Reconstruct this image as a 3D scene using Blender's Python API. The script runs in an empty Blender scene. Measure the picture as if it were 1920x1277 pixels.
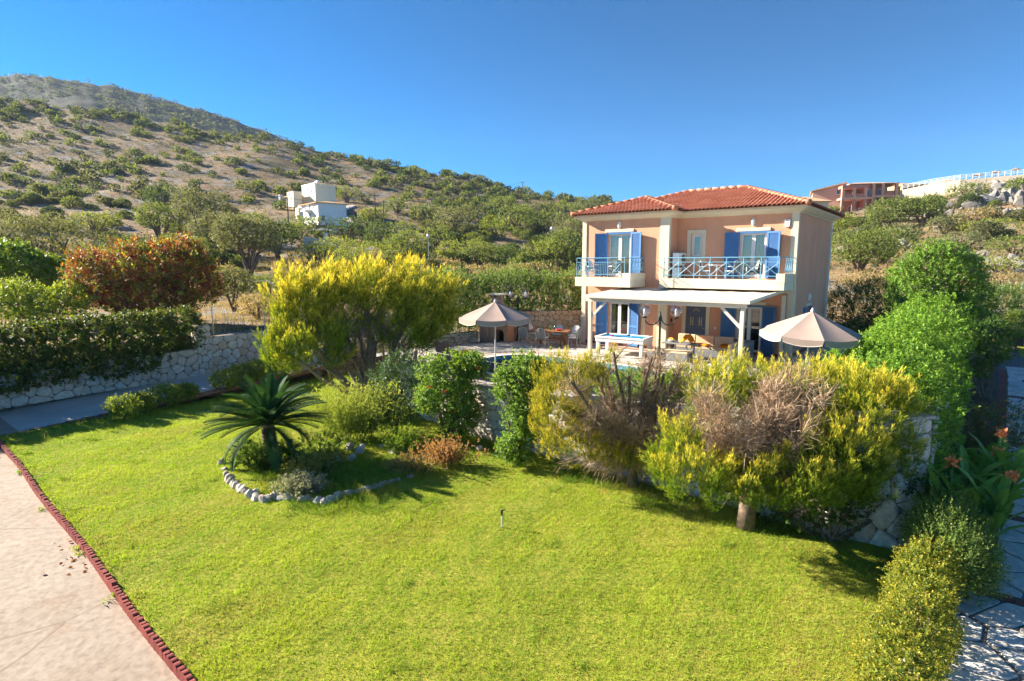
import bpy, math, random
import numpy as np
from mathutils import Matrix, Vector

# ------------------------------------------------------------------ camera, sky, sun, exposure
scene = bpy.context.scene
col = scene.collection
FPX, HY, EYE = 1060.0, 496.0, 3.88            # focal length in photo pixels, horizon row, eye height over the terrace
TH = math.atan((638.5 - HY) / FPX)
cd = bpy.data.cameras.new('camera')
cam = bpy.data.objects.new('camera', cd); col.objects.link(cam)
cd.sensor_width = 36.0; cd.lens = FPX / 1920 * 36; cd.clip_start = 0.1; cd.clip_end = 6000
cam.location = (0, 0, EYE); cam.rotation_euler = (math.pi / 2 - TH, 0, 0)
scene.camera = cam

SUN_EL = math.radians(25.5); SUN_AZ = math.radians(-70)      # azimuth from +Y towards +X
world = bpy.data.worlds.new('World'); scene.world = world; world.use_nodes = True
wn = world.node_tree.nodes
sky = wn.new('ShaderNodeTexSky'); sky.sky_type = 'NISHITA'; sky.sun_disc = False
sky.sun_elevation = SUN_EL; sky.sun_rotation = SUN_AZ
sky.altitude = 300; sky.air_density = 0.8; sky.dust_density = 0.0; sky.ozone_density = 6.5
hs = wn.new('ShaderNodeHueSaturation'); hs.inputs['Hue'].default_value = 0.488; hs.inputs['Saturation'].default_value = 1.16; hs.inputs['Value'].default_value = 0.50
gm = wn.new('ShaderNodeGamma'); gm.inputs['Gamma'].default_value = 1.3      # the deep, polarised blue of the photograph
world.node_tree.links.new(sky.outputs[0], gm.inputs['Color']); world.node_tree.links.new(gm.outputs[0], hs.inputs['Color']); world.node_tree.links.new(hs.outputs[0], wn['Background'].inputs[0])
wn['Background'].inputs[1].default_value = 0.05
sl = bpy.data.lights.new('sun', 'SUN'); sl.energy = 4.3; sl.angle = math.radians(0.55); sl.color = (1.0, 0.90, 0.75)
so = bpy.data.objects.new('sun', sl); col.objects.link(so)
sdir = Vector((math.sin(SUN_AZ) * math.cos(SUN_EL), math.cos(SUN_AZ) * math.cos(SUN_EL), math.sin(SUN_EL)))
so.rotation_euler = sdir.to_track_quat('Z', 'Y').to_euler(); so.location = (-30, 10, 40)
vs = scene.view_settings
vs.view_transform = 'Standard'; vs.look = 'None'; vs.exposure = 2.2; vs.gamma = 1.0; vs.use_curve_mapping = False
scene.cycles.use_denoising = True
scene.cycles.max_bounces = 8; scene.cycles.transparent_max_bounces = 16
scene.cycles.diffuse_bounces = 5; scene.cycles.glossy_bounces = 3; scene.cycles.transmission_bounces = 6
scene.cycles.caustics_reflective = False; scene.cycles.caustics_refractive = False
scene.cycles.use_adaptive_sampling = True; scene.cycles.adaptive_threshold = 0.02

rng = np.random.default_rng(11); random.seed(5)
U = lambda a, b: random.uniform(a, b)

# ------------------------------------------------------------------ coordinates
_c, _s = math.cos(TH), math.sin(TH)
def ray(u, v):
    dx = (u - 960) / FPX; dy = (638.5 - v) / FPX
    return np.array([dx, _c + dy * _s, -_s + dy * _c])
def at_z(u, v, z):
    r = ray(u, v); return np.array([0, 0, EYE]) + (z - EYE) / r[2] * r
def at_y(u, v, y):
    r = ray(u, v); return np.array([0, 0, EYE]) + y / r[1] * r
def px_m(p):                                    # photo pixels per metre at a point
    return FPX / (p[1] * _c - (p[2] - EYE) * _s)
LANG = math.radians(-38.5)                      # the plot is squared to the villa
LT = np.array([math.cos(LANG), math.sin(LANG)]); LB = np.array([-math.sin(LANG), math.cos(LANG)])
LO = np.array([4.171, 29.152])
def L(x, y, z=0.0):
    p = LO + LT * x + LB * y; return (float(p[0]), float(p[1]), float(z))
def to_lot(x, y):
    d0 = x - LO[0]; d1 = y - LO[1]
    return d0 * LT[0] + d1 * LT[1], d0 * LB[0] + d1 * LB[1]

# ------------------------------------------------------------------ object helpers
def tag(o, label, cat, group=None, kind=None):
    if label: o['label'] = label
    if cat: o['category'] = cat
    if group: o['group'] = group
    if kind: o['kind'] = kind
    return o
def kind(o, k): o['kind'] = k; return o
def empty(name, loc=(0, 0, 0), rz=0.0, parent=None):
    o = bpy.data.objects.new(name, None); col.objects.link(o)
    o.location = loc; o.rotation_euler = (0, 0, rz); o.empty_display_size = 0.1
    o.parent = parent
    return o
def link(name, me, parent=None, loc=None, rot=None, mat=None):
    o = bpy.data.objects.new(name, me); col.objects.link(o); o.parent = parent
    if loc is not None: o.location = loc
    if rot is not None: o.rotation_euler = rot
    if mat is not None and not me.materials: me.materials.append(mat)
    return o
def copy_tree(o, parent=None):
    c = o.copy(); col.objects.link(c); c.parent = parent
    for ch in list(o.children): copy_tree(ch, c)
    return c
def mesh_arr(name, V, mat, colr=None, parent=None, loc=None, smooth=False):
    """V: (N,k,3) separate polygons; colr: (N,3) or (N,k,3)."""
    V = np.asarray(V, dtype=np.float32); N, k, _ = V.shape
    me = bpy.data.meshes.new(name)
    me.vertices.add(N * k); me.vertices.foreach_set('co', V.reshape(-1))
    me.loops.add(N * k); me.loops.foreach_set('vertex_index', np.arange(N * k, dtype=np.int32))
    me.polygons.add(N); me.polygons.foreach_set('loop_start', np.arange(0, N * k, k, dtype=np.int32))
    if colr is not None:
        C = np.asarray(colr, dtype=np.float32)
        if C.ndim == 2: C = np.repeat(C[:, None, :], k, axis=1)
        C4 = np.ones((N * k, 4), np.float32); C4[:, :3] = C.reshape(-1, 3)
        a = me.color_attributes.new('Col', 'FLOAT_COLOR', 'POINT'); a.data.foreach_set('color', C4.reshape(-1))
    me.update(calc_edges=True)
    if smooth: me.polygons.foreach_set('use_smooth', np.ones(N, bool))
    if mat: me.materials.append(mat)
    if name is None: return me
    return link(name, me, parent, loc)
def grid_mesh(name, X, Y, Z, mat, smooth=True, parent=None):
    ny, nx = X.shape
    V = np.stack([X, Y, Z], -1).reshape(-1, 3).astype(np.float32)
    i = np.arange(ny * nx).reshape(ny, nx)
    Q = np.stack([i[:-1, :-1], i[:-1, 1:], i[1:, 1:], i[1:, :-1]], -1).reshape(-1)
    n = Q.size // 4
    me = bpy.data.meshes.new(name)
    me.vertices.add(ny * nx); me.vertices.foreach_set('co', V.reshape(-1))
    me.loops.add(Q.size); me.loops.foreach_set('vertex_index', Q.astype(np.int32))
    me.polygons.add(n); me.polygons.foreach_set('loop_start', np.arange(0, Q.size, 4, dtype=np.int32))
    me.update(calc_edges=True)
    if smooth: me.polygons.foreach_set('use_smooth', np.ones(n, bool))
    if mat: me.materials.append(mat)
    return link(name, me, parent)

class MB:
    def __init__(s): s.V = []; s.F = []
    def add(s, vs, fs):
        b = len(s.V); s.V += [tuple(map(float, v)) for v in vs]; s.F += [tuple(b + i for i in f) for f in fs]; return s
    def box(s, x0, y0, z0, x1, y1, z1):
        v = [(x0, y0, z0), (x1, y0, z0), (x1, y1, z0), (x0, y1, z0), (x0, y0, z1), (x1, y0, z1), (x1, y1, z1), (x0, y1, z1)]
        return s.add(v, [(3, 2, 1, 0), (4, 5, 6, 7), (0, 1, 5, 4), (1, 2, 6, 5), (2, 3, 7, 6), (3, 0, 4, 7)])
    def bbox(s, x0, y0, z0, x1, y1, z1, b=0.01):     # box with chamfered edges
        xs, ys, zs = (x0, x1), (y0, y1), (z0, z1); V = []; idx = {}
        for i in (0, 1):
            for j in (0, 1):
                for k in (0, 1):
                    p = [xs[i], ys[j], zs[k]]; sg = (1 - 2 * i, 1 - 2 * j, 1 - 2 * k)
                    for a in range(3):
                        q = [p[m] + (0 if m == a else b * sg[m]) for m in range(3)]
                        idx[(i, j, k, a)] = len(V); V.append(q)
        F = []
        for a in range(3):
            o = [m for m in range(3) if m != a]
            for sd in (0, 1):
                f = []
                for (p, q) in ((0, 0), (1, 0), (1, 1), (0, 1)):
                    c = [0, 0, 0]; c[a] = sd; c[o[0]] = p; c[o[1]] = q; f.append(idx[(c[0], c[1], c[2], a)])
                F.append(f)
            for p in (0, 1):
                for q in (0, 1):
                    e = []
                    for sd, order in ((0, (o[0], o[1])), (1, (o[1], o[0]))):
                        c = [0, 0, 0]; c[a] = sd; c[o[0]] = p; c[o[1]] = q
                        for m in order: e.append(idx[(c[0], c[1], c[2], m)])
                    F.append(e)
        for i in (0, 1):
            for j in (0, 1):
                for k in (0, 1): F.append([idx[(i, j, k, a)] for a in range(3)])
        return s.add(V, F)
    def obox(s, c, h, M):
        v = []
        for z in (-1, 1):
            for (x, y) in ((-1, -1), (1, -1), (1, 1), (-1, 1)):
                v.append(Vector(c) + M @ Vector((x * h[0], y * h[1], z * h[2])))
        return s.add(v, [(3, 2, 1, 0), (4, 5, 6, 7), (0, 1, 5, 4), (1, 2, 6, 5), (2, 3, 7, 6), (3, 0, 4, 7)])
    def bar(s, p, q, w, h=None, up=(0, 0, 1)):       # rectangular bar from p to q
        h = h or w; p = Vector(p); q = Vector(q); d = (q - p); l = d.length; d.normalize()
        sd = d.cross(Vector(up))
        if sd.length < 1e-4: sd = d.cross(Vector((1, 0, 0)))
        sd.normalize(); u = sd.cross(d)
        M = Matrix((sd, d, u)).transposed()
        return s.obox((p + q) / 2, (w / 2, l / 2, h / 2), M)
    def tube(s, pts, r, n=8, cap=True):
        pts = [Vector(p) for p in pts]; m = len(pts)
        if not hasattr(r, '__len__'): r = [r] * m
        b = len(s.V); up = Vector((0.03, 0.02, 1)); sd = None
        for i, p in enumerate(pts):
            d = (pts[min(i + 1, m - 1)] - pts[max(i - 1, 0)]); d.normalize()
            if sd is None:
                sd = d.cross(up)
                if sd.length < 0.1: sd = d.cross(Vector((1, 0, 0)))
            sd = sd - d * sd.dot(d); sd.normalize(); u = d.cross(sd)
            for k in range(n):
                a = 2 * math.pi * k / n; q = p + (sd * math.cos(a) + u * math.sin(a)) * r[i]; s.V.append(tuple(q))
        for i in range(m - 1):
            for k in range(n):
                s.F.append((b + i * n + k, b + i * n + (k + 1) % n, b + (i + 1) * n + (k + 1) % n, b + (i + 1) * n + k))
        if cap:
            s.F.append(tuple(b + k for k in range(n))[::-1]); s.F.append(tuple(b + (m - 1) * n + k for k in range(n)))
        return s
    def prism(s, poly, z0, z1):
        n = len(poly); z0 = z0 if hasattr(z0, '__len__') else [z0] * n; z1 = z1 if hasattr(z1, '__len__') else [z1] * n
        v = [(x, y, z0[i]) for i, (x, y) in enumerate(poly)] + [(x, y, z1[i]) for i, (x, y) in enumerate(poly)]
        f = [tuple(range(n))[::-1], tuple(range(n, 2 * n))] + [(i, (i + 1) % n, n + (i + 1) % n, n + i) for i in range(n)]
        return s.add(v, f)
    def lathe(s, prof, c=(0, 0, 0), n=16):
        b = len(s.V)
        for (r, z) in prof:
            for k in range(n):
                a = 2 * math.pi * k / n; s.V.append((c[0] + r * math.cos(a), c[1] + r * math.sin(a), c[2] + z))
        for i in range(len(prof) - 1):
            for k in range(n):
                s.F.append((b + i * n + k, b + i * n + (k + 1) % n, b + (i + 1) * n + (k + 1) % n, b + (i + 1) * n + k))
        s.F.append(tuple(b + k for k in range(n))[::-1]); s.F.append(tuple(b + (len(prof) - 1) * n + k for k in range(n)))
        return s
    def quad(s, a, b, c, d): return s.add([a, b, c, d], [(0, 1, 2, 3)])
    def xf(s, fn): s.V = [tuple(fn(*v)) for v in s.V]; return s
    def mesh(s, name, mat=None, smooth=False):
        me = bpy.data.meshes.new(name); me.from_pydata(s.V, [], s.F); me.update()
        if mat: me.materials.append(mat)
        if smooth: me.polygons.foreach_set('use_smooth', [True] * len(me.polygons))
        return me
    def build(s, name, mat, parent=None, smooth=False, loc=None, rot=None):
        return link(name, s.mesh(name, mat, smooth), parent, loc, rot)

# ------------------------------------------------------------------ materials
def new_mat(name):
    m = bpy.data.materials.new(name); m.use_nodes = True; nt = m.node_tree
    return m, nt, nt.nodes['Principled BSDF']
def N(nt, t, **kw):
    n = nt.nodes.new(t)
    for k, v in kw.items(): setattr(n, k, v)
    return n
def ramp(nt, fac, stops):
    r = N(nt, 'ShaderNodeValToRGB'); e = r.color_ramp.elements
    while len(e) < len(stops): e.new(0.5)
    for i, (p, c) in enumerate(stops): e[i].position = p; e[i].color = (*c, 1)
    nt.links.new(fac, r.inputs[0]); return r.outputs[0]
def noise(nt, scale, detail=4, rough=0.55, coord='Object', dist=0.0):
    tc = N(nt, 'ShaderNodeTexCoord'); n = N(nt, 'ShaderNodeTexNoise'); n.inputs['Scale'].default_value = scale
    n.inputs['Detail'].default_value = detail; n.inputs['Roughness'].default_value = rough; n.inputs['Distortion'].default_value = dist
    nt.links.new(tc.outputs[coord], n.inputs['Vector']); return n.outputs['Fac']
def mixc(nt, a, b, f, mode='MIX'):
    m = N(nt, 'ShaderNodeMix', data_type='RGBA', blend_type=mode)
    for s, v in ((m.inputs[0], f), (m.inputs[6], a), (m.inputs[7], b)):
        if isinstance(v, (int, float)): s.default_value = v
        elif isinstance(v, tuple): s.default_value = (*v, 1)
        else: nt.links.new(v, s)
    return m.outputs[2]
def bump(nt, bsdf, h, strength=0.3, dist=0.02):
    b = N(nt, 'ShaderNodeBump'); b.inputs['Strength'].default_value = strength; b.inputs['Distance'].default_value = dist
    nt.links.new(h, b.inputs['Height']); nt.links.new(b.outputs[0], bsdf.inputs['Normal'])
def plain(name, c, rough=0.6, spec=0.3, metal=0.0, var=0.12, nscale=3.0, bmp=0.0, bscale=60, coord='Object'):
    m, nt, b = new_mat(name)
    f = noise(nt, nscale, 5, 0.6, coord)
    d = tuple(x * (1 - var) for x in c); l = tuple(min(1, x * (1 + var)) for x in c)
    nt.links.new(ramp(nt, f, [(0.3, d), (0.7, l)]), b.inputs['Base Color'])
    b.inputs['Roughness'].default_value = rough; b.inputs['Specular IOR Level'].default_value = spec; b.inputs['Metallic'].default_value = metal
    if bmp: bump(nt, b, noise(nt, bscale, 4, 0.6, coord), bmp, 0.01)
    return m
def stone_mat(name, cols, rough=0.85, grain=9.0, bmp=0.6):
    m, nt, b = new_mat(name)
    oi = N(nt, 'ShaderNodeObjectInfo')
    base = ramp(nt, oi.outputs['Random'], [(i / (len(cols) - 1), c) for i, c in enumerate(cols)])
    f = noise(nt, grain, 6, 0.65)
    k = ramp(nt, f, [(0.25, (0.62, 0.60, 0.57)), (0.6, (1.0, 1.0, 1.0)), (0.8, (1.15, 1.12, 1.08))])
    nt.links.new(mixc(nt, base, k, 1.0, 'MULTIPLY'), b.inputs['Base Color'])
    b.inputs['Roughness'].default_value = rough; b.inputs['Specular IOR Level'].default_value = 0.2
    bump(nt, b, noise(nt, grain * 2.5, 5, 0.7), bmp, 0.03)
    return m
def leaf_mat(name, trans=0.35, rough=0.5, spec=0.3, tcol=(1.25, 1.15, 0.55)):
    m, nt, b = new_mat(name)
    a = N(nt, 'ShaderNodeAttribute', attribute_name='Col')
    nt.links.new(a.outputs['Color'], b.inputs['Base Color'])
    b.inputs['Roughness'].default_value = rough; b.inputs['Specular IOR Level'].default_value = spec
    t = N(nt, 'ShaderNodeBsdfTranslucent'); nt.links.new(mixc(nt, a.outputs['Color'], tcol, 1.0, 'MULTIPLY'), t.inputs['Color'])
    mx = N(nt, 'ShaderNodeMixShader'); mx.inputs[0].default_value = trans
    nt.links.new(b.outputs[0], mx.inputs[1]); nt.links.new(t.outputs[0], mx.inputs[2])
    nt.links.new(mx.outputs[0], nt.nodes['Material Output'].inputs['Surface'])
    return m
def glass_mat(name, tint=(0.8, 0.85, 0.85), refl=1.0, fac=None):
    m, nt, b = new_mat(name)
    t = N(nt, 'ShaderNodeBsdfTransparent'); t.inputs[0].default_value = (*tint, 1)
    g = N(nt, 'ShaderNodeBsdfGlossy'); g.inputs['Roughness'].default_value = 0.02; g.inputs['Color'].default_value = (refl, refl, refl, 1)
    fr = N(nt, 'ShaderNodeFresnel'); fr.inputs['IOR'].default_value = 1.5
    mx = N(nt, 'ShaderNodeMixShader')
    if fac is None: nt.links.new(fr.outputs[0], mx.inputs[0])
    else: mx.inputs[0].default_value = fac
    nt.links.new(t.outputs[0], mx.inputs[1]); nt.links.new(g.outputs[0], mx.inputs[2])
    nt.links.new(mx.outputs[0], nt.nodes['Material Output'].inputs['Surface'])
    return m

M = {}
def stucco(name, c, st):
    m, nt, b = new_mat(name); tc = N(nt, 'ShaderNodeTexCoord'); mp = N(nt, 'ShaderNodeMapping'); mp.inputs['Scale'].default_value = (1.3, 1.3, 0.25); nt.links.new(tc.outputs['Object'], mp.inputs[0])
    n1 = N(nt, 'ShaderNodeTexNoise'); n1.inputs['Scale'].default_value = 1.6; n1.inputs['Detail'].default_value = 7; n1.inputs['Roughness'].default_value = 0.65; nt.links.new(mp.outputs[0], n1.inputs['Vector'])
    k = ramp(nt, n1.outputs['Fac'], [(0.30, tuple(1 - st * x for x in (1, 1, 1))), (0.5, (1, 1, 1)), (0.75, (1.04, 1.03, 1.02))]); base = ramp(nt, noise(nt, 0.8, 6, 0.6), [(0.3, tuple(x * .94 for x in c)), (0.7, tuple(x * 1.05 for x in c))])
    nt.links.new(mixc(nt, base, k, 1.0, 'MULTIPLY'), b.inputs['Base Color']); b.inputs['Roughness'].default_value = 0.9; b.inputs['Specular IOR Level'].default_value = 0.1; bump(nt, b, noise(nt, 110, 4, 0.6), 0.15, 0.01); return m
M['peach'] = stucco('stucco_peach', (0.72, 0.365, 0.225), 0.10)
M['cream'] = stucco('stucco_cream', (0.72, 0.64, 0.48), 0.08)
M['blue'] = plain('shutter_blue', (0.06, 0.175, 0.40), 0.45, 0.35, var=0.10, nscale=4)
M['railblue'] = plain('railing_blue', (0.16, 0.38, 0.52), 0.4, 0.4, var=0.08)
M['white'] = plain('white_paint', (0.80, 0.80, 0.78), 0.5, 0.3, var=0.04)
M['pvc'] = plain('white_frame', (0.78, 0.77, 0.74), 0.4, 0.35, var=0.03)
M['pergola'] = plain('pergola_paint', (0.74, 0.66, 0.53), 0.7, 0.2, var=0.10, nscale=6, bmp=0.1, bscale=30)
M['canvas'] = plain('canvas_white', (0.60, 0.56, 0.50), 0.9, 0.1, var=0.05, nscale=2)
M['taupe'] = plain('umbrella_canvas', (0.40, 0.30, 0.25), 0.9, 0.1, var=0.06, nscale=3)
M['taupe_dark'] = plain('umbrella_trim', (0.72, 0.62, 0.54), 0.9, 0.1, var=0.05)
M['terracotta'] = stone_mat('terracotta_tile', [(0.52, 0.19, 0.11), (0.62, 0.25, 0.15), (0.56, 0.21, 0.12), (0.66, 0.29, 0.18), (0.46, 0.16, 0.095)], 0.8, 14, 0.25)
M['stone_white'] = stone_mat('limestone_white', [(0.62, 0.57, 0.50), (0.72, 0.66, 0.57), (0.55, 0.48, 0.40), (0.70, 0.68, 0.63), (0.60, 0.46, 0.34), (0.76, 0.71, 0.64)])
M['stone_tan'] = stone_mat('limestone_tan', [(0.70, 0.48, 0.29), (0.74, 0.54, 0.33), (0.60, 0.38, 0.22), (0.76, 0.60, 0.40), (0.66, 0.43, 0.24)])
M['mortar'] = plain('mortar', (0.22, 0.18, 0.145), 0.95, 0.1, var=0.25, nscale=9, bmp=0.5, bscale=40)
M['flag'] = stone_mat('flagstone', [(0.66, 0.64, 0.60), (0.72, 0.69, 0.63), (0.60, 0.59, 0.56), (0.74, 0.69, 0.60), (0.66, 0.62, 0.54)], 0.75, 5, 0.25)
M['grout'] = plain('grout', (0.17, 0.16, 0.15), 0.95, 0.1, var=0.2, nscale=12)
M['brick'] = stone_mat('red_clay_tile', [(0.25, 0.095, 0.065), (0.30, 0.115, 0.08), (0.22, 0.085, 0.06)], 0.85, 12, 0.3)
M['edging'] = stone_mat('red_edging', [(0.27, 0.060, 0.050), (0.32, 0.078, 0.062), (0.23, 0.05, 0.045)], 0.8, 18, 0.35)
M['black'] = plain('black_metal', (0.018, 0.02, 0.022), 0.45, 0.4, var=0.2)
M['steel'] = plain('galvanised_steel', (0.42, 0.43, 0.44), 0.45, 0.5, metal=0.6, var=0.1)
M['alu'] = plain('pole_white_metal', (0.72, 0.72, 0.72), 0.35, 0.5, var=0.04)
M['wood'] = plain('teak_wood', (0.27, 0.125, 0.05), 0.6, 0.3, var=0.25, nscale=12)
M['wicker'] = plain('wicker_grey', (0.19, 0.20, 0.20), 0.7, 0.3, var=0.25, nscale=60)
M['cushion'] = plain('cushion_beige', (0.60, 0.46, 0.31), 0.9, 0.1, var=0.06)
M['cushion_white'] = plain('cushion_white', (0.72, 0.70, 0.66), 0.9, 0.1, var=0.05)
M['orange'] = plain('orange_cloth', (0.82, 0.26, 0.015), 0.85, 0.15, var=0.12, nscale=6)
M['yellow'] = plain('yellow_fruit', (0.75, 0.50, 0.04), 0.5, 0.4, var=0.2, nscale=8)
M['red'] = plain('red_plastic', (0.62, 0.03, 0.04), 0.5, 0.4, var=0.1)
M['felt'] = plain('blue_felt', (0.02, 0.22, 0.46), 0.95, 0.05, var=0.08)
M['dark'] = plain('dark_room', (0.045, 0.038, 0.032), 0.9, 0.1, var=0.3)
M['curtain'] = plain('curtain', (0.50, 0.50, 0.47), 0.95, 0.05, var=0.05)
M['soot'] = plain('soot', (0.03, 0.028, 0.026), 0.95, 0.05)
M['bark'] = plain('bark', (0.17, 0.125, 0.09), 0.95, 0.1, var=0.4, nscale=14, bmp=0.7, bscale=25)
M['bark_grey'] = plain('bark_grey', (0.27, 0.22, 0.175), 0.95, 0.1, var=0.35, nscale=14, bmp=0.7, bscale=25)
M['doorgrey'] = plain('grey_blue_door', (0.10, 0.13, 0.20), 0.5, 0.3, var=0.08)
M['gold'] = plain('gold_inlay', (0.55, 0.42, 0.16), 0.4, 0.5, var=0.1)
M['green_glass'] = plain('green_bottle', (0.02, 0.16, 0.04), 0.15, 0.6)
M['greenmetal'] = plain('lamp_post_green', (0.012, 0.03, 0.028), 0.4, 0.45)
M['glass'] = glass_mat('window_glass', (0.62, 0.68, 0.66), fac=0.16)
M['globe'] = glass_mat('globe_glass', (0.88, 0.88, 0.90), fac=0.14)
M['bulb'] = plain('bulb_white', (0.85, 0.82, 0.80), 0.4, 0.4)
M['leaf'] = leaf_mat('leaf_broad', 0.42, 0.55, 0.25)
M['leaf_soft'] = leaf_mat('leaf_soft', 0.40, 0.65, 0.15)
M['needle'] = leaf_mat('cypress_spray', 0.35, 0.7, 0.12, (1.15, 1.1, 0.6))
M['grass'] = leaf_mat('grass_blades', 0.42, 0.6, 0.18, (1.2, 1.15, 0.5))
M['twig'] = leaf_mat('dry_twigs', 0.08, 0.9, 0.1, (1, 0.95, 0.9))
M['palm'] = leaf_mat('palm_leaf', 0.2, 0.65, 0.10)
# ------------------------------------------------------------------ terrain
def sm(a, b, x):
    t = np.clip((x - a) / (b - a), 0, 1); return t * t * (3 - 2 * t)
_nv = np.random.default_rng(3); _nd = _nv.normal(size=(24, 3)); _np = _nv.uniform(0, 6.28, 24)
def fnoise(x, y, z=0.0, f=1.0, o=3):              # cheap smooth noise, about -1..1
    r = 0; a = 1.0; k = 0
    for i in range(o):
        s = 0
        for j in range(4):
            d = _nd[(k) % 24]; s = s + np.sin(f * (d[0] * x + d[1] * y + d[2] * z) + _np[k % 24]); k += 1
        r = r + a * s / 2.2; a *= 0.55; f *= 2.1
    return r / 1.7
def slope_v(u, v):
    r = ray(u, v); return r[2] / r[1]
_u1 = [-1600, -700, 0, 130, 300, 480, 700, 950, 1140, 1300, 1480, 1560, 1700, 1800, 1920, 2400, 3200]
_v1 = [210, 172, 186, 198, 222, 252, 299, 349, 387, 402, 402, 401, 378, 356, 341, 330, 340]
_X1 = np.array([(u - 960) / FPX for u in _u1]); _S1 = np.array([slope_v(u, v) for u, v in zip(_u1, _v1)])
_Y1 = np.array([250, 260, 270, 270, 265, 255, 235, 215, 195, 170, 145, 142, 135, 128, 122, 115, 115.])
def lot_mask(x, y):                                # 1 inside the plot
    lx, ly = to_lot(x, y)
    back = np.interp(lx, [-13, -4.7, -4.2, -0.6, 0, 9.8, 10.5, 30, 60], [-1.5, -1.5, -3.5, 0.2, 8.5, 8.5, 13, 13, 13])
    return sm(-13.75, -13.45, lx) * (1 - sm(0.25, 0.6, ly - back)) * (1 - sm(40, 46, lx))
def hill_h(x, y):
    y = np.maximum(y, 1.0); X = np.clip(x / y, -2.3, 2.1)
    S = np.interp(X, _X1, _S1); Yr = np.interp(X, _X1, _Y1); y0 = 29.0
    zr = EYE + S * Yr
    t = np.clip((y - y0) / (Yr - y0), 0, 1)
    z = 0.42 + (zr - 0.42) * t ** np.interp(X, [-0.1, 0.15, 0.4], [1.72, 1.5, 1.25])
    z = z - np.maximum(y - Yr, 0) * 0.22
    z = z + fnoise(x, y, f=0.045) * 1.1 * sm(40, 110, y) + fnoise(x + 9, y, f=0.25) * 0.28 * sm(32, 60, y)
    return z
def terr(x, y):
    m = lot_mask(x, y); return hill_h(x, y) * (1 - m) - 2.4 * m
def ground_hit(u, v, y0=30, y1=330):
    r = ray(u, v); ys = np.linspace(y0, y1, 1500); k = ys / r[1]
    g = EYE + k * r[2] - terr(k * r[0], ys)
    i = np.argmax(g < 0)
    if not (g < 0).any(): i = len(ys) - 1
    return np.array([k[i] * r[0], ys[i], float(terr(k[i] * r[0], ys[i]))])

def ground_mat(name, cols, rock, rockc, s=1.0):
    m, nt, b = new_mat(name)
    f1 = noise(nt, 0.035 * s, 6, 0.6); f2 = noise(nt, 0.9 * s, 6, 0.7); f3 = noise(nt, 0.12 * s, 7, 0.68)
    c1 = ramp(nt, f2, [(0.28, cols[0]), (0.45, cols[1]), (0.62, cols[2]), (0.75, cols[3])])
    g = ramp(nt, f3, [(0.48, (0, 0, 0)), (0.60, (1, 1, 1))])
    c2 = mixc(nt, c1, cols[4], g)
    rk = ramp(nt, noise(nt, 0.22 * s, 8, 0.72, dist=0.6), [(rock, (0, 0, 0)), (rock + 0.05, (1, 1, 1))])
    c3 = mixc(nt, c2, ramp(nt, f2, [(0.3, tuple(x * 0.6 for x in rockc)), (0.6, rockc)]), rk)
    nt.links.new(c3, b.inputs['Base Color']); b.inputs['Roughness'].default_value = 0.95; b.inputs['Specular IOR Level'].default_value = 0.1
    bump(nt, b, f2, 0.5, 0.25)
    return m
M['hill'] = ground_mat('dry_hillside', [(0.09, 0.07, 0.04), (0.22, 0.145, 0.08), (0.32, 0.215, 0.12), (0.38, 0.275, 0.165), (0.10, 0.095, 0.05)], 0.535, (0.27, 0.265, 0.26))
M['mount'] = ground_mat('far_hillside', [(0.022, 0.03, 0.02), (0.04, 0.046, 0.03), (0.07, 0.066, 0.048), (0.10, 0.088, 0.065), (0.025, 0.035, 0.02)], 0.62, (0.12, 0.12, 0.125), 0.35)

ys = np.concatenate([np.linspace(13, 60, 90), np.geomspace(61, 420, 110)])
Xs = np.linspace(-2.1, 1.9, 250)
XX, YY = np.meshgrid(Xs, ys); XW = XX * YY
kind(grid_mesh('hillside', XW, YY, terr(XW, YY), M['hill']), 'structure')
# far mountain behind the left ridge
_u2 = [-2600, -1500, -700, 0, 60, 120, 240, 340, 430, 520, 600, 720, 900]
_v2 = [260, 180, 118, 139, 139, 141, 159, 185, 213, 247, 278, 330, 420]
ys = np.linspace(330, 950, 80); Xs = np.linspace(-1.75, 0.0, 200); XX, YY = np.meshgrid(Xs, ys)
S2 = np.interp(XX, [(u - 960) / FPX for u in _u2], [slope_v(u, v) for u, v in zip(_u2, _v2)])
zr = EYE + S2 * 680; t = np.clip((YY - 330) / 350, 0, 1)
ZZ = np.where(YY < 680, -20 + (zr + 20) * t ** 0.9, zr - (YY - 680) * 0.3) + fnoise(XX * 700, YY, f=0.02) * 5 * sm(0.02, 0.3, np.abs(1 - t)) + fnoise(XX * 680, YY, f=0.09) * 1.6
kind(grid_mesh('mountain', XX * YY, YY, ZZ, M['mount']), 'structure')
# the wide ground under everything, out to the horizon
kind(MB().add([(-1700, -300, -2.9), (1500, -300, -2.9), (1500, 1250, -2.9), (-1700, 1250, -2.9)], [(0, 1, 2, 3)]).build('ground', M['hill']), 'structure')

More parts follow.
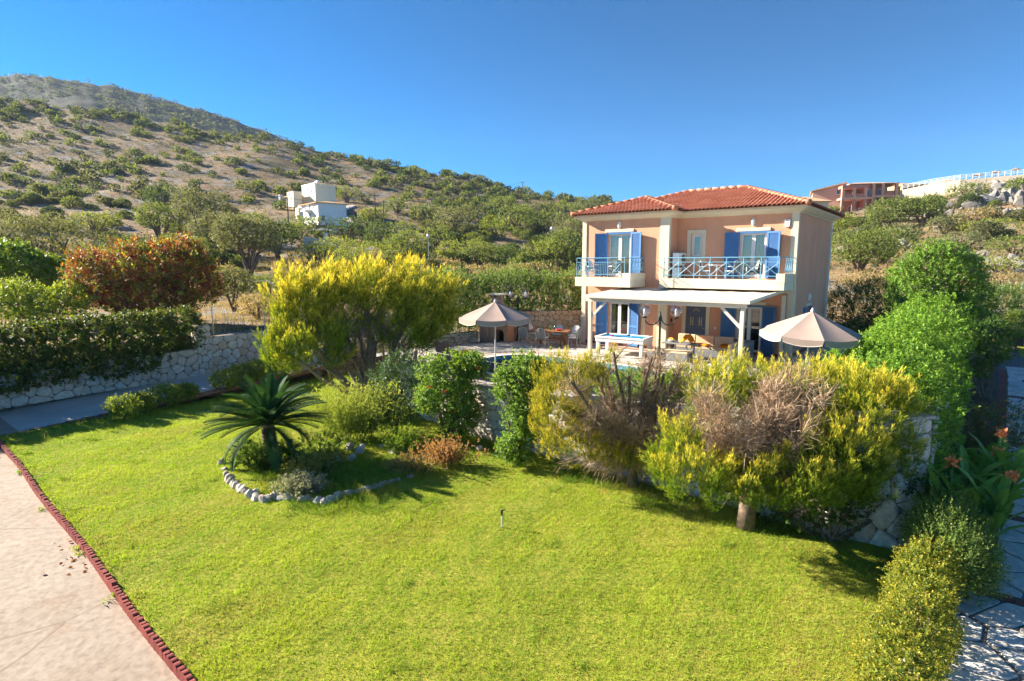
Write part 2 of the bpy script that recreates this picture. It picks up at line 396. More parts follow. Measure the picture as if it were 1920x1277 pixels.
# ------------------------------------------------------------------ plot: drive, lawn, bed, path
def drive_mat():
    m, nt, b = new_mat('concrete_drive')
    f = noise(nt, 0.5, 7, 0.65); g = noise(nt, 7, 6, 0.7); st = noise(nt, 0.9, 5, 0.6, dist=1.5)
    c = ramp(nt, f, [(0.3, (0.30, 0.24, 0.185)), (0.5, (0.345, 0.285, 0.23)), (0.7, (0.385, 0.325, 0.27))])
    c = mixc(nt, c, (0.28, 0.17, 0.11), ramp(nt, st, [(0.56, (0, 0, 0)), (0.74, (0.5, 0.5, 0.5))]))
    c = mixc(nt, c, ramp(nt, g, [(0.25, (0.62, 0.6, 0.58)), (0.55, (1, 1, 1)), (0.8, (1.15, 1.15, 1.15))]), 1.0, 'MULTIPLY')
    w = N(nt, 'ShaderNodeTexWave', wave_type='BANDS', bands_direction='DIAGONAL'); w.inputs['Scale'].default_value = 2.2
    w.inputs['Distortion'].default_value = 9; w.inputs['Detail'].default_value = 4; w.inputs['Detail Scale'].default_value = 1.2
    tc = N(nt, 'ShaderNodeTexCoord'); nt.links.new(tc.outputs['Object'], w.inputs['Vector'])
    vo = N(nt, 'ShaderNodeTexVoronoi', feature='DISTANCE_TO_EDGE'); vo.inputs['Scale'].default_value = 0.28
    wv = N(nt, 'ShaderNodeTexNoise'); wv.inputs['Scale'].default_value = 1.5; wv.inputs['Detail'].default_value = 6
    va = N(nt, 'ShaderNodeVectorMath', operation='ADD'); nt.links.new(tc.outputs['Object'], va.inputs[0]); nt.links.new(wv.outputs['Color'], va.inputs[1])
    nt.links.new(va.outputs[0], vo.inputs['Vector'])
    c = mixc(nt, c, (0.17, 0.13, 0.10), ramp(nt, vo.outputs['Distance'], [(0.0, (0.75, 0.75, 0.75)), (0.006, (0, 0, 0))]))
    nt.links.new(c, b.inputs['Base Color']); b.inputs['Roughness'].default_value = 0.9; b.inputs['Specular IOR Level'].default_value = 0.2
    add = N(nt, 'ShaderNodeMath', operation='MULTIPLY_ADD'); nt.links.new(w.outputs['Fac'], add.inputs[0]); add.inputs[1].default_value = 0.35; nt.links.new(g, add.inputs[2])
    bump(nt, b, add.outputs[0], 0.28, 0.02)
    return m
M['drive'] = drive_mat()
def lot_grid(name, xs, ys, zf, mat):
    X, Y = np.meshgrid(xs, ys); Z = zf(X, Y)
    WX = LO[0] + LT[0] * X + LB[0] * Y; WY = LO[1] + LT[1] * X + LB[1] * Y
    return kind(grid_mesh(name, WX, WY, Z, mat), 'structure')
def drive_z(x, y): return -1.70 + 0.052 * np.maximum(y + 21.5, 0) * (x < -8.9) + 0.012 * fnoise(x, y, f=0.8)
lot_grid('driveway', np.linspace(-45, 30, 60), np.linspace(-50, -21.3, 45), drive_z, M['drive'])
M['drive2'] = plain('grey_concrete_shade_lift', (0.50, 0.47, 0.43), 0.9, 0.2, var=0.14, nscale=0.9, bmp=0.3, bscale=9)  # grey concrete, its colour set paler to lift the hedge's shade on it
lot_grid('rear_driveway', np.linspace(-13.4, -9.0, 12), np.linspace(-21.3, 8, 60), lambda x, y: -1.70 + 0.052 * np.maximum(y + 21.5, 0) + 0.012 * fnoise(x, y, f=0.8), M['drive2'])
def soil_mat(name, a, b_, c_):
    m, nt, b = new_mat(name); f = noise(nt, 1.1, 6, 0.65); g = noise(nt, 14, 5, 0.7)
    c = ramp(nt, f, [(0.3, a), (0.5, b_), (0.7, c_)])
    c = mixc(nt, c, ramp(nt, g, [(0.3, (0.6, 0.6, 0.6)), (0.7, (1.25, 1.25, 1.25))]), 1.0, 'MULTIPLY')
    nt.links.new(c, b.inputs['Base Color']); b.inputs['Roughness'].default_value = 0.95; b.inputs['Specular IOR Level'].default_value = 0.1
    bump(nt, b, g, 0.9, 0.04); return m
M['turf'] = soil_mat('turf_soil', (0.23, 0.23, 0.03), (0.30, 0.30, 0.04), (0.37, 0.33, 0.06))
M['soil'] = soil_mat('garden_soil', (0.11, 0.075, 0.045), (0.16, 0.105, 0.065), (0.20, 0.15, 0.09))
def lawn_z(x, y): return -1.61 + 0.025 * fnoise(x, y, f=0.9) + 0.05 * np.maximum(y + 12.5, 0) + 0.16 * np.exp(-(((x - 2.3) / 2.2) ** 2 + ((y + 16.6) / 1.4) ** 2))
def edge_y(x): return -22.40 - 0.047 * (x - 0.2) + 0.025 * np.sin(x * 0.9)          # line of the red edging
X, T = np.meshgrid(np.linspace(-9.02, 14.55, 100), np.linspace(0, 1, 90)); e_ = edge_y(X) + 0.04; Y = e_ + (-2.0 - e_) * T
kind(grid_mesh('lawn', LO[0] + LT[0] * X + LB[0] * Y, LO[1] + LT[1] * X + LB[1] * Y, lawn_z(X, Y), M['turf']), 'structure')
def path_z(y): return -1.62 + np.interp(y, [-13, 4], [0, 1.35])
def path_o(y): return np.interp(y, [-24, -16.5, -12.5, -8, 3], [-1.35, -0.95, -0.08, 0.25, 0.7])   # the path drifts away from the wall
lot_grid('garden_bed', np.linspace(14.5, 16.4, 14), np.linspace(-24, 6, 70), lambda x, y: path_z(y) + 0.02 - 0.25 * (x > 15.5 + path_o(y)) + 0.015 * fnoise(x, y, f=2), M['soil'])
lot_grid('path', np.linspace(15.1, 30, 80), np.linspace(-24, 14, 80), lambda x, y: path_z(y) - 0.2 * (x < 15.5 + path_o(y) - 0.15), M['grout'])

# ------------------------------------------------------------------ stones: cells, walls, paving
def clip_half(poly, nx, ny, d):
    out = []; n = len(poly)
    for i in range(n):
        p = poly[i]; q = poly[(i + 1) % n]
        a = p[0] * nx + p[1] * ny - d; b = q[0] * nx + q[1] * ny - d
        if a <= 0: out.append(p)
        if (a < 0 < b) or (b < 0 < a):
            t = a / (a - b); out.append((p[0] + t * (q[0] - p[0]), p[1] + t * (q[1] - p[1])))
    return out
def cells(x0, x1, y0, y1, size, jit=0.42, merge=0.0, aspect=1.0, keep=None):
    nx = max(1, round((x1 - x0) / (size * aspect))); ny = max(1, round((y1 - y0) / size)); P = []
    for j in range(ny):
        for i in range(nx):
            if U(0, 1) < merge: continue
            P.append((x0 + (i + 0.5 + (0.5 if j % 2 else 0) - 0.25 + U(-jit, jit)) * (x1 - x0) / nx, y0 + (j + 0.5 + U(-jit, jit)) * (y1 - y0) / ny))
    A = np.array(P); out = []
    for k, p in enumerate(P):
        if keep and not keep(p): continue
        d = np.hypot((A[:, 0] - p[0]) / aspect, A[:, 1] - p[1]); nb = np.argsort(d)[1:22]
        poly = [(x0, y0), (x1, y0), (x1, y1), (x0, y1)]
        for j in nb:
            q = A[j]; dx, dy = q[0] - p[0], q[1] - p[1]
            poly = clip_half(poly, dx, dy, (q[0] ** 2 + q[1] ** 2 - p[0] ** 2 - p[1] ** 2) / 2)
            if len(poly) < 3: break
        if len(poly) >= 3: out.append(poly)
    return out
def chaikin(poly, w=0.2):
    out = []; n = len(poly)
    for i in range(n):
        p = poly[i]; q = poly[(i + 1) % n]
        out.append((p[0] * (1 - w) + q[0] * w, p[1] * (1 - w) + q[1] * w)); out.append((p[0] * w + q[0] * (1 - w), p[1] * w + q[1] * (1 - w)))
    return out
def stone(name, poly, mapf, depth, gap, mat, parent, dome=0.75, round_=0.2, into=None):
    cx = sum(p[0] for p in poly) / len(poly); cy = sum(p[1] for p in poly) / len(poly)
    pl = []
    for p in poly:
        d = math.hypot(p[0] - cx, p[1] - cy) + 1e-6; k = max(0.3, 1 - gap / d); pl.append((cx + (p[0] - cx) * k, cy + (p[1] - cy) * k))
    cl = [pl[0]]
    for p in pl[1:]:
        if math.hypot(p[0] - cl[-1][0], p[1] - cl[-1][1]) > gap * 0.8: cl.append(p)
    if len(cl) < 3: return None
    pl = chaikin(cl, round_); n = len(pl)
    xs = [p[0] for p in pl]; ys_ = [p[1] for p in pl]
    if max(xs) - min(xs) < gap * 2 or max(ys_) - min(ys_) < gap * 2: return None
    V = [mapf(p[0], p[1], -0.03) for p in pl] + [mapf(p[0], p[1], depth * U(0.35, 0.6)) for p in pl]
    V += [mapf(cx + (p[0] - cx) * dome, cy + (p[1] - cy) * dome, depth * U(0.85, 1.1)) for p in pl]
    F = []
    for r in (0, 1):
        for i in range(n): F.append((r * n + i, r * n + (i + 1) % n, (r + 1) * n + (i + 1) % n, (r + 1) * n + i))
    F.append(tuple(range(2 * n, 3 * n)))
    if into is not None: return into.add(V, F)
    mb = MB(); mb.add(V, F)
    return mb.build(name, mat, parent)
def stone_wall(name, label, cat, path, z0, z1, thick, size, mat, proud=0.07, gap=0.016, side=-1, aspect=1.15, merge=0.06, lim=300, ends=True, cap=None, mortar='mortar', group=None, show=None):
    """path: plot coordinates; side -1: the stones face the right-hand side of the walking direction."""
    W = [np.array(L(*p)[:2]) for p in path]; n = len(W)
    seg = [np.linalg.norm(W[i + 1] - W[i]) for i in range(n - 1)]; cum = [0] + list(np.cumsum(seg)); tot = cum[-1]
    nrm = []
    for i in range(n):
        d = W[min(i + 1, n - 1)] - W[max(i - 1, 0)]; d = d / np.linalg.norm(d); nrm.append(np.array([-d[1], d[0]]) * (1 if side > 0 else -1))
    def pos(s):
        s = min(max(s, 0), tot); i = min(max(int(np.searchsorted(cum, s)) - 1, 0), n - 2); t = (s - cum[i]) / max(seg[i], 1e-6)
        nn = nrm[i] * (1 - t) + nrm[i + 1] * t; nn = nn / np.linalg.norm(nn)
        return W[i] * (1 - t) + W[i + 1] * t, nn, z0[i] * (1 - t) + z0[i + 1] * t, z1[i] * (1 - t) + z1[i + 1] * t
    core = MB(); rows = []
    for k in range(max(n * 4, 12)):
        s = tot * k / (max(n * 4, 12) - 1); p, nn, a, b = pos(s); q = p - nn * thick
        rows.append([(p[0], p[1], a), (p[0], p[1], b), (q[0], q[1], b), (q[0], q[1], a)])
    V = [v for r in rows for v in r]; F = []
    for k in range(len(rows) - 1):
        for j in range(4): F.append((k * 4 + j, k * 4 + (j + 1) % 4, k * 4 + 4 + (j + 1) % 4, k * 4 + 4 + j))
    F += [(0, 1, 2, 3), tuple(len(V) - 4 + j for j in range(4))]
    core.add(V, F); root = core.build(name, M[mortar]); tag(root, label, cat, group)
    hmax = max(b - a for a, b in zip(z0, z1)); cnt = 0; left = MB()
    def mp(s, v, d):
        p, nn, a, b = pos(s); q = p + nn * d; zz = a + v / hmax * (b - a); return (q[0], q[1], zz)
    for poly in cells(0, tot, 0, hmax, size, 0.40, merge, aspect):
        sc_ = sum(p[0] for p in poly) / len(poly)
        if cnt < lim and (show is None or any(a <= sc_ <= b for a, b in show)):
            if stone('stone', poly, mp, proud * U(0.45, 1.4), gap, mat, root): cnt += 1
        else: stone('stone', poly, mp, proud * U(0.45, 1.4), gap, mat, root, into=left)
    if left.V: kind(left.build('stones', mat, root), 'stuff')
    if ends:
        for s, sg in ((0, -1), (tot, 1)):
            p, nn, a, b = pos(s); dd = np.array([nn[1], -nn[0]]) if side > 0 else np.array([-nn[1], nn[0]])
            dd = dd * sg
            def me_(x, v, d, p=p, nn=nn, a=a, dd=dd):
                q = p - nn * x + dd * d; return (q[0], q[1], a + v)
            if thick > 0.3:
                for poly in cells(0, thick, 0, b - a, size, 0.35, 0.0, 1.0): stone('stone', poly, me_, proud, gap, mat, root)
    if cap:
        cm = MB(); rows = []
        for k in range(24):
            p, nn, a, b = pos(tot * k / 23); q = p - nn * (thick + 0.04); p2 = p + nn * (proud + 0.03)
            rows.append([(p2[0], p2[1], b + 0.003), (p2[0], p2[1], b + cap), (q[0], q[1], b + cap), (q[0], q[1], b + 0.003)])
        V = [v for r in rows for v in r]; F = []
        for k in range(len(rows) - 1):
            for j in range(4): F.append((k * 4 + j, k * 4 + (j + 1) % 4, k * 4 + 4 + (j + 1) % 4, k * 4 + 4 + j))
        F += [(0, 1, 2, 3), tuple(len(V) - 4 + j for j in range(4))]
        cm.add(V, F).build('coping', M['coping'], root)
    return root
M['coping'] = plain('coping_concrete', (0.40, 0.36, 0.32), 0.9, 0.15, var=0.2, nscale=5, bmp=0.4, bscale=20)

# the wall along the drive, its tall pier and the wall beyond the pier
stone_wall('stone_wall', 'long rubble stone wall along the grey drive, half hidden under the dark hedge', 'wall',
           [(-13.2, -30), (-13.2, -14.0)], [-1.75, -1.38], [-0.55, -0.05], 0.45, 0.36, M['stone_white'], merge=0.08, ends=False)
stone_wall('stone_wall', 'rubble stone wall beside the drive, between tall stone pier and golden cypress', 'wall',
           [(-13.2, -13.45), (-13.2, -2.0)], [-1.36, -0.75], [0.42, 0.75], 0.4, 0.34, M['stone_white'], merge=0.08, ends=False)
stone_wall('stone_pier', 'tall square stone pier at the end of the dark hedge', 'pier',
           [(-13.12, -14.0), (-13.12, -13.4)], [-1.4, -1.37], [1.02, 1.02], 0.6, 0.30, M['stone_white'], proud=0.04)
# retaining wall of the terrace (front, then along the path)
FRONT = [(-4.75, -8.6), (-2.4, -10.8), (0.4, -12.0), (2.7, -12.3), (5.5, -12.45), (9.5, -12.6), (13.2, -12.75), (14.2, -12.65), (14.62, -12.1)]
stone_wall('retaining_wall', 'curved pale stone retaining wall below the pool terrace', 'wall', FRONT,
           [-1.3, -1.6, -1.7, -1.7, -1.7, -1.7, -1.7, -1.7, -1.7], [0.02, 0.02, 0.03, 0.05, 0.1, 0.45, 0.85, 0.95, 0.95], 0.45, 0.36, M['stone_white'], proud=0.05, gap=0.013, cap=0.06, merge=0.08, show=[(8.2, 12.5), (16.5, 22)])
stone_wall('garden_wall', 'low stone garden wall between the canna bed and green hedge', 'wall', [(14.62, -11.95), (14.7, -6), (14.8, 3)],
           [-1.7, -1.2, -0.5], [0.80, 0.75, 0.8], 0.4, 0.40, M['stone_white'], ends=False)
# wall and low wall round the back of the terrace
stone_wall('stone_wall', 'tan stone wall behind the dining set under the oleander hedge', 'wall', [(-3.4, -3.1), (-0.35, -0.1)],
           [-0.05, -0.05], [1.5, 1.5], 0.4, 0.24, M['stone_tan'], proud=0.04, gap=0.010, ends=False, mortar='mortar')
stone_wall('low_stone_wall', 'low pale stone wall left of the barbecue', 'wall', [(-7.5, -9.6), (-4.85, -7.2), (-4.25, -4.1)],
           [-0.4, -0.05, -0.05], [0.40, 0.48, 0.52], 0.35, 0.22, M['stone_white'], proud=0.04, gap=0.010, ends=False)

# path flagstones, brick bands
pathroot = empty('flagstone_paving', L(16, -12, -1.62)); pathroot['kind'] = 'structure'
def lot_map(zf):
    def f(x, y, d):
        p = L(x + path_o(y), y, zf(y) + max(d, -0.004)); q = pathroot.location; return (p[0] - q[0], p[1] - q[1], p[2] - q[2])
    return f
def rect_cells(x0, x1, y0, y1, size, n=0): return cells(x0, x1, y0, y1, size, 0.5, 0.16, 1.15)
bands = [(-22, -13.6), (-13.35, -10.2), (-9.95, -5.2), (-4.95, -0.2), (0.05, 5)]
pc = 0
for (a, b) in bands:
    for poly in rect_cells(15.78 - (.35 if a < -20 else 0), 18.6, a, b, 0.52):
        if pc < 290 and stone('flagstone', poly, lot_map(path_z), 0.022, 0.042, M['flag'], pathroot, 0.97, 0.07): pc += 1
def clay_tile(x0, y0, x1, y1, zf, parent, o0):
    mb = MB(); h = 0.018; e = 0.004
    for (x, y, z) in ((x0, y0, -.004), (x1, y0, -.004), (x1, y1, -.004), (x0, y1, -.004)): mb.V.append(tuple(np.array(L(x + path_o(y), y, zf(y) + z)) - o0))
    for (x, y) in ((x0, y0), (x1, y0), (x1, y1), (x0, y1)): mb.V.append(tuple(np.array(L(x + path_o(y), y, zf(y) + h)) - o0))
    mb.F = [(4, 5, 6, 7), (0, 1, 5, 4), (1, 2, 6, 5), (2, 3, 7, 6), (3, 0, 4, 7)]
    mb.build('clay_tile', M['brick'], parent)
o0 = np.array(pathroot.location)
y = -13.6
while y < 4: clay_tile(15.53, y, 15.765, y + 0.235, path_z, pathroot, o0); y += 0.245
for yb in (-13.6, -10.2, -5.2, -0.2):
    x = 15.79
    while x < 18.4: clay_tile(x, yb + 0.008, x + 0.235, yb + 0.243, path_z, pathroot, o0); x += 0.245

# red edging along the front drive
edg = empty('lawn_edging', L(0, -22.55, -1.7)); tag(edg, 'dark red scalloped edging between lawn and concrete drive', 'edging')
def edge_block():
    mb = MB(); n = 7; w, t, h = 0.118, 0.075, 0.17; prof = [(-w / 2, 0), (-w / 2, h - 0.02)]
    for k in range(1, n): a = math.pi * k / n; prof.append((-w / 2 * math.cos(a), h - 0.02 + 0.03 * math.sin(a)))
    prof += [(w / 2, h - 0.02), (w / 2, 0)]; m = len(prof)
    V = [(x, -t / 2, z) for x, z in prof] + [(x, t / 2, z) for x, z in prof]
    return mb.add(V, [tuple(range(m))[::-1], tuple(range(m, 2 * m))] + [(i, i + 1, m + i + 1, m + i) for i in range(m - 1)]).mesh('edging_block', M['edging'])
eb = edge_block(); x = -9.0; k = 0
pts_e = []
while x < 12:
    yy = float(edge_y(x))
    pts_e.append((x, yy)); x += 0.125
for i, (x, yy) in enumerate(pts_e):
    o = link('edging_block', eb, edg); p = np.array(L(x, yy, -1.715 + U(-0.012, 0.012))) - np.array(edg.location)
    o.location = p; o.rotation_euler = (U(-.05, .05), U(-.05, .05), LANG + U(-.06, .06)); o.scale = (1, U(.95, 1.08), U(.93, 1.06))
ek = empty('lawn_kerb', L(-9.1, -18, -1.7)); tag(ek, 'low reddish brown kerb between lawn and rear drive', 'kerb')
kb = MB().bbox(-0.05, -0.245, -0.1, 0.05, 0.245, 0.10, 0.012).mesh('kerb_block', stone_mat('brown_kerb', [(.20, .10, .075), (.24, .125, .09)], .9, 10, .4))
for i in range(30):
    yy = -21.9 + i * 0.5
    o = link('kerb_block', kb, ek); o.location = np.array(L(-9.1 + U(-.01, .01), yy, drive_z(-9.1, yy) - 0.0)) - np.array(ek.location); o.rotation_euler = (0, 0, LANG + U(-.02, .02))

# ------------------------------------------------------------------ terrace and pool
TERR = [(-4.6, -8.6), (-2.3, -10.65), (0.45, -11.85), (2.7, -12.2), (14.35, -12.45), (14.45, -3), (14.45, 10), (-0.3, 10), (-0.45, -0.1), (-4.15, -3.8), (-4.7, -7.2)]
def pool_pts(off=0.0, n=56):
    out = []
    for k in range(n):
        a = 2 * math.pi * k / n; ca, sa = math.cos(a), math.sin(a); e = 0.62
        out.append((3.25 + (3.65 + off) * math.copysign(abs(ca) ** e, ca), -8.1 + (2.15 + off) * math.copysign(abs(sa) ** e, sa)))
    return out
from mathutils.geometry import tessellate_polygon
def ring(name, outer, inner, z, mat, parent=None, thick=0.0):
    o3 = [Vector((*p, 0)) for p in outer]; i3 = [Vector((*p, 0)) for p in inner]
    tri = tessellate_polygon([o3, i3]); al = outer + inner
    mb = MB(); mb.add([L(x, y, z) for x, y in al], [tuple(t) for t in tri])
    if thick:
        for pl in (outer, inner):
            n = len(pl)
            mb.add([L(x, y, z) for x, y in pl] + [L(x, y, z - thick) for x, y in pl], [(i, (i + 1) % n, n + (i + 1) % n, n + i) for i in range(n)])
    return mb.build(name, mat, parent)
M['terr_grout'] = plain('terrace_joints', (0.40, 0.36, 0.31), 0.9, 0.2, var=0.15, nscale=3)
terrace = kind(ring('terrace', TERR, pool_pts(0.62), -0.004, M['terr_grout'], thick=1.7), 'structure')
M['copingw'] = plain('pool_coping_stone', (0.66, 0.60, 0.52), 0.8, 0.2, var=0.08, nscale=6)
ring('coping', pool_pts(0.34), pool_pts(0.0), 0.035, M['copingw'], terrace, 0.12)
M['bandred'] = plain('red_band', (0.42, 0.20, 0.13), 0.85, 0.2, var=0.2, nscale=8)
ring('clay_band', pool_pts(0.62), pool_pts(0.34), 0.012, M['bandred'], terrace, 0.1)
mb = MB()
for (a, b) in (((-4.5, -7.0), (-4.05, -3.95)), ((-4.05, -3.95), (-0.55, -0.42)), ((-0.5, -1.5), (10.3, -1.5))):
    a = np.array(a); b = np.array(b); d = (b - a) / np.linalg.norm(b - a); n = np.array([d[1], -d[0]]) * 0.28
    mb.quad(L(*a, 0.012), L(*b, 0.012), L(*(b + n), 0.012), L(*(a + n), 0.012))
mb.build('clay_band', M['bandred'], terrace)
def in_poly(p, poly):
    c = False; n = len(poly)
    for i in range(n):
        a = poly[i]; b = poly[(i + 1) % n]
        if (a[1] > p[1]) != (b[1] > p[1]) and p[0] < (b[0] - a[0]) * (p[1] - a[1]) / (b[1] - a[1]) + a[0]: c = not c
    return c
M['flag_warm'] = stone_mat('terrace_flagstone', [(0.52, 0.49, 0.44), (0.60, 0.55, 0.48), (0.48, 0.46, 0.43), (0.64, 0.58, 0.50), (0.55, 0.50, 0.43)], 0.75, 5, 0.2)
pb = pool_pts(0.72); cnt = 0
for poly in cells(-4.6, 9.6, -12.0, -1.9, 0.62, 0.45, 0.06, 1.15):
    cx = sum(p[0] for p in poly) / len(poly); cy = sum(p[1] for p in poly) / len(poly)
    if not in_poly((cx, cy), TERR) or in_poly((cx, cy), pb) or any(not in_poly(p, TERR) or in_poly(p, pb) for p in poly): continue
    if cnt < 295 and stone('flagstone', poly, lambda x, y, d: L(x, y, max(d, -0.003)), 0.014, 0.022, M['flag_warm'], terrace, 0.97, 0.12): cnt += 1
# basin and water
pp = pool_pts(0.0); n = len(pp); mb = MB()
mb.add([L(x, y, 0.03) for x, y in pp] + [L(x, y, -1.45) for x, y in pp], [(i, (i + 1) % n, n + (i + 1) % n, n + i) for i in range(n)] + [tuple(range(n, 2 * n))])
def pool_tile():
    m, nt, b = new_mat('pool_mosaic'); tc = N(nt, 'ShaderNodeTexCoord'); br = N(nt, 'ShaderNodeTexBrick'); br.offset = 0
    br.inputs['Scale'].default_value = 4; br.inputs['Color1'].default_value = (0.07, 0.56, 0.78, 1); br.inputs['Color2'].default_value = (0.10, 0.64, 0.84, 1)
    br.inputs['Mortar'].default_value = (0.3, 0.6, 0.75, 1); br.inputs['Brick Width'].default_value = 0.5; br.inputs['Row Height'].default_value = 0.5; br.inputs['Mortar Size'].default_value = 0.03
    nt.links.new(tc.outputs['Object'], br.inputs['Vector']); nt.links.new(br.outputs['Color'], b.inputs['Base Color']); return m
mb.build('pool_basin', pool_tile(), terrace)
def water_mat():
    m, nt, b = new_mat('pool_water'); t = N(nt, 'ShaderNodeBsdfTransparent'); t.inputs[0].default_value = (0.62, 0.92, 0.97, 1)
    g = N(nt, 'ShaderNodeBsdfGlossy'); g.inputs['Roughness'].default_value = 0.03
    fr = N(nt, 'ShaderNodeFresnel'); fr.inputs['IOR'].default_value = 1.33
    bp = N(nt, 'ShaderNodeBump'); bp.inputs['Strength'].default_value = 0.35; bp.inputs['Distance'].default_value = 0.06
    nt.links.new(noise(nt, 3.5, 3, 0.5), bp.inputs['Height'])
    nt.links.new(bp.outputs[0], g.inputs['Normal']); nt.links.new(bp.outputs[0], fr.inputs['Normal'])
    mx = N(nt, 'ShaderNodeMixShader'); nt.links.new(fr.outputs[0], mx.inputs[0]); nt.links.new(t.outputs[0], mx.inputs[1]); nt.links.new(g.outputs[0], mx.inputs[2])
    nt.links.new(mx.outputs[0], nt.nodes['Material Output'].inputs['Surface']); return m
wtr = MB().add([L(x, y, -0.11) for x, y in pool_pts(-0.002)], [tuple(range(56))]).build('water', water_mat()); wtr['kind'] = 'structure'
# ------------------------------------------------------------------ the villa
VW, VD, REC, LV = 9.45, 7.0, -1.02, 4.42
villa = empty('villa', L(0, 0, 0), LANG)
tag(villa, 'two storey peach villa with cream trim, blue shutters and red tiled roof', 'house')
ZE = 5.98
def wall_holes(mb, axis, at, a0, a1, z0, z1, holes, t):
    """a wall sheet with openings and reveals of depth t (t signed along the inward axis)."""
    A = sorted({a0, a1, *[h[0] for h in holes], *[h[1] for h in holes]}); Z = sorted({z0, z1, *[h[2] for h in holes], *[h[3] for h in holes]})
    P = (lambda a, d, z: (a, at + d, z)) if axis == 'x' else (lambda a, d, z: (at + d, a, z))
    for i in range(len(A) - 1):
        for j in range(len(Z) - 1):
            ca, cz = (A[i] + A[i + 1]) / 2, (Z[j] + Z[j + 1]) / 2
            if any(h[0] < ca < h[1] and h[2] < cz < h[3] for h in holes): continue
            mb.quad(P(A[i], 0, Z[j]), P(A[i + 1], 0, Z[j]), P(A[i + 1], 0, Z[j + 1]), P(A[i], 0, Z[j + 1]))
    for (x0, x1, y0, y1) in holes:
        c = [(x0, y0), (x1, y0), (x1, y1), (x0, y1)]
        for k in range(4):
            p, q = c[k], c[(k + 1) % 4]; mb.quad(P(p[0], 0, p[1]), P(q[0], 0, q[1]), P(q[0], t, q[1]), P(p[0], t, p[1]))
H_L = [(1.35, 2.60, 3.30, 5.36), (1.45, 2.60, 0.04, 2.13)]
H_M = [(5.05, 5.57, 4.18, 5.25), (7.17, 8.31, 3.30, 5.25), (4.95, 5.89, 0.04, 2.10), (7.18, 8.30, 0.04, 2.13)]
H_R = [(2.45, 3.25, 0.75, 2.0)]
wm = MB()
wall_holes(wm, 'x', REC, 0, LV, -0.1, ZE + 0.1, H_L, 0.22)
wall_holes(wm, 'x', 0, LV, VW, -0.1, ZE + 0.1, H_M, 0.22)
wall_holes(wm, 'y', VW, 0, VD, -0.1, ZE + 0.1, H_R, -0.22)
wm.quad((LV, REC, -.1), (LV, 0, -.1), (LV, 0, ZE + .1), (LV, REC, ZE + .1))
wm.quad((0, REC, -.1), (0, VD, -.1), (0, VD, ZE + .1), (0, REC, ZE + .1)); wm.quad((0, VD, -.1), (VW, VD, -.1), (VW, VD, ZE + .1), (0, VD, ZE + .1))
wm.build('wall', M['peach'], villa)
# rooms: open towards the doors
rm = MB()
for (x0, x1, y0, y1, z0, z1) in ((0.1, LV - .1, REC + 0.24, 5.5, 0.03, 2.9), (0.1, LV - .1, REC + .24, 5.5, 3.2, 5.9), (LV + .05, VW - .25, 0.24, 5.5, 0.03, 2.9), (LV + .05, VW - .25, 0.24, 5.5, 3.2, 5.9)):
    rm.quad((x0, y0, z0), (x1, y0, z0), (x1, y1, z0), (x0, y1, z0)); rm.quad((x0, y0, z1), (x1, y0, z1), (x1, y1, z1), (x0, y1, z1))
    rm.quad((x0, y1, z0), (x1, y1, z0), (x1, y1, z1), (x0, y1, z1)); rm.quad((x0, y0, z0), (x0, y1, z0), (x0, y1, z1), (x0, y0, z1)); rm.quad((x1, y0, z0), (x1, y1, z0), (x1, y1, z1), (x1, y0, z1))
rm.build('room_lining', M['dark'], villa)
MB().box(-0.05, REC - 0.012, -0.1, LV + 0.012, REC, 0.13).box(LV, -0.012, -.1, VW + .012, 0, .13).box(VW, 0, -.1, VW + .012, VD, .13).build('skirting', M['brick'], villa)
pil = [(-0.04, 0.20, REC - .04, REC + .25), (4.02, LV + 0.04, REC - .04, REC + .16), (9.22, VW + .04, -.04, .13), (VW - .1, VW + .03, VD - .12, VD + .03)]
for (a, b, c_, d) in pil: MB().bbox(a, c_, 0.0, b, d, ZE + .02, 0.01).build('pilaster', M['cream'], villa)
# ground floor thin cream strip beside the left door
MB().bbox(3.22, REC - .025, 0.13, 3.42, REC + .02, 2.75, .006).build('pilaster', M['cream'], villa)
OUT = [((0, REC), (-1, -1)), ((LV, REC), (1, -1)), ((LV, 0), (1, -1)), ((VW, 0), (1, -1)), ((VW, VD), (1, 1)), ((0, VD), (-1, 1))]
def off_ring(o, z): return [(p[0] + s[0] * o, p[1] + s[1] * o, z) for p, s in OUT]
cm = MB(); rings = [off_ring(o, z) for o, z in ((0.0, 5.96), (0.05, 5.96), (0.08, 6.0), (0.2, 6.05), (0.32, 6.13), (0.36, 6.14), (0.36, 6.24), (-0.2, 6.24))]
for a, b in zip(rings, rings[1:]):
    for i in range(6): cm.quad(a[i], a[(i + 1) % 6], b[(i + 1) % 6], b[i])
cm.build('cornice', M['cream'], villa)
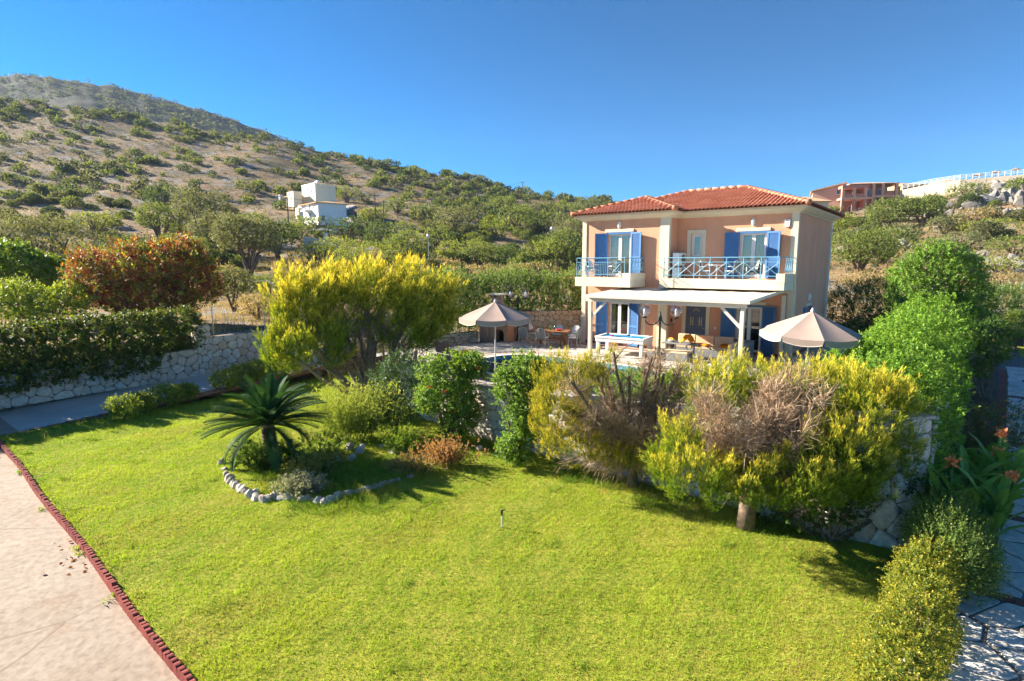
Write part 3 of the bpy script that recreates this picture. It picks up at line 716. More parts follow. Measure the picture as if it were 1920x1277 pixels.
# ---- roof
RK = 0.325; RZ = 6.25; EV = 0.45
x0, x1, y0, y1, yl, xl = -EV, VW + EV, -EV, VD + EV, REC - EV, LV + EV
hx = (xl - x0) / 2; hm = (y1 - y0) / 2; ym = (y0 + y1) / 2; xr = x1 - 3.6
pk = (x0 + hx, yl + hx); vj = (x0 + hx, y0 + (xl - x0 - hx)); rl = (x0 + hm, ym); rr = (xr, ym)
zf_front = lambda x, y: RZ + (y - y0) * RK
zf_left = lambda x, y: RZ + (x - x0) * RK
zf_lr = lambda x, y: RZ + (xl - x) * RK
zf_lf = lambda x, y: RZ + (y - yl) * RK
zf_right = lambda x, y: RZ + (x1 - x) * (hm * RK) / (x1 - xr)
zf_back = lambda x, y: RZ + (y1 - y) * RK
planes = [  # polygon, height, eave origin, along-eave dir, up-slope dir, slope
    ([(xl, y0), (x1, y0), rr, rl, vj], zf_front, (1, 0), (0, 1), RK, y0),
    ([(x0, yl), (xl, yl), pk], zf_lf, (1, 0), (0, 1), RK, yl),
    ([(xl, yl), (xl, y0), vj, pk], zf_lr, (0, 1), (-1, 0), RK, -xl),
    ([(x1, y0), (x1, y1), rr], zf_right, (0, 1), (-1, 0), (hm * RK) / (x1 - xr), -x1),
    ([(x0, y1), (x0, yl), pk, vj, rl], zf_left, (0, -1), (1, 0), RK, x0),
    ([(x1, y1), (x0, y1), rl, rr], zf_back, (-1, 0), (0, -1), RK, -y1)]
roof = MB()
for pl, zf, *_ in planes: roof.add([(x, y, zf(x, y) - 0.03) for x, y in pl], [tuple(range(len(pl)))])
roof = roof.build('roof', M['terracotta'], villa)
TW, TL = 0.36, 0.38
def tile_mesh():
    mb = MB(); n = 16; V = []
    prof = []
    for k in range(n + 1):
        a = k / n; ph = (a * 2) % 1.0; h = 0.095 * max(0.0, math.sin(math.pi * ph)) ** 0.9
        prof.append(((a - 0.5) * TW * 1.02, h))
    for (yy, dz) in ((-0.01, 0.030), (TL + 0.05, 0.004)):
        V += [(x, yy, h + dz) for x, h in prof]
    V += [(x, -0.01, h + 0.012) for x, h in prof]
    m = n + 1
    F = [(i, i + 1, m + i + 1, m + i) for i in range(n)] + [(2 * m + i, 2 * m + i + 1, i + 1, i) for i in range(n)]
    return mb.add(V, F).mesh('tile', M['terracotta'], True)
tm = tile_mesh(); ind = 0; rest = MB()
for pi, (pl, zf, ea, up, k, e0) in enumerate(planes):
    ang = math.atan2(ea[1], ea[0]); sl = math.atan(k)
    Rm = Matrix.Rotation(ang, 4, 'Z') @ Matrix.Rotation(sl, 4, 'X')
    al = [p[0] * ea[0] + p[1] * ea[1] for p in pl]; a0, a1 = min(al), max(al)
    uv = [p[0] * up[0] + p[1] * up[1] for p in pl]; u0, u1 = min(uv), max(uv)
    ro = 0
    while u0 + ro < u1:
        a = a0 + TW / 2
        while a < a1:
            uc = u0 + ro + TL * 0.45; cxy = (ea[0] * a + up[0] * uc, ea[1] * a + up[1] * uc)
            if in_poly(cxy, pl):
                b = (ea[0] * a + up[0] * (u0 + ro), ea[1] * a + up[1] * (u0 + ro)); z = zf(*b) if False else RZ + ro * k
                T = Matrix.Translation((b[0], b[1], z - 0.015 + U(-.004, .004))) @ Rm
                if pi in (0, 1) and ind < 300:
                    o = link('tile', tm, roof); o.matrix_local = T @ Matrix.Rotation(U(-.015, .015), 4, 'Z'); ind += 1
                else:
                    base = len(rest.V)
                    rest.V += [tuple(T @ v.co) for v in tm.vertices]; rest.F += [tuple(base + i for i in p.vertices) for p in tm.polygons]
            a += TW
        ro += TL * math.cos(sl)
kind(rest.build('tiles', M['terracotta'], roof, True), 'stuff')
def ridge(p, q, nm='ridge_tiles'):
    p = Vector(p); q = Vector(q); n = max(2, int((q - p).length / 0.36)); mb = MB(); d = (q - p) / n
    for i in range(n):
        a = p + d * i; b = p + d * (i + 1.08); mb.tube([a + Vector((0, 0, .05)), b + Vector((0, 0, .025))], [0.125, 0.10], 10)
    mb.build(nm, M['terracotta'], roof, True)
Z3 = lambda p, f: (p[0], p[1], f(*p) + 0.0)
ridge(Z3((x1, y0), zf_front), Z3(rr, zf_front)); ridge(Z3(rl, zf_front), Z3(rr, zf_front)); ridge(Z3((xl, yl), zf_lf), Z3(pk, zf_lf))
ridge(Z3((x0, yl), zf_lf), Z3(pk, zf_lf)); ridge(Z3(pk, zf_left), Z3(vj, zf_left)); ridge(Z3(vj, zf_left), Z3(rl, zf_left)); ridge(Z3((x1, y1), zf_right), Z3(rr, zf_right))
# ---- doors, windows, shutters
def glazed(x0, x1, z0, z1, y, leaves=2, parent=villa, axis='x', name='french_door', curtain=None, sill=True):
    P = (lambda x, d, z: (x, y + d, z)) if axis == 'x' else (lambda x, d, z: (y - d, x, z))
    root = empty(name, (0, 0, 0), 0, parent); fr = MB(); f = 0.055
    def b3(mb, xa, xb, d0, d1, za, zb):
        p, q = P(xa, d0, za), P(xb, d1, zb); mb.box(min(p[0], q[0]), min(p[1], q[1]), za, max(p[0], q[0]), max(p[1], q[1]), zb)
    b3(fr, x0, x0 + f, .10, .17, z0, z1); b3(fr, x1 - f, x1, .10, .17, z0, z1); b3(fr, x0 + f, x1 - f, .10, .17, z1 - f, z1); b3(fr, x0 + f, x1 - f, .10, .17, z0, z0 + f)
    fr.build('frame', M['pvc'], root); w = (x1 - x0 - 2 * f) / leaves
    for k in range(leaves):
        a = x0 + f + k * w; b = a + w; s = MB(); g = 0.075
        b3(s, a, a + g, .085, .155, z0 + f, z1 - f); b3(s, b - g, b, .085, .155, z0 + f, z1 - f); b3(s, a + g, b - g, .085, .155, z1 - f - g, z1 - f); b3(s, a + g, b - g, .085, .155, z0 + f, z0 + f + g * 1.4)
        s.build('sash', M['pvc'], root)
        pm = MB(); pm.quad(P(a + g, .12, z0 + f + g), P(b - g, .12, z0 + f + g), P(b - g, .12, z1 - f - g), P(a + g, .12, z1 - f - g)); pm.build('pane', M['glass'], root)
    if curtain:
        for (ca, cb) in curtain:
            cmb = MB(); n = 40; V = []
            for i in range(n + 1):
                x = ca + (cb - ca) * i / n; d = 0.30 + 0.03 * math.sin(i * 1.55); V += [P(x, d, z0 + .05), P(x, d, z1 - .02)]
            cmb.add(V, [(2 * i, 2 * i + 2, 2 * i + 3, 2 * i + 1) for i in range(n)]).build('curtain', M['curtain'], root, True)
    return root
glazed(*H_L[0], REC, curtain=[(1.35, 2.6)]); glazed(*H_L[1], REC, curtain=[(1.45, 1.72)])
glazed(*H_M[1], 0, curtain=[(7.15, 8.33)]); glazed(*H_M[3], 0)
glazed(*H_M[0], 0, 1, name='window', curtain=[(5.05, 5.57)]); glazed(*H_R[0], VW, 2, axis='y', name='window')
def shutter(hx_, hy_, z0, z1, w, ang, parent=villa, mat='blue'):
    """hinged at (hx,hy); ang is the direction of the leaf in plan."""
    r = empty('shutter', (hx_, hy_, 0), ang, parent); t = 0.022; f = 0.075; s = MB()
    s.box(0, -t, z0, f, t, z1); s.box(w - f, -t, z0, w, t, z1); s.box(f, -t, z1 - f, w - f, t, z1); s.box(f, -t, z0, w - f, t, z0 + f * 1.3); mz = z0 + (z1 - z0) * 0.42; s.box(f, -t, mz, w - f, t, mz + f)
    s.build('frame', M[mat], r)
    sl = MB(); z = z0 + f * 1.3 + .02
    while z < z1 - f - .02:
        if not (mz - .03 < z < mz + f + .01): sl.bar((f, 0, z), (w - f, 0, z), 0.045, 0.007, up=(0, 0.62, 0.78))
        z += 0.042
    kind(sl.build('louvres', M[mat], r), 'stuff')
    sb = MB(); sb.box(f, t * 0.2, z0 + f, w - f, t * 0.5, z1 - f)
    sb.build('panel', M[mat], r)
    return r
R_ = math.radians
for (xa, xb, za, zb, y, w) in ((1.35, 2.60, 3.31, 5.36, REC, .62), (1.45, 2.60, .06, 2.14, REC, .60), (7.17, 8.31, 3.31, 5.25, 0, .58), (7.18, 8.30, .06, 2.13, 0, .60)):
    shutter(xa + .01, y - .035, za, zb, w, R_(180 + 14)); shutter(xb - .01, y - .035, za, zb, w, R_(-16))
    MB().bbox(xa - .12, y - .05, zb + .03, xb + .12, y + .05, zb + .17, .01).build('lintel', M['cream'], villa)
    MB().box(xa - .02, y - .045, zb - .06, xb + .02, y - .005, zb + .027).build('shutter_rail', M['blue'], villa)
for (yh, a) in ((2.45, R_(-90)), (3.25, R_(90))): shutter(VW + .035, yh, .75, 2.0, .40, a)
MB().bbox(VW - .02, 2.35, 2.03, VW + .05, 3.35, 2.16, .01).build('lintel', M['cream'], villa)
s = MB(); s.box(4.88, -.045, 4.02, 5.74, .02, 4.18); s.box(4.88, -.045, 5.25, 5.74, .02, 5.42); s.box(4.88, -.045, 4.18, 5.05, .02, 5.25); s.box(5.57, -.045, 4.18, 5.74, .02, 5.25)
s.build('window_surround', M['cream'], villa)
s = MB(); s.box(4.78, -.045, .04, 4.95, .02, 2.26); s.box(5.89, -.045, .04, 6.06, .02, 2.26); s.box(4.95, -.045, 2.1, 5.89, .02, 2.26); s.build('door_surround', M['cream'], villa)
d = MB().box(4.95, .06, .05, 5.89, .12, 2.1).build('front_door', M['doorgrey'], villa)
for (a, b, c_, e) in ((5.08, 5.36, .2, .95), (5.48, 5.76, .2, .95), (5.08, 5.36, 1.05, 1.55), (5.48, 5.76, 1.05, 1.55), (5.08, 5.76, 1.65, 1.98)):
    MB().bbox(a, .045, c_, b, .062, e, .012).build('panel', M['doorgrey'], d)
for xc in (5.22, 5.62):
    MB().box(xc - .07, .036, 1.1, xc - .035, .046, 1.5).box(xc + .035, .036, 1.1, xc + .07, .046, 1.5).box(xc - .035, .036, 1.28, xc + .035, .046, 1.31).build('inlay', M['gold'], d)
s = MB(); s.tube([(5.28 + .28 * k / 8, .04, 1.76 + .1 * math.sin(math.pi * k / 8)) for k in range(9)], .014, 6).build('inlay', M['gold'], d)
MB().tube([(5.82, .06, 1.0), (5.82, .02, 1.0), (5.74, .02, 1.0)], .012, 6).build('handle', M['gold'], d)
def wall_lamp(x, y, z, rz=0):
    r = empty('wall_lamp', (x, y, z), rz, villa); MB().lathe([(0.0, -.17), (.05, -.14), (.085, -.03), (.088, .05), (.055, .15), (0.0, .19)], (0, -.03, 0), 12).build('shade', M['white'], r, True)
    MB().bbox(-.05, -.02, -.14, .05, 0.0, .14, .008).build('backplate', M['pvc'], r)
wall_lamp(1.97, REC - .012, 5.72); wall_lamp(7.72, -.012, 5.66); wall_lamp(VW + .012, 2.85, 2.42, R_(90))
al = MB().prism([(9.0, 5.44), (9.04, 5.40), (9.14, 5.40), (9.18, 5.44), (9.19, 5.70), (8.99, 5.70)], -.0, .08); al.xf(lambda x, y, z: (x - .03, -.085 + z, y)); al = al.build('alarm_box', M['white'], villa)
MB().box(8.985, -.089, 5.635, 9.135, -.086, 5.675).build('stripe', M['blue'], al); MB().bbox(9.02, -.088, 5.375, 9.10, -.01, 5.405, .004).build('lens', M['red'], al)
MB().box(6.28, -.02, 1.0, 6.36, 0, 1.10).build('wall_switch', M['white'], villa); MB().box(LV + .0, -.5, 1.25, LV + .03, -.38, 1.42).build('wall_switch', M['black'], villa)
MB().tube([(VW + .045, .10, .0), (VW + .045, .10, 2.85), (VW + .03, .10, 3.0)], .03, 8).build('downpipe', M['cream'], villa)
MB().tube([(VW + .06, VD - .02, 0), (VW + .06, VD - .02, 6.0)], .035, 8).build('downpipe', M['pvc'], villa)
# ---- balconies
def rail(mb, p, q, r=.018): mb.tube([p, q], r, 6)
bL = MB(); bL.bbox(.50, -2.55, 2.87, 3.36, REC - .003, 3.16, .012); bL.build('balcony_slab', M['cream'], villa)
MB().box(.50, -2.55, 3.161, 3.36, -2.43, 3.30).box(.50, -2.43, 3.161, .62, REC - .003, 3.30).bbox(3.0, -2.555, 3.161, 3.365, -2.40, 3.50, .01).bbox(3.2, -2.40, 3.161, 3.367, REC - .003, 3.50, .01).build('parapet', M['cream'], villa)
rl_ = MB(); zt = 4.17
rail(rl_, (.56, -2.49, zt), (3.08, -2.49, zt), .022); rail(rl_, (.56, -2.49, zt), (.56, REC, zt), .022); rail(rl_, (3.08, -2.49, zt), (3.28, -2.30, zt), .02); rail(rl_, (3.28, -2.30, zt), (3.28, REC, zt), .022)
for zz, lim in ((3.42, 0), (3.98, 0)): rail(rl_, (.56, -2.49, zz), (3.05, -2.49, zz), .014); rail(rl_, (.56, -2.49, zz), (.56, REC, zz), .014)
rail(rl_, (3.28, -2.3, 3.98), (3.28, REC, 3.98), .014); rail(rl_, (3.28, -2.3, 3.60), (3.28, REC, 3.60), .014)
for xx in (.56, 1.2, 2.2, 3.05): rail(rl_, (xx, -2.49, 3.30), (xx, -2.49, zt), .018)
for xx in np.arange(1.28, 2.16, .09): rail(rl_, (xx, -2.49, 3.42), (xx, -2.49, 3.98), .009)
for (cx, rr_) in ((.88, .24), (2.62, .24)):
    for sg in (1, .55): rl_.tube([(cx + rr_ * sg * math.cos(a), -2.49, 3.70 + rr_ * sg * math.sin(a)) for a in np.linspace(0, 2 * math.pi, 17)], .010, 5, False)
    for a in (.78, 2.36): rail(rl_, (cx - .3 * math.cos(a), -2.49, 3.7 - .3 * math.sin(a)), (cx + .3 * math.cos(a), -2.49, 3.7 + .3 * math.sin(a)), .009)
for yy in (-2.1, -1.7, -1.3): rail(rl_, (.56, yy, 3.42), (.56, yy, zt), .014); rl_.tube([(.56, yy + .2 + .17 * math.cos(a), 3.70 + .2 * math.sin(a)) for a in np.linspace(0, 2 * math.pi, 15)], .009, 5, False)
for k in range(4): y_ = -2.25 + k * .32; rail(rl_, (3.28, y_, 3.6), (3.28, y_ + .2, 3.98), .012); rail(rl_, (3.28, y_ + .22, 3.5), (3.28, y_ + .22, zt), .012)
rl_.build('railing', M['railblue'], villa)
bR = MB(); bR.bbox(4.25, -1.48, 2.86, 9.42, REC - .045, 3.15, .012); bR.box(LV + .003, REC - .045, 2.86, 9.42, -.003, 3.149); bR.build('balcony_slab', M['cream'], villa)
MB().box(4.25, -1.48, 3.151, 9.1, -1.36, 3.28).bbox(9.1, -1.485, 3.151, 9.425, -1.36, 3.52, .01).bbox(9.27, -1.36, 3.151, 9.427, -.045, 3.52, .01).build('parapet', M['cream'], villa)
rl_ = MB(); xs_ = [4.42 + (9.18 - 4.42) * k / 7 for k in range(8)]
rail(rl_, (4.42, -1.42, zt), (9.18, -1.42, zt), .022); rail(rl_, (9.18, -1.42, zt), (9.35, -1.28, zt), .02); rail(rl_, (9.35, -1.28, zt), (9.35, -.05, zt), .022); rail(rl_, (4.42, -1.42, zt), (4.42, REC - .04, zt), .02)
for zz in (3.42, 3.98): rail(rl_, (4.42, -1.42, zz), (9.18, -1.42, zz), .015)
for xx in xs_: rail(rl_, (xx, -1.42, 3.28), (xx, -1.42, zt), .018)
for a, b in zip(xs_, xs_[1:]): rail(rl_, (a, -1.42, 3.42), (b, -1.42, 3.98), .012); rail(rl_, (b, -1.42, 3.42), (a, -1.42, 3.98), .012)
for zz in (3.62, 3.98): rail(rl_, (9.35, -1.28, zz), (9.35, -.05, zz), .013)
for k in range(4): y_ = -1.25 + k * .3; rail(rl_, (9.35, y_, 3.62), (9.35, y_ + .18, 3.98), .012); rail(rl_, (9.35, y_ + .2, 3.52), (9.35, y_ + .2, zt), .012)
rl_.build('railing', M['railblue'], villa)

# ------------------------------------------------------------------ pergola
pg = empty('pergola', L(0, 0, 0), LANG); tag(pg, 'cream timber pergola with white canvas roof along the villa front', 'pergola')
PX0, PX1, PYF = 2.42, 8.98, -4.75
MB().bbox(PX0 + .16, PYF - .02, 0, PX0 + .30, PYF + .12, 2.34, .012).build('post', M['pergola'], pg)
MB().bbox(PX1 - .20, PYF - .02, 0, PX1 - .06, PYF + .12, 2.34, .012).build('post', M['pergola'], pg)
MB().bbox(PX1 - .02 + .12, -.32, 0, PX1 + .24, -.18, 2.62, .012).build('post', M['pergola'], pg)
MB().bbox(PX0 + .02, PYF - .01, 2.341, PX1, PYF + .11, 2.52, .012).build('beam', M['pergola'], pg)
MB().bar((PX0 + .30, PYF + .05, 1.72), (PX0 + .92, PYF + .05, 2.34), .09, .07, (0, 1, 0)).build('brace', M['pergola'], pg)
MB().bar((PX1 - .20, PYF + .05, 1.66), (PX1 - .88, PYF + .05, 2.34), .10, .08, (0, 1, 0)).build('brace', M['pergola'], pg)
for k in range(9):
    x = PX0 + .1 + (PX1 - PX0 - .15) * k / 8; yb = REC - .05 if x < LV else -.1
    MB().bar((x, PYF - .16, 2.555), (x, yb, 2.78), .06, .075).build('rafter', M['pergola'], pg)
MB().bbox(LV + .05, -.13, 2.70, PX1 + .3, -.051, 2.84, .01).build('wall_plate', M['pergola'], pg)
cv = MB(); n = 32; V = []
for i in range(n + 1):
    x = PX0 - .02 + (PX1 + .12 - PX0) * i / n; sg = .022 * abs(math.sin(math.pi * 8 * i / n)); yb = REC - .06 if x < LV else -.1
    for (yy, zz) in ((PYF - .20, 2.56 - .05), (PYF - .20, 2.603), (PYF + 1.2, 2.68), (yb, 2.835)): V.append((x, yy, zz - sg * (yy > PYF - .1) * 1.0))
cv.add(V, [(4 * i + j, 4 * i + 4 + j, 4 * i + 5 + j, 4 * i + 1 + j) for i in range(n) for j in range(3)]).build('canvas', M['canvas'], pg, False)
MB().bar((PX1 + .13, PYF - .2, 2.57), (PX1 + .13, -.2, 2.80), .05, .12).build('side_board', M['pergola'], pg)
# ------------------------------------------------------------------ things on and round the terrace
def lot_empty(name, x, y, z, rz=0.0): return empty(name, L(x, y, z), LANG + rz)
def ac_unit(x, y, z, label):
    r = lot_empty('air_conditioner', x, y, z); tag(r, label, 'air conditioner', 'air conditioners on the balcony')
    MB().bbox(-.28, -.40, .04, .02, .40, .60, .015).build('casing', M['white'], r)
    mb = MB()
    for rr in (.05, .10, .15, .20): mb.tube([(.03, .1 + rr * math.cos(a), .32 + rr * math.sin(a)) for a in np.linspace(0, 6.283, 15)], .006, 4, False)
    for a in np.linspace(0, 3.14159, 6)[:-1]: mb.tube([(.03, .1 - .21 * math.cos(a), .32 - .21 * math.sin(a)), (.03, .1 + .21 * math.cos(a), .32 + .21 * math.sin(a))], .005, 4)
    mb.build('fan_grille', M['black'], r); MB().lathe([(.21, 0), (.21, .012)], (0, 0, 0), 20).xf(lambda a, b, c: (.021 + c, .1 + a, .32 + b)).build('fan_opening', M['wicker'], r)
    mb = MB()
    for k in range(12): mb.box(-.29, -.36, .10 + k * .04, -.281, .36, .115 + k * .04)
    kind(mb.build('fins', M['wicker'], r), 'stuff')
    for yy in (-.34, .28): MB().box(-.26, yy, 0, 0, yy + .06, .039).build('foot', M['steel'], r)
    return r
ac_unit(4.86, -.52, 3.152, 'lower white air conditioner on balcony floor of right balcony'); ac_unit(4.86, -.52, 3.80, 'upper white air conditioner stacked above the other on right balcony')
def bistro_table(x, y, z, label, top='white', leg='white', h=.72, r_=.34):
    r = lot_empty('balcony_table', x, y, z); tag(r, label, 'table')
    MB().lathe([(r_ - .01, h - .03), (r_, h - .02), (r_, h - .005), (r_ - .01, h)], (0, 0, 0), 24).build('table_top', M[top], r)
    MB().lathe([(.03, .03), (.028, h - .03)], (0, 0, 0), 10).build('column', M[leg], r); MB().lathe([(.22, 0), (.2, .02), (.04, .04)], (0, 0, 0), 18).build('base', M[leg], r)
def chair(x, y, z, rz, label, cat='chair', shell='wicker', cush='cushion_white', group=None, leg='steel', name='chair'):
    r = lot_empty(name, x, y, z, rz); tag(r, label, cat, group)
    for sx in (-1, 1):
        MB().tube([(sx * .24, -.22, 0), (sx * .23, -.20, .42), (sx * .27, -.18, .62)], .013, 6).build('leg', M[leg], r)
        MB().tube([(sx * .23, .24, 0), (sx * .22, .20, .42), (sx * .21, .27, .88)], .013, 6).build('leg', M[leg], r)
        MB().tube([(sx * .27, -.18, .62), (sx * .27, .05, .645), (sx * .22, .225, .62)], .017, 6).build('armrest', M[leg], r)
    V = []; n = 8; mb = MB()
    for j in range(6):
        t = j / 5; z_ = .42 + t * .48; yb = .20 + t * .09
        for i in range(n + 1):
            a = (i / n - .5) * 2; w = .235 * (1 - .28 * max(0, t - .6) / .4 * abs(a)); V.append((a * w, yb - .05 * a * a + 0, z_ - .05 * a * a * t))
    mb.add(V, [(j * (n + 1) + i, j * (n + 1) + i + 1, (j + 1) * (n + 1) + i + 1, (j + 1) * (n + 1) + i) for j in range(5) for i in range(n)])
    mb.add([(a, b + .022, c) for a, b, c in V], [(j * (n + 1) + i, j * (n + 1) + i + 1, (j + 1) * (n + 1) + i + 1, (j + 1) * (n + 1) + i) for j in range(5) for i in range(n)])
    mb.build('backrest', M[shell], r, True)
    MB().bbox(-.235, -.23, .40, .235, .20, .43, .008).build('seat', M[shell], r)
    MB().bbox(-.22, -.22, .431, .22, .17, .48, .02).build('seat_cushion', M[cush], r)
    cb = MB(); V2 = [(a * .92, b - .035, c + .02) for a, b, c in V if c > .5]; m_ = len(V2) // (n + 1)
    cb.add(V2, [(j * (n + 1) + i, j * (n + 1) + i + 1, (j + 1) * (n + 1) + i + 1, (j + 1) * (n + 1) + i) for j in range(m_ - 1) for i in range(n)]).build('back_cushion', M[cush], r, True)
    return r
GB = 'chairs on the villa balconies'
bistro_table(6.55, -.85, 3.152, 'small round white table on right balcony')
chair(6.05, -.75, 3.152, R_(100), 'grey wicker balcony chair left of the round white table', group=GB)
chair(7.25, -.95, 3.152, R_(-110), 'balcony chair with white cushion right of the round white table', group=GB)
chair(7.95, -.55, 3.152, R_(-60), 'dark balcony chair in front of right balcony door', shell='black', cush='wicker', group=GB)
bistro_table(1.55, -1.85, 3.162, 'small dark topped table on left balcony', 'wicker', 'black')
chair(2.15, -1.75, 3.162, R_(-100), 'grey balcony chair between table and right end of left balcony', group=GB)
chair(1.0, -1.7, 3.162, R_(90), 'grey balcony chair at left end of left balcony', group=GB)

# pool table
pt = lot_empty('pool_table', 3.55, -3.35, 0.012, R_(6)); tag(pt, 'white pool table with blue cloth under the pergola', 'pool table')
for sx in (-1, 1):
    for sy in (-1, 1): MB().bbox(sx * .98 - .07, sy * .52 - .07, 0, sx * .98 + .07, sy * .52 + .07, .56, .012).build('leg', M['pvc'], pt)
MB().bbox(-1.08, -.62, .561, 1.08, .62, .72, .012).build('apron', M['pvc'], pt)
s = MB(); s.bbox(-1.10, -.64, .721, 1.10, -.52, .80, .012); s.bbox(-1.10, .52, .721, 1.10, .64, .80, .012); s.bbox(-1.10, -.519, .721, -.98, .519, .80, .012); s.bbox(.98, -.519, .721, 1.10, .519, .80, .012); s.build('rail', M['white'], pt)
MB().box(-.98, -.52, .722, .98, .52, .755).build('cloth', M['felt'], pt)
for (x, y) in ((-.98, -.52), (0, -.53), (.98, -.52), (-.98, .52), (0, .53), (.98, .52)): MB().lathe([(.055, 0), (.055, .052)], (x, y, .752), 12).build('pocket', M['black'], pt)
def ball(x, y, m, lab):
    o = MB().lathe([(0.003, 0), (.022, .01), (.029, .029), (.022, .048), (.003, .058)], (0, 0, 0), 10).build('billiard_ball', M[m], None, True); o.matrix_world = pt.matrix_basis @ Matrix.Translation((x, y, .756)); tag(o, lab, 'ball', 'balls on the pool table')
for i, (x, y) in enumerate([(-.62, -.1), (-.56, -.07), (-.56, -.13), (-.5, -.04), (-.5, -.1), (-.5, -.16)]): ball(x, y, 'red', 'red billiard ball racked on the blue pool table')
ball(.30, .05, 'white', 'lone white cue ball on the blue pool table')
cue = MB().tube([(.1, .4, .80), (-.2, -.5, .81)], [.008, .015], 6).build('cue', M['black']); cue.matrix_world = pt.matrix_basis.copy(); tag(cue, 'dark cue lying across the pool table', 'cue')

# corner sofa, low table, ottoman
sf = lot_empty('corner_sofa', 6.9, -2.35, 0.012); tag(sf, 'grey corner sofa with beige cushions under the pergola', 'sofa')
MB().bbox(-1.7, .45, 0, 1.45, 1.15, .30, .02).bbox(.75, -1.25, 0, 1.45, .449, .30, .02).build('base', M['wicker'], sf)
MB().bbox(-1.7, 1.0, .301, 1.45, 1.15, .78, .02).bbox(1.30, -1.25, .301, 1.45, .999, .78, .02).build('back_frame', M['wicker'], sf)
for k in range(3): x = -1.68 + k * .80; MB().bbox(x, .46, .302, x + .78, .86, .44, .03).build('seat_cushion', M['cushion'], sf); MB().bbox(x, .861, .302, x + .78, .995, .86, .03).build('back_cushion', M['cushion'], sf)
for k in range(2): y = -1.2 + k * .83; MB().bbox(.76, y, .302, 1.14, y + .8, .44, .03).build('seat_cushion', M['cushion'], sf); MB().bbox(1.145, y, .302, 1.295, y + .8, .86, .03).build('back_cushion', M['cushion'], sf)
lt = lot_empty('low_table', 5.9, -2.75, 0.012); tag(lt, 'low table with dark top before the corner sofa', 'table')
MB().bbox(-.75, -.4, .60, .75, .4, .64, .01).build('table_top', M['wicker'], lt)
for (x, y) in ((-.45, -.2), (-.2, -.2), (.45, .2), (.3, -.25)): MB().bbox(x - .03, y - .03, 0, x + .03, y + .03, .599, .006).build('leg', M['steel'], lt)
ot = lot_empty('ottoman', 5.7, -3.45, 0.012); tag(ot, 'long low grey bench with beige cushion before the low table', 'bench')
MB().bbox(-.85, -.33, 0, .85, .33, .30, .02).build('base', M['wicker'], ot); MB().bbox(-.84, -.32, .302, .84, .32, .40, .03).build('cushion', M['cushion'], ot)
def cloth(name, x, y, z, sx, sy, h, label):
    n = 9; r = np.random.default_rng(int(abs(x * 100))); X, Y = np.meshgrid(np.linspace(-1, 1, n), np.linspace(-1, 1, n))
    Z = h * np.clip(1.1 - (X ** 2 + Y ** 2) * .62, 0.0, 1) * (0.7 + .5 * r.random((n, n))) + .005
    o = grid_mesh(name, X * sx * (1 + .15 * r.normal(size=(n, n))), Y * sy * (1 + .15 * r.normal(size=(n, n))), Z, M['orange']); o.location = L(x, y, z); o.rotation_euler = (0, 0, LANG); tag(o, label, 'towel', 'orange cloths by the sofa')
cloth('orange_cloth', 6.1, -2.65, .652, .24, .16, .36, 'bunched orange cloth standing on the low table'); cloth('orange_cloth', 6.3, -1.75, .452, .45, .2, .12, 'crumpled orange cloth spread over the sofa seat')
o = MB().bbox(-.28, -.18, 0, .28, .18, .16, .06).build('throw_pillow', M['orange'], None, True, L(7.45, -1.72, .452), (0, 0, LANG)); tag(o, 'orange pillow lying near the sofa corner', 'pillow')
fb = lot_empty('fruit_bowl', 5.45, -2.75, .653); tag(fb, 'white bowl of yellow fruit on the low table', 'bowl')
MB().lathe([(.06, 0), (.13, .04), (.17, .10), (.165, .10), (.12, .05), (.05, .02)], (0, 0, 0), 18).build('bowl', M['white'], fb, True)
for k in range(8):
    a = k * 2.4; rr = .02 + .013 * k
    MB().lathe([(.004, -.045), (.035, -.03), (.047, 0), (.035, .03), (.004, .045)], (rr * math.cos(a), rr * math.sin(a), .15 - .005 * k), 8).build('fruit', M['yellow' if k % 3 else 'orange'], fb, True)

# dining set
dt = lot_empty('dining_table', -.5, -3.15, 0.012, R_(20)); tag(dt, 'wooden trestle dining table by the tan stone wall', 'table')
MB().bbox(-.95, -.48, .70, .95, .48, .745, .012).build('table_top', M['wood'], dt)
for sx in (-.6, .6):
    MB().bar((sx, -.36, .02), (sx, .25, .69), .07, .09, (1, 0, 0)).bar((sx + .072, .36, .02), (sx + .072, -.25, .69), .07, .09, (1, 0, 0)).build('trestle', M['wood'], dt)
MB().bbox(-.63, -.03, .32, .63, .03, .39, .008).build('stretcher', M['wood'], dt)
GD = 'wicker dining chairs'
for i, (x, y, rz, lab) in enumerate([(-1.75, -2.75, 95, 'dining chair at the barbecue end of the table'), (-1.35, -4.0, 195, 'first grey dining chair on the near side of the table'), (-.45, -3.85, 195, 'second grey dining chair on the near side of the table'),
                                    (-.55, -2.35, 15, 'dining chair on the far side of the table, against the wall'), (.25, -2.15, 5, 'white cushioned dining chair on the far side, nearest the villa'), (.72, -2.9, -75, 'dining chair at the villa end of the table')]):
    chair(x, y, .012, R_(rz), lab, group=GD)
for i, (dx, dy, h) in enumerate([(-.35, .1, .26), (.05, -.05, .28), (.2, .12, .22)]):
    p = dt.matrix_basis @ Vector((dx, dy, .746)); o = MB().lathe([(.035, 0), (.037, h * .55), (.014, h * .75), (.014, h)], (0, 0, 0), 12).build('bottle', M['green_glass'], None, True, p); tag(o, 'green bottle on the wooden dining table', 'bottle', 'green bottles on the dining table')
p = dt.matrix_basis @ Vector((.45, -.1, .746)); o = MB().lathe([(.04, 0), (.13, .03), (.16, .08), (.15, .08), (.1, .03)], (0, 0, 0), 16).build('dish', M['red'], None, True, p); tag(o, 'small red dish on the wooden dining table', 'dish')

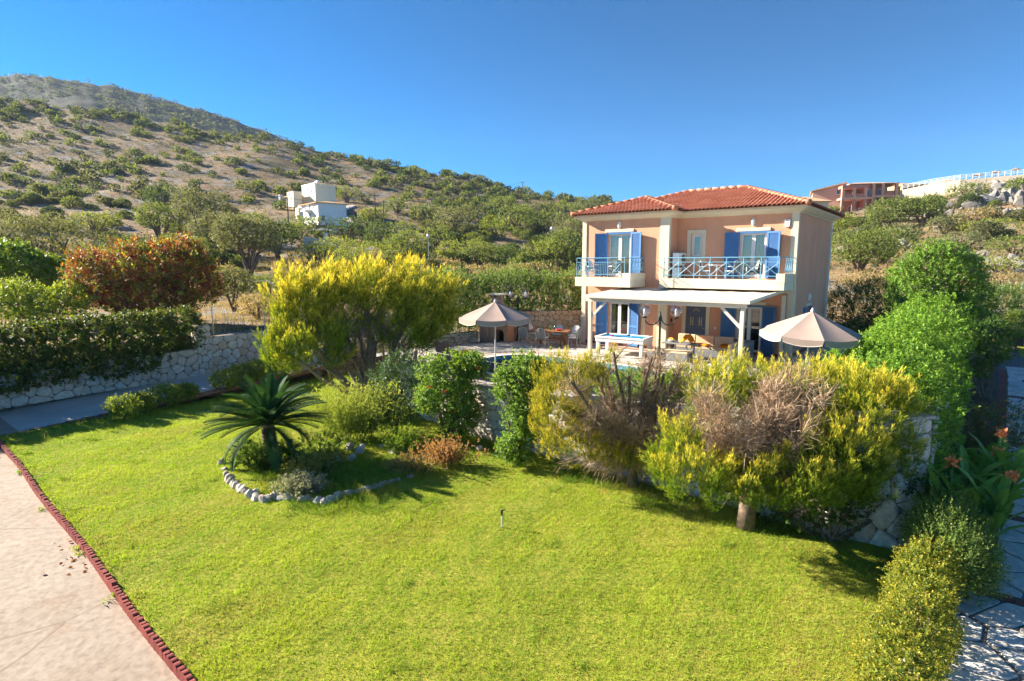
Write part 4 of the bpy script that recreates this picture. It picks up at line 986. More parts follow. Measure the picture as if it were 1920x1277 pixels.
# barbecue
bq = lot_empty('barbecue', -3.72, -3.55, 0.0, R_(12)); tag(bq, 'built in peach barbecue with arched niche and chimney', 'barbecue')
M['bbq'] = plain('bbq_stucco', (0.50, 0.27, 0.15), .9, .1, var=.08, bmp=.15)
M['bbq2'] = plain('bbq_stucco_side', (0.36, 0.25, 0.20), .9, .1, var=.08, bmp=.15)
prof = [(-.05, 0), (-.05, .98), (1.0, .98), (1.0, 0), (.78, 0), (.78, .42)] + [(.50 + .28 * math.cos(a), .42 + .24 * math.sin(a)) for a in np.linspace(.2, 2.94, 9)] + [(.22, .42), (.22, 0)]
f = MB(); nn = len(prof); f.add([(x, -.35, z) for x, z in prof] + [(x, .35, z) for x, z in prof], [tuple(range(nn)), tuple(range(nn, 2 * nn))[::-1]] + [(i, (i + 1) % nn, nn + (i + 1) % nn, nn + i) for i in range(nn)]); f.build('arch_front', M['bbq'], bq)
MB().box(.2, .352, 0, .8, .37, .9).build('niche_back', M['soot'], bq)
MB().bbox(-.60, -.42, 0, -.052, .36, 1.10, .015).build('side_block', M['bbq2'], bq); MB().bbox(-.05, -.44, .981, 1.06, .40, 1.06, .012).build('worktop', M['bbq'], bq)
MB().box(-.6, .0, 1.101, -.05, .36, 1.9).box(-.049, .28, 1.061, 1.0, .36, 1.75).build('hearth_back', M['bbq2'], bq); MB().box(-.04, .02, 1.062, .98, .279, 1.45).build('firebox', M['soot'], bq)
MB().add([(-.6, -.3, 1.5), (1.0, -.3, 1.5), (1.0, .36, 1.5), (-.6, .36, 1.5), (-.1, 0, 1.92), (.45, 0, 1.92), (.45, .36, 1.92), (-.1, .36, 1.92)], [(0, 1, 5, 4), (1, 2, 6, 5), (2, 3, 7, 6), (3, 0, 4, 7), (4, 5, 6, 7), (0, 3, 2, 1)]).build('hood', M['bbq2'], bq)
MB().box(-.08, .02, 1.921, .43, .34, 2.25).build('chimney', M['bbq2'], bq)
for x in (-.06, .33): MB().box(x, .04, 2.251, x + .08, .32, 2.35).build('chimney_leg', M['coping'], bq)
MB().bbox(-.22, -.1, 2.351, .57, .46, 2.42, .01).build('chimney_cap', M['copingw'], bq)

def lamp(x, y, z, h, R0, label, arm=.52, big=True):
    r = lot_empty('garden_lamp', x, y, z, 0.5); tag(r, label, 'lamp', 'twin globe lamp posts'); m = M['greenmetal']
    MB().lathe([(.16, 0), (.16, .06), (.09, .12), (.07, .35), (.045, .40), (.04, h), (.055, h + .02), (.07, h + .10), (.045, h + .2), (.012, h + .36)], (0, 0, 0), 14).build('post', m, r, True)
    for sx in (-1, 1):
        pts = [(sx * (.05), 0, h + .14)] + [(sx * (.05 + arm / 2 - arm / 2 * math.cos(a)), 0, h + .10 - .26 * math.sin(a)) for a in np.linspace(.2, math.pi - .1, 9)]
        MB().tube(pts, .022, 8).build('arm', m, r, True); cx = sx * (.05 + arm); zc = h + .12
        MB().lathe([(.09, 0), (.10, .03), (.08, .05)], (cx, 0, zc - .02), 12).build('cup', m, r)
        MB().lathe([(.04, 0), (.05, .12), (.05, .24), (.03, .28)], (cx, 0, zc + .05), 10).build('bulb', M['bulb'], r, True)
        g = MB(); g.lathe([(max(.004, R0 * math.sin(a)), R0 - R0 * math.cos(a)) for a in np.linspace(.25, math.pi, 14)], (cx, 0, zc + .02), 24); g.build('globe', M['globe'], r, True)
lamp(6.1, -5.45, 0.01, 1.78, .25, 'tall dark lamp post with two clear globes before the pergola')
lamp(-2.75, -2.75, 0.01, 2.05, .21, 'dark lamp post with two clear globes beside the barbecue', arm=.34)

def umbrella(x, y, z, label, R0=1.27, zb=2.13, zt=2.64, n=8, rot=.2, tilt=(0, 0)):
    r = lot_empty('patio_umbrella', x, y, z); tag(r, label, 'umbrella', 'taupe patio umbrellas'); r.rotation_euler = (tilt[0], tilt[1], LANG)
    MB().tube([(0, 0, 0), (0, 0, zt + .03)], .022, 10).build('pole', M['alu'], r); MB().lathe([(.26, 0), (.25, .07), (.05, .09), (.045, .3)], (0, 0, 0), 16).build('base', M['coping'], r)
    MB().lathe([(.05, 0), (.03, .05), (.012, .09)], (0, 0, zt), 10).build('finial', M['alu'], r)
    for k in range(n):
        a0 = rot + 2 * math.pi * k / n; a1 = rot + 2 * math.pi * (k + 1) / n; mb = MB(); V = []; m = 6; q = 6
        for j in range(m + 1):
            t = .03 + .97 * j / m
            for i in range(q + 1):
                s_ = i / q; px_ = (1 - s_) * math.cos(a0) + s_ * math.cos(a1); py_ = (1 - s_) * math.sin(a0) + s_ * math.sin(a1)
                V.append((px_ * R0 * t, py_ * R0 * t, zt - (zt - zb) * t - .05 * math.sin(math.pi * s_) * t * (1 - .3 * t)))
        F = [(j * (q + 1) + i, j * (q + 1) + i + 1, (j + 1) * (q + 1) + i + 1, (j + 1) * (q + 1) + i) for j in range(m) for i in range(q)]
        mb.add(V, F); mb.build('panel', M['taupe'], r, True)
        vb = MB(); W = V[-(q + 1):]; e = .03
        W2 = [(x_ * 1.005, y_ * 1.005, z_ - .17 + .045 * (1 - math.sin(math.pi * i / q)) ** 1.5) for i, (x_, y_, z_) in enumerate(W)]
        W[0] = tuple(np.array(W[0]) * (1 - e) + np.array(W[1]) * e); W[-1] = tuple(np.array(W[-1]) * (1 - e) + np.array(W[-2]) * e)
        W2[0] = tuple(np.array(W2[0]) * .8 + np.array(W2[1]) * .2); W2[-1] = tuple(np.array(W2[-1]) * .8 + np.array(W2[-2]) * .2)
        vb.add(W + W2, [(i, i + 1, q + 2 + i, q + 1 + i) for i in range(q)]).build('valance', M['taupe'], r, True)
        MB().tube(W2, .008, 4).build('trim', M['taupe_dark'], r)
        MB().tube([(0, 0, zt - .06), (R0 * math.cos(a0) * .99, R0 * math.sin(a0) * .99, zb - .02)], .009, 5).build('rib', M['alu'], r)
umbrella(2.7, -11.0, 0.01, 'open taupe patio umbrella beside the pool and barbecue', R0=1.25)
umbrella(11.63, -8.42, 0.02, 'open taupe patio umbrella over the green hedge at the villa corner', R0=1.28, zb=2.04, zt=2.62, rot=.45, tilt=(.03, .05))

# sun lounger with red towel, wall railing
def lounger(x, y, rz, label, towel):
    r = lot_empty('sun_lounger', x, y, 0.012, rz); tag(r, label, 'sun lounger', 'sun loungers by the pool')
    MB().bar((-.3, -.9, .3), (-.3, .9, .3), .05).bar((.3, -.9, .3), (.3, .9, .3), .05).bar((-.3, -.9, .3), (.3, -.9, .3), .05).build('frame', M['white'], r)
    for sx in (-.28, .28):
        for sy in (-.7, .6): MB().box(sx - .02, sy - .02, 0, sx + .02, sy + .02, .28).build('leg', M['white'], r)
    MB().bbox(-.29, -.9, .325, .29, .3, .40, .02).build('mattress', M[towel], r); MB().obox((0, .6, .52), (.29, .36, .04), Matrix.Rotation(R_(35), 3, 'X')).build('backrest', M[towel], r)
lounger(1.5, -11.05, R_(60), 'sun lounger with red mattress under the pool umbrella', 'red'); lounger(-.6, -10.0, R_(60), 'sun lounger with terracotta mattress left of the pool', 'bandred')
rw = MB(); pts = [(-3.2, -10.05), (-1.2, -11.2), (.5, -11.95), (2.7, -12.25), (5.5, -12.4)]
Wp = [np.array(L(*p, .06)) for p in pts]; Z_ = np.array([0, 0, 1])
for a, b in zip(Wp, Wp[1:]):
    for hh in (.12, .82): rw.tube([a + Z_ * hh, b + Z_ * hh], .012, 5)
    n = int(np.linalg.norm(b - a) / .32)
    for k in range(n):
        t = k / n; q = a * (1 - t) + b * t; rw.tube([q, q + Z_ * .82], .009, 5); q2 = a * (1 - (k + 1) / n) + b * (k + 1) / n
        if k % 2 == 0: rw.tube([q + Z_ * .12, q2 + Z_ * .80], .006, 4); rw.tube([q2 + Z_ * .12, q + Z_ * .80], .006, 4)
o = rw.build('terrace_railing', M['black']); tag(o, 'thin black iron railing on top of the retaining wall', 'railing')

# sprinkler riser, small stones, fence posts with wires
p = at_z(941, 988, -1.6); sp = empty('sprinkler', p); tag(sp, 'short grey sprinkler pipe standing alone in the lawn', 'sprinkler')
MB().tube([(0, 0, -.05), (0, 0, .26)], .014, 8).build('pipe', M['alu'], sp); MB().lathe([(.018, 0), (.018, .05), (.026, .06), (.026, .10), (.012, .13)], (0, 0, .25), 10).build('head', M['black'], sp); MB().bar((0, 0, .36), (.07, .02, .375), .018).build('nozzle', M['black'], sp)
GF = 'galvanised fence posts along the drive wall'
ftop = []
for i, yy in enumerate([-29, -26.0, -23.0, -19.9, -16.9, -13.1, -10.5, -8.0, -5.4]):
    zb = np.interp(yy, [-30, -14, -13.4, -2], [-.55, -.05, .42, .75]); p = L(-13.45, yy, zb - .02); ht = 1.45
    o = MB().tube([(0, 0, 0), (0, 0, ht)], .026, 8).build('fence_post', M['steel'], None, False, p); tag(o, 'thin galvanised post on the stone wall along the drive', 'fence post', GF); ftop.append(p)
wf = MB()
for a, b in zip(ftop, ftop[1:]):
    for hh in (.1, .4, .7, 1.0, 1.3): wf.tube([np.array(a) + Z_ * hh, np.array(b) + Z_ * hh], .0014, 3, False)
o = wf.build('wire_mesh', M['steel']); tag(o, 'thin wire mesh fence stretched between the posts above the wall', 'fence')

# white car behind the hedge
cr = empty('car', L(12.4, 10.9, -.27), LANG + R_(80)); tag(cr, 'white car half hidden behind the green hedge beside the villa', 'car')
sec = [(-2.0, .45, .62), (-1.95, .45, .85), (-1.2, .45, .95), (-.55, .45, 1.42), (.7, .45, 1.48), (1.5, .45, 1.12), (2.0, .45, .98), (2.05, .45, .55)]
def car_body(mb, hw, prof, inset):
    V = []; n = len(prof)
    for sx in (-1, 1):
        for (x, z) in prof: V.append((x, sx * (hw - inset * max(0, z - .9)), z))
    mb.add(V, [tuple(range(n)), tuple(range(n, 2 * n))[::-1]] + [(i, (i + 1) % n, n + (i + 1) % n, n + i) for i in range(n)])
M['carpaint'] = plain('white_car_paint', (.80, .80, .80), .25, .5, var=.01)
b_ = MB(); car_body(b_, .85, [(-2.05, .30), (-2.08, .62), (-1.95, .84), (-1.15, .95), (-.45, 1.42), (.1, 1.50), (.9, 1.48), (1.75, 1.0), (2.05, .9), (2.08, .3)], .28); b_.build('body', M['carpaint'], cr, False)
w_ = MB(); car_body(w_, .866, [(-.98, .97), (-.42, 1.36), (.1, 1.43), (.85, 1.41), (1.45, 1.02)], .28); w_.build('side_windows', M['dark'], cr)
MB().add([(-1.16, -.74, .965), (-1.16, .74, .965), (-.50, .62, 1.405), (-.50, -.62, 1.405)], [(0, 1, 2, 3)]).build('windscreen', M['dark'], cr)
for (x, y) in ((-1.3, -.8), (-1.3, .8), (1.3, -.8), (1.3, .8)):
    w0 = empty('wheel', (x, y, .31), 0, cr); MB().lathe([(.2, -.09), (.31, -.08), (.31, .08), (.2, .09)], (0, 0, 0), 20).xf(lambda a, b, c: (a, c, b)).build('tyre', M['black'], w0); MB().lathe([(.02, -.092), (.2, -.092), (.2, .092), (.02, .092)], (0, 0, 0), 14).xf(lambda a, b, c: (a, c, b)).build('rim', M['steel'], w0)
for y in (-.6, .6): MB().bbox(-2.10, y - .16, .62, -2.0, y + .16, .78, .02).build('headlight', M['bulb'], cr)
# ------------------------------------------------------------------ foliage tools
def unit(a): return a / np.maximum(np.linalg.norm(a, axis=-1, keepdims=True), 1e-9)
def rdir(n): return unit(rng.normal(size=(n, 3)))
UP = np.array([0, 0, 1.0]); LEAF = 1.28
def leaves(C, D, Lf, Wf, fold=0.15, roll=None, S=None):
    n = len(C)
    if S is None: S = unit(np.cross(D, rdir(n)))
    Nn = np.cross(S, D); Lf = np.broadcast_to(Lf, (n,))[:, None]; Wf = np.broadcast_to(Wf, (n,))[:, None]
    return np.stack([C, C + D * Lf * .45 + S * Wf + Nn * Wf * fold, C + D * Lf, C + D * Lf * .45 - S * Wf + Nn * Wf * fold], 1)
def blob_pts(blobs, n, shell=.18, inner=.12, bottom=-0.75, gap=0.0, gf=2.2, zmin=None):
    """points on a lumpy body made of ellipsoids (cx,cy,cz,rx,ry,rz), with outward normals."""
    B = np.array(blobs, float); ar = (B[:, 3] * B[:, 4] + B[:, 3] * B[:, 5] + B[:, 4] * B[:, 5]); ar /= ar.sum()
    P = []; Nr = []; got = 0
    for _ in range(12):
        m = int((n - got) * 1.9) + 50; k = rng.choice(len(B), m, p=ar); d = rdir(m)
        r = 1 - np.abs(rng.normal(0, shell, m)); deep = rng.random(m) < inner; r[deep] = rng.random(deep.sum()) ** .5
        r = r * (1 + .15 * fnoise(d[:, 0] * 3 + k * 7, d[:, 1] * 3, d[:, 2] * 3, f=1.5, o=2)); ws = rng.random(m) < .10; r[ws] *= 1 + .22 * rng.random(ws.sum())
        p = B[k, :3] + d * B[k, 3:] * r[:, None]; ok = d[:, 2] > bottom
        for j in range(len(B)):
            q = np.linalg.norm((p - B[j, :3]) / B[j, 3:], axis=1); ok &= (k == j) | (q > .80) | deep
        if gap > 0: ok &= fnoise(p[:, 0], p[:, 1], p[:, 2], f=gf, o=2) > (-1.2 + gap)
        if zmin is not None: ok &= p[:, 2] > zmin
        P.append(p[ok]); Nr.append(unit(d[ok] / B[k[ok], 3:])); got += ok.sum()
        if got >= n: break
    return np.concatenate(P)[:n], np.concatenate(Nr)[:n]
def pal(cols, n, w=None, jit=.12):
    c = np.array(cols, float); k = rng.choice(len(c), n, p=w); return c[k] * (1 + jit * rng.normal(size=(n, 1)))
def shoots(P, A, m, ln, Lf, Wf, cols, tipc=None, tip=.3, phi=(1.25, .55), w=None, fold=.2, ljit=.25):
    n = len(P); e1 = unit(np.cross(A, rdir(n))); e2 = np.cross(A, e1); V = []; Cc = []; base = pal(cols, n, w) * LEAF; ln = ln * (1 + .3 * rng.normal(size=n)).clip(.4, 1.8)
    for j in range(m):
        t = (j + .5) / m; az = j * 2.4 + rng.random(n) * .9; rad = e1 * np.cos(az)[:, None] + e2 * np.sin(az)[:, None]
        ph = phi[0] + (phi[1] - phi[0]) * t + .15 * rng.normal(size=n); D = unit(A * np.cos(ph)[:, None] + rad * np.sin(ph)[:, None] + .12 * rng.normal(size=(n, 3)))
        S = unit(np.cross(A + .25 * rng.normal(size=(n, 3)), D)); sc = (1 - ljit + 2 * ljit * rng.random(n)) * (1 - .3 * t)
        V.append(leaves(P + A * (ln * t)[:, None], D, Lf * sc, Wf * sc, fold, S=S))
        c = base * (1 + .12 * rng.normal(size=(n, 1)))
        if tipc is not None: k = tip * (t ** 1.5) * rng.random(n)[:, None] * 2; k = k.clip(0, 1); c = c * (1 - k) + np.array(tipc) * k
        Cc.append(c)
    return np.concatenate(V), np.concatenate(Cc).clip(.003, 1)
def px_blobs(y, L_):
    """ellipsoids from their outline in the photograph at distance y: (u, v, half width, half height, dy, depth ratio)."""
    out = []
    for (u, v, ru, rv, dy, rd) in L_:
        c = at_y(u, v, y + dy); s = px_m(c); out.append((c[0], c[1], c[2], ru / s, rd * ru / s, rv / s))
    return out
def limbs(base, tips, r0, mid=.45, n=7, wob=.12, sub=0):
    mb = MB(); base = np.array(base, float)
    for tp in tips:
        tp = np.array(tp, float); d = tp - base; ln = np.linalg.norm(d); pts = []
        for k in range(6):
            t = k / 5; p = base + d * t; p[2] += math.sin(t * math.pi) * -.05 * ln; p[:2] += rng.normal(0, wob * ln * .12, 2) * math.sin(t * math.pi); pts.append(p)
        mb.tube(pts, [r0 * (1 - .82 * k / 5) for k in range(6)], n)
        for _ in range(sub):
            t = rng.uniform(.35, .85); p = base + d * t; q = p + unit(rng.normal(size=3) + np.array([0, 0, .5]) + d / ln * .8) * ln * rng.uniform(.2, .45)
            mb.tube([p, (p + q) / 2 + rng.normal(0, .03, 3), q], [r0 * .4, r0 * .25, r0 * .08], 5)
    return mb
def plant(name, label, cat, base, V, C, mat, trunk=None, group=None, crown='foliage', bark='bark'):
    r = empty(name, tuple(base)); tag(r, label, cat, group); b = np.array(base)
    mesh_arr(crown, V - b, M[mat], C, r)
    if trunk is not None:
        trunk.xf(lambda x, y, z: (x - b[0], y - b[1], z - b[2])); trunk.build('trunk', M[bark], r, True)
    return r
def broad(name, label, cat, base, blobs, n, Lf, Wf, cols, m=7, ln=.16, tipc=None, tip=.3, upb=.5, shell=.16, inner=.12, gap=.25, gf=2.2, mat='leaf', r0=.05, group=None, bottom=-.8, sub=3, w=None, flowers=None, zmin=None, crown='foliage', phi=(1.25, .55), stems=False):
    P, Nr = blob_pts(blobs, n, shell, inner, bottom, gap, gf, zmin=base[2] + .03 if zmin is None else zmin)
    A = unit(Nr * .8 + UP * upb + .35 * rng.normal(size=Nr.shape)); V, C = shoots(P, A, m, ln, Lf, Wf, cols, tipc, tip, w=w, phi=phi)
    tr = limbs((base[0], base[1], base[2] - .1), [(b[0], b[1], b[2] + b[5] * .3) for b in blobs], r0, sub=sub)
    if stems:
        tr = MB()
        for b in blobs: tr.tube([(b[0], b[1], base[2] - .05), (b[0] + .03, b[1], (base[2] + b[2]) / 2), (b[0], b[1] + .03, b[2] + b[5] * .3)], [.03, .022, .01], 5)
    r = plant(name, label, cat, base, V, C, mat, tr, group, crown)
    if flowers:
        fn, fs, fc = flowers; k = rng.choice(len(P), fn); k = k[Nr[k, 2] > -.3]; fp = P[k] + A[k] * (ln + .04)
        fv = []; fcol = []
        for j in range(5):
            az = j * 1.257; e1 = unit(np.cross(A[k], rdir(len(k)))); e2 = np.cross(A[k], e1); rad = e1 * math.cos(az) + e2 * math.sin(az)
            fv.append(leaves(fp, unit(A[k] * .55 + rad), fs, fs * .42)); fcol.append(pal(fc, len(k)))
        mesh_arr('blossoms', np.concatenate(fv) - np.array(base), M['leaf_soft'], np.concatenate(fcol).clip(0, 1), r)
    return r
# --- golden cypress sprays
def sprays(P, A, ln, m=22, wd=.34, gold=None, c0=(.055, .115, .016), c1=(.16, .24, .022), c2=(.62, .47, .035), tw=.013):
    n = len(P); V = []; C = []; ln = ln * (1 + .3 * rng.normal(size=n)).clip(.45, 1.8); gold = np.ones(n) if gold is None else gold
    e1 = unit(np.cross(A, rdir(n))); e2 = np.cross(A, e1); bend = UP[None] * .35
    for j in range(m):
        t = rng.random(n) ** .8; az = rng.random(n) * 6.283; rad = e1 * np.cos(az)[:, None] + e2 * np.sin(az)[:, None]
        ax = unit(A + bend * t[:, None]); r = wd * ln * (1 - t) ** .8 * rng.random(n) ** .5 * .6
        c = P + ax * (ln * t)[:, None] + rad * r[:, None]; D = unit(ax * .95 + rad * .42 + UP * .15 + .16 * rng.normal(size=(n, 3))); l = ln * (.30 + .18 * rng.random(n)) * (1 - .35 * t)
        S = unit(np.cross(D, rdir(n))) * (tw * (1 + .4 * rng.random(n)))[:, None]
        V.append(np.stack([c - S, c + S, c + D * l[:, None] + S * .35, c + D * l[:, None] - S * .35], 1))
        k = (t * 1.15 + .25 * rng.random(n) - .15).clip(0, 1); g = np.array(c0) * (1 - k[:, None]) + np.array(c1) * k[:, None]
        kk = ((k - .35) / .65).clip(0, 1) * gold; g = g * (1 - kk[:, None]) + np.array(c2) * kk[:, None]; g = g * (1 + .12 * rng.normal(size=(n, 1)))
        g4 = np.repeat(g[:, None, :], 4, 1); g4[:, 2:] = g4[:, 2:] * (1 - .35 * gold[:, None, None]) + np.array(c2) * .35 * gold[:, None, None]; C.append(g4)
    return np.concatenate(V), np.concatenate(C).clip(.004, 1)
def flames(blobs, ncl, clen, per, spread, goldf, lean=(0, 0, 0), m=10, gap=.15, gf=1.6, tw=.014, cols=None, bottom=-.75, splen=.45, wd=.45):
    Pc, Nc = blob_pts(blobs, ncl, .10, .05, bottom, gap, gf); n = len(Pc); Ac = unit(Nc * .5 + UP * .75 + np.array(lean) + .22 * rng.normal(size=Pc.shape)); cl = clen * (.55 + .8 * rng.random(n)); gc = goldf(Pc, Nc)
    P = []; A = []; G = []; Lh = []
    for j in range(per):
        t = rng.random(n) ** .9; rd = rdir(n); rd = unit(rd - Ac * (rd * Ac).sum(1, keepdims=True)); rr = spread * cl * (1 - t) ** .7 * rng.random(n) ** .5
        P.append(Pc - Ac * (cl * .35)[:, None] + Ac * (cl * t)[:, None] + rd * rr[:, None]); A.append(unit(Ac + rd * (.55 * (1 - t))[:, None])); G.append((gc * (.25 + .95 * t)).clip(0, 1)); Lh.append(cl * splen * (1 - .25 * t))
    P = np.concatenate(P); c0, c1, c2 = cols or (G0, G1, G2)
    return sprays(P, np.concatenate(A), np.concatenate(Lh), m, wd, np.concatenate(G), c0, c1, c2, tw)
def dead_bundles(hub, tips, nb, per, ln, wd, cols, t0=.3, sp=.38, droop=.06):
    tips = np.array(tips); k = rng.integers(0, len(tips), nb); t = t0 + (1 - t0) * rng.random(nb); d = tips[k] - hub; o = hub + d * t[:, None] + rng.normal(0, .07, (nb, 3)); dd = unit(unit(d) * 1.0 + .5 * rng.normal(size=(nb, 3)) - UP * .05)
    O = np.repeat(o, per, 0); D = unit(np.repeat(dd, per, 0) + sp * rng.normal(size=(nb * per, 3))); return twigs(O + D * (rng.random((nb * per, 1)) * ln * .6), D, ln, wd, cols, 2, droop)
def twigs(P, D, ln, wd, cols, seg=2, droop=0.0):
    n = len(P); ln = ln * (1 + .35 * rng.normal(size=n)).clip(.3, 2); V = []; c = pal(cols, n, jit=.2); C = []; p = P.copy(); d = D.copy()
    for s_ in range(seg):
        S = unit(np.cross(d, rdir(n))) * wd * (1 - s_ / seg * .6); q = p + d * (ln / seg)[:, None]; V.append(np.stack([p - S, p + S, q + S * .5, q - S * .5], 1)); C.append(c)
        p = q; d = unit(d + .45 * rng.normal(size=(n, 3)) - UP * droop)
    return np.concatenate(V), np.concatenate(C).clip(.01, 1)

# ------------------------------------------------------------------ golden cypresses
G0, G1, G2 = (.075, .15, .018), (.24, .33, .025), (.88, .72, .09)
# large one at the left
b0 = at_z(692, 752, -1.58); yb = b0[1]
bl = px_blobs(yb, [(600, 566, 72, 34, .2, .8), (690, 556, 80, 30, .4, .8), (775, 562, 64, 32, .2, .8), (798, 592, 44, 38, .1, .8), (762, 628, 50, 36, -.3, .7), (556, 605, 40, 44, -.2, .7), (585, 655, 60, 40, -.9, .55), (545, 665, 36, 38, -.6, .6), (640, 590, 50, 34, -.2, .6)])
xc_ = at_y(640, 650, yb)[0]
V, C = flames(bl, 470, .95, 17, .24, lambda P, Nn: (.0 + .9 * ((P[:, 2] - b0[2] - 1.7) / 2.9).clip(0, 1) ** 1.4 + .22 * Nn[:, 2].clip(0, 1) + .55 * (P[:, 0] < xc_) * rng.random(len(P))).clip(0, 1), (.32, 0, 0), 12, .3, 1.6, .011)
tr = limbs(b0 - UP * .1, [(b[0], b[1], b[2]) for b in bl] + [at_y(705, 640, yb), at_y(670, 600, yb), at_y(760, 600, yb)], .17, sub=4)
tr.tube([b0 - UP * .1, at_y(695, 660, yb), at_y(697, 632, yb)], [.19, .16, .13], 9)
cyl = plant('golden_cypress', 'large golden cypress with spreading flame shaped top beside the drive', 'tree', b0, V, C, 'needle', tr, 'golden cypress trees', 'crown', 'bark_grey')
Pt, Nt = blob_pts(px_blobs(yb, [(690, 625, 70, 45, -.2, .6), (670, 670, 60, 45, -.1, .6), (640, 620, 60, 45, 0, .6)]), 4200, .5, .5)
V, C = twigs(Pt, unit(Pt - at_y(695, 700, yb) + .8 * rng.normal(size=Pt.shape)), .45, .006, [(.22, .17, .13), (.30, .24, .19), (.16, .12, .09)])
mesh_arr('dead_twigs', V - b0, M['twig'], C, cyl)
# half dead one in the middle
b1 = at_z(1188, 912, -1.6); yb = b1[1]
cut = [(1130, 700), (1180, 705), (1222, 668), (1238, 675), (1212, 690), (1070, 715), (1060, 760), (1275, 690), (1108, 680), (1290, 790), (1040, 800), (1150, 660), (1245, 700), (1310, 775)]
tips = [at_y(u, v, yb + rng.uniform(-.9, .8)) for u, v in cut]; tr = MB()
hub = at_y(1190, 850, yb); tr.tube([b1 - UP * .1, (b1 + hub) / 2 + np.array([-.05, 0, 0]), hub], [.15, .12, .13], 9)
for tp in tips:
    d = tp - hub; pts = [hub + d * t + rng.normal(0, .05, 3) * math.sin(t * 3.1) - UP * .12 * math.sin(t * 3.1) for t in np.linspace(0, 1, 6)]; tr.tube(pts, [.07, .06, .05, .043, .037, .032], 7)
    for _ in range(5):
        t = rng.uniform(.3, .95); p = hub + d * t; q = p + unit(d / np.linalg.norm(d) + .9 * rng.normal(size=3)) * rng.uniform(.3, .7); tr.tube([p, (p + q) / 2 + rng.normal(0, .04, 3), q], [.020, .013, .005], 5)
bl = px_blobs(yb, [(1055, 740, 45, 60, 0, .8), (1045, 800, 38, 45, -.2, .8), (1090, 712, 42, 24, .2, .8), (1085, 835, 55, 28, -.4, .8), (1150, 862, 50, 18, -.5, .6), (1030, 770, 25, 45, -.3, .8), (1130, 690, 36, 12, .3, .7), (1290, 720, 25, 25, .2, .8), (1235, 885, 30, 25, -.5, .6)])
V, C = flames(bl, 420, .34, 10, .42, lambda P, Nn: .45 + .5 * rng.random(len(P)), (0, 0, 0), 12, .4, 3.0, .0045, ((.12, .15, .02), (.32, .35, .04), (.78, .62, .08)), -.9, .6, .32)
c1 = plant('golden_cypress', 'half dead golden cypress with bare brown cut branches before the terrace wall', 'tree', b1, V, C, 'needle', tr, 'golden cypress trees', 'crown', 'bark')
DT = [(.44, .32, .21), (.54, .42, .30), (.32, .22, .14), (.58, .39, .24), (.25, .17, .11)]
V, C = dead_bundles(hub, tips + [at_y(rng.uniform(1070, 1290), rng.uniform(760, 880), yb + rng.uniform(-1.0, .6)) for _ in range(30)], 760, 20, .34, .0045, DT)
mesh_arr('dead_twigs', V - b1, M['twig'], C, c1)
# big spreading one at the right
b2 = at_z(1398, 988, -1.6); yb = b2[1]; hub = at_y(1405, 920, yb); tr = MB(); tr.tube([b2 - UP * .12, (b2 + hub) / 2, hub], [.20, .17, .19], 10)
bl2 = [(1300, 895, 72, 38, -.9, .8), (1400, 915, 85, 34, -1.2, .7), (1500, 905, 75, 40, -1.2, .7), (1580, 870, 70, 68, -1.0, .8), (1630, 815, 64, 80, -.5, .9), (1590, 755, 80, 50, 0, .9), (1490, 728, 80, 28, .5, .8), (1385, 715, 55, 22, .8, .8), (1345, 738, 50, 30, .6, .8), (1270, 850, 38, 50, -.6, .8), (1655, 790, 45, 55, -.2, .9), (1340, 770, 45, 40, .3, .8), (1665, 860, 40, 60, -.7, .9), (1450, 900, 70, 45, -.5, .8), (1560, 912, 60, 30, -.6, .8)]
bl = px_blobs(yb, bl2)
for b in bl + px_blobs(yb, [(1420, 760, 1, 1, -.6, 1), (1330, 800, 1, 1, -.3, 1), (1500, 780, 1, 1, -.9, 1), (1450, 840, 1, 1, -1.3, 1)]):
    tp = np.array(b[:3]); d = tp - hub; tr.tube([hub + d * t - UP * .15 * math.sin(t * 3.1) + rng.normal(0, .05, 3) * math.sin(t * 3.1) for t in np.linspace(0, 1, 6)], [.085, .07, .055, .045, .033, .02], 7)
    for _ in range(4):
        t = rng.uniform(.3, .95); p = hub + d * t; q = p + unit(d / np.linalg.norm(d) + .9 * rng.normal(size=3)) * rng.uniform(.3, .6); tr.tube([p, (p + q) / 2 + rng.normal(0, .04, 3), q], [.018, .012, .005], 5)
V, C = flames(bl, 1350, .36, 10, .36, lambda P, Nn: (.04 + .95 * (Nn[:, 2] * 1.1 + .12).clip(0, 1) + .15 * rng.normal(size=len(P))).clip(.0, 1), (0, 0, 0), 13, .12, 2.2, .0045, None, -.95, .6, .30)
c2 = plant('golden_cypress', 'broad golden cypress with yellow rim and brown dead middle at the wall end', 'tree', b2, V, C, 'needle', tr, 'golden cypress trees', 'crown', 'bark')
tips2 = [at_y(rng.uniform(1300, 1545), rng.uniform(705, 880), yb + rng.uniform(-1.2, .2)) for _ in range(40)] + [at_y(rng.uniform(1400, 1540), rng.uniform(690, 760), yb + rng.uniform(-.6, .5)) for _ in range(14)]
V, C = dead_bundles(hub, tips2, 950, 20, .32, .0045, DT)
mesh_arr('dead_twigs', V - b2, M['twig'], C, c2)

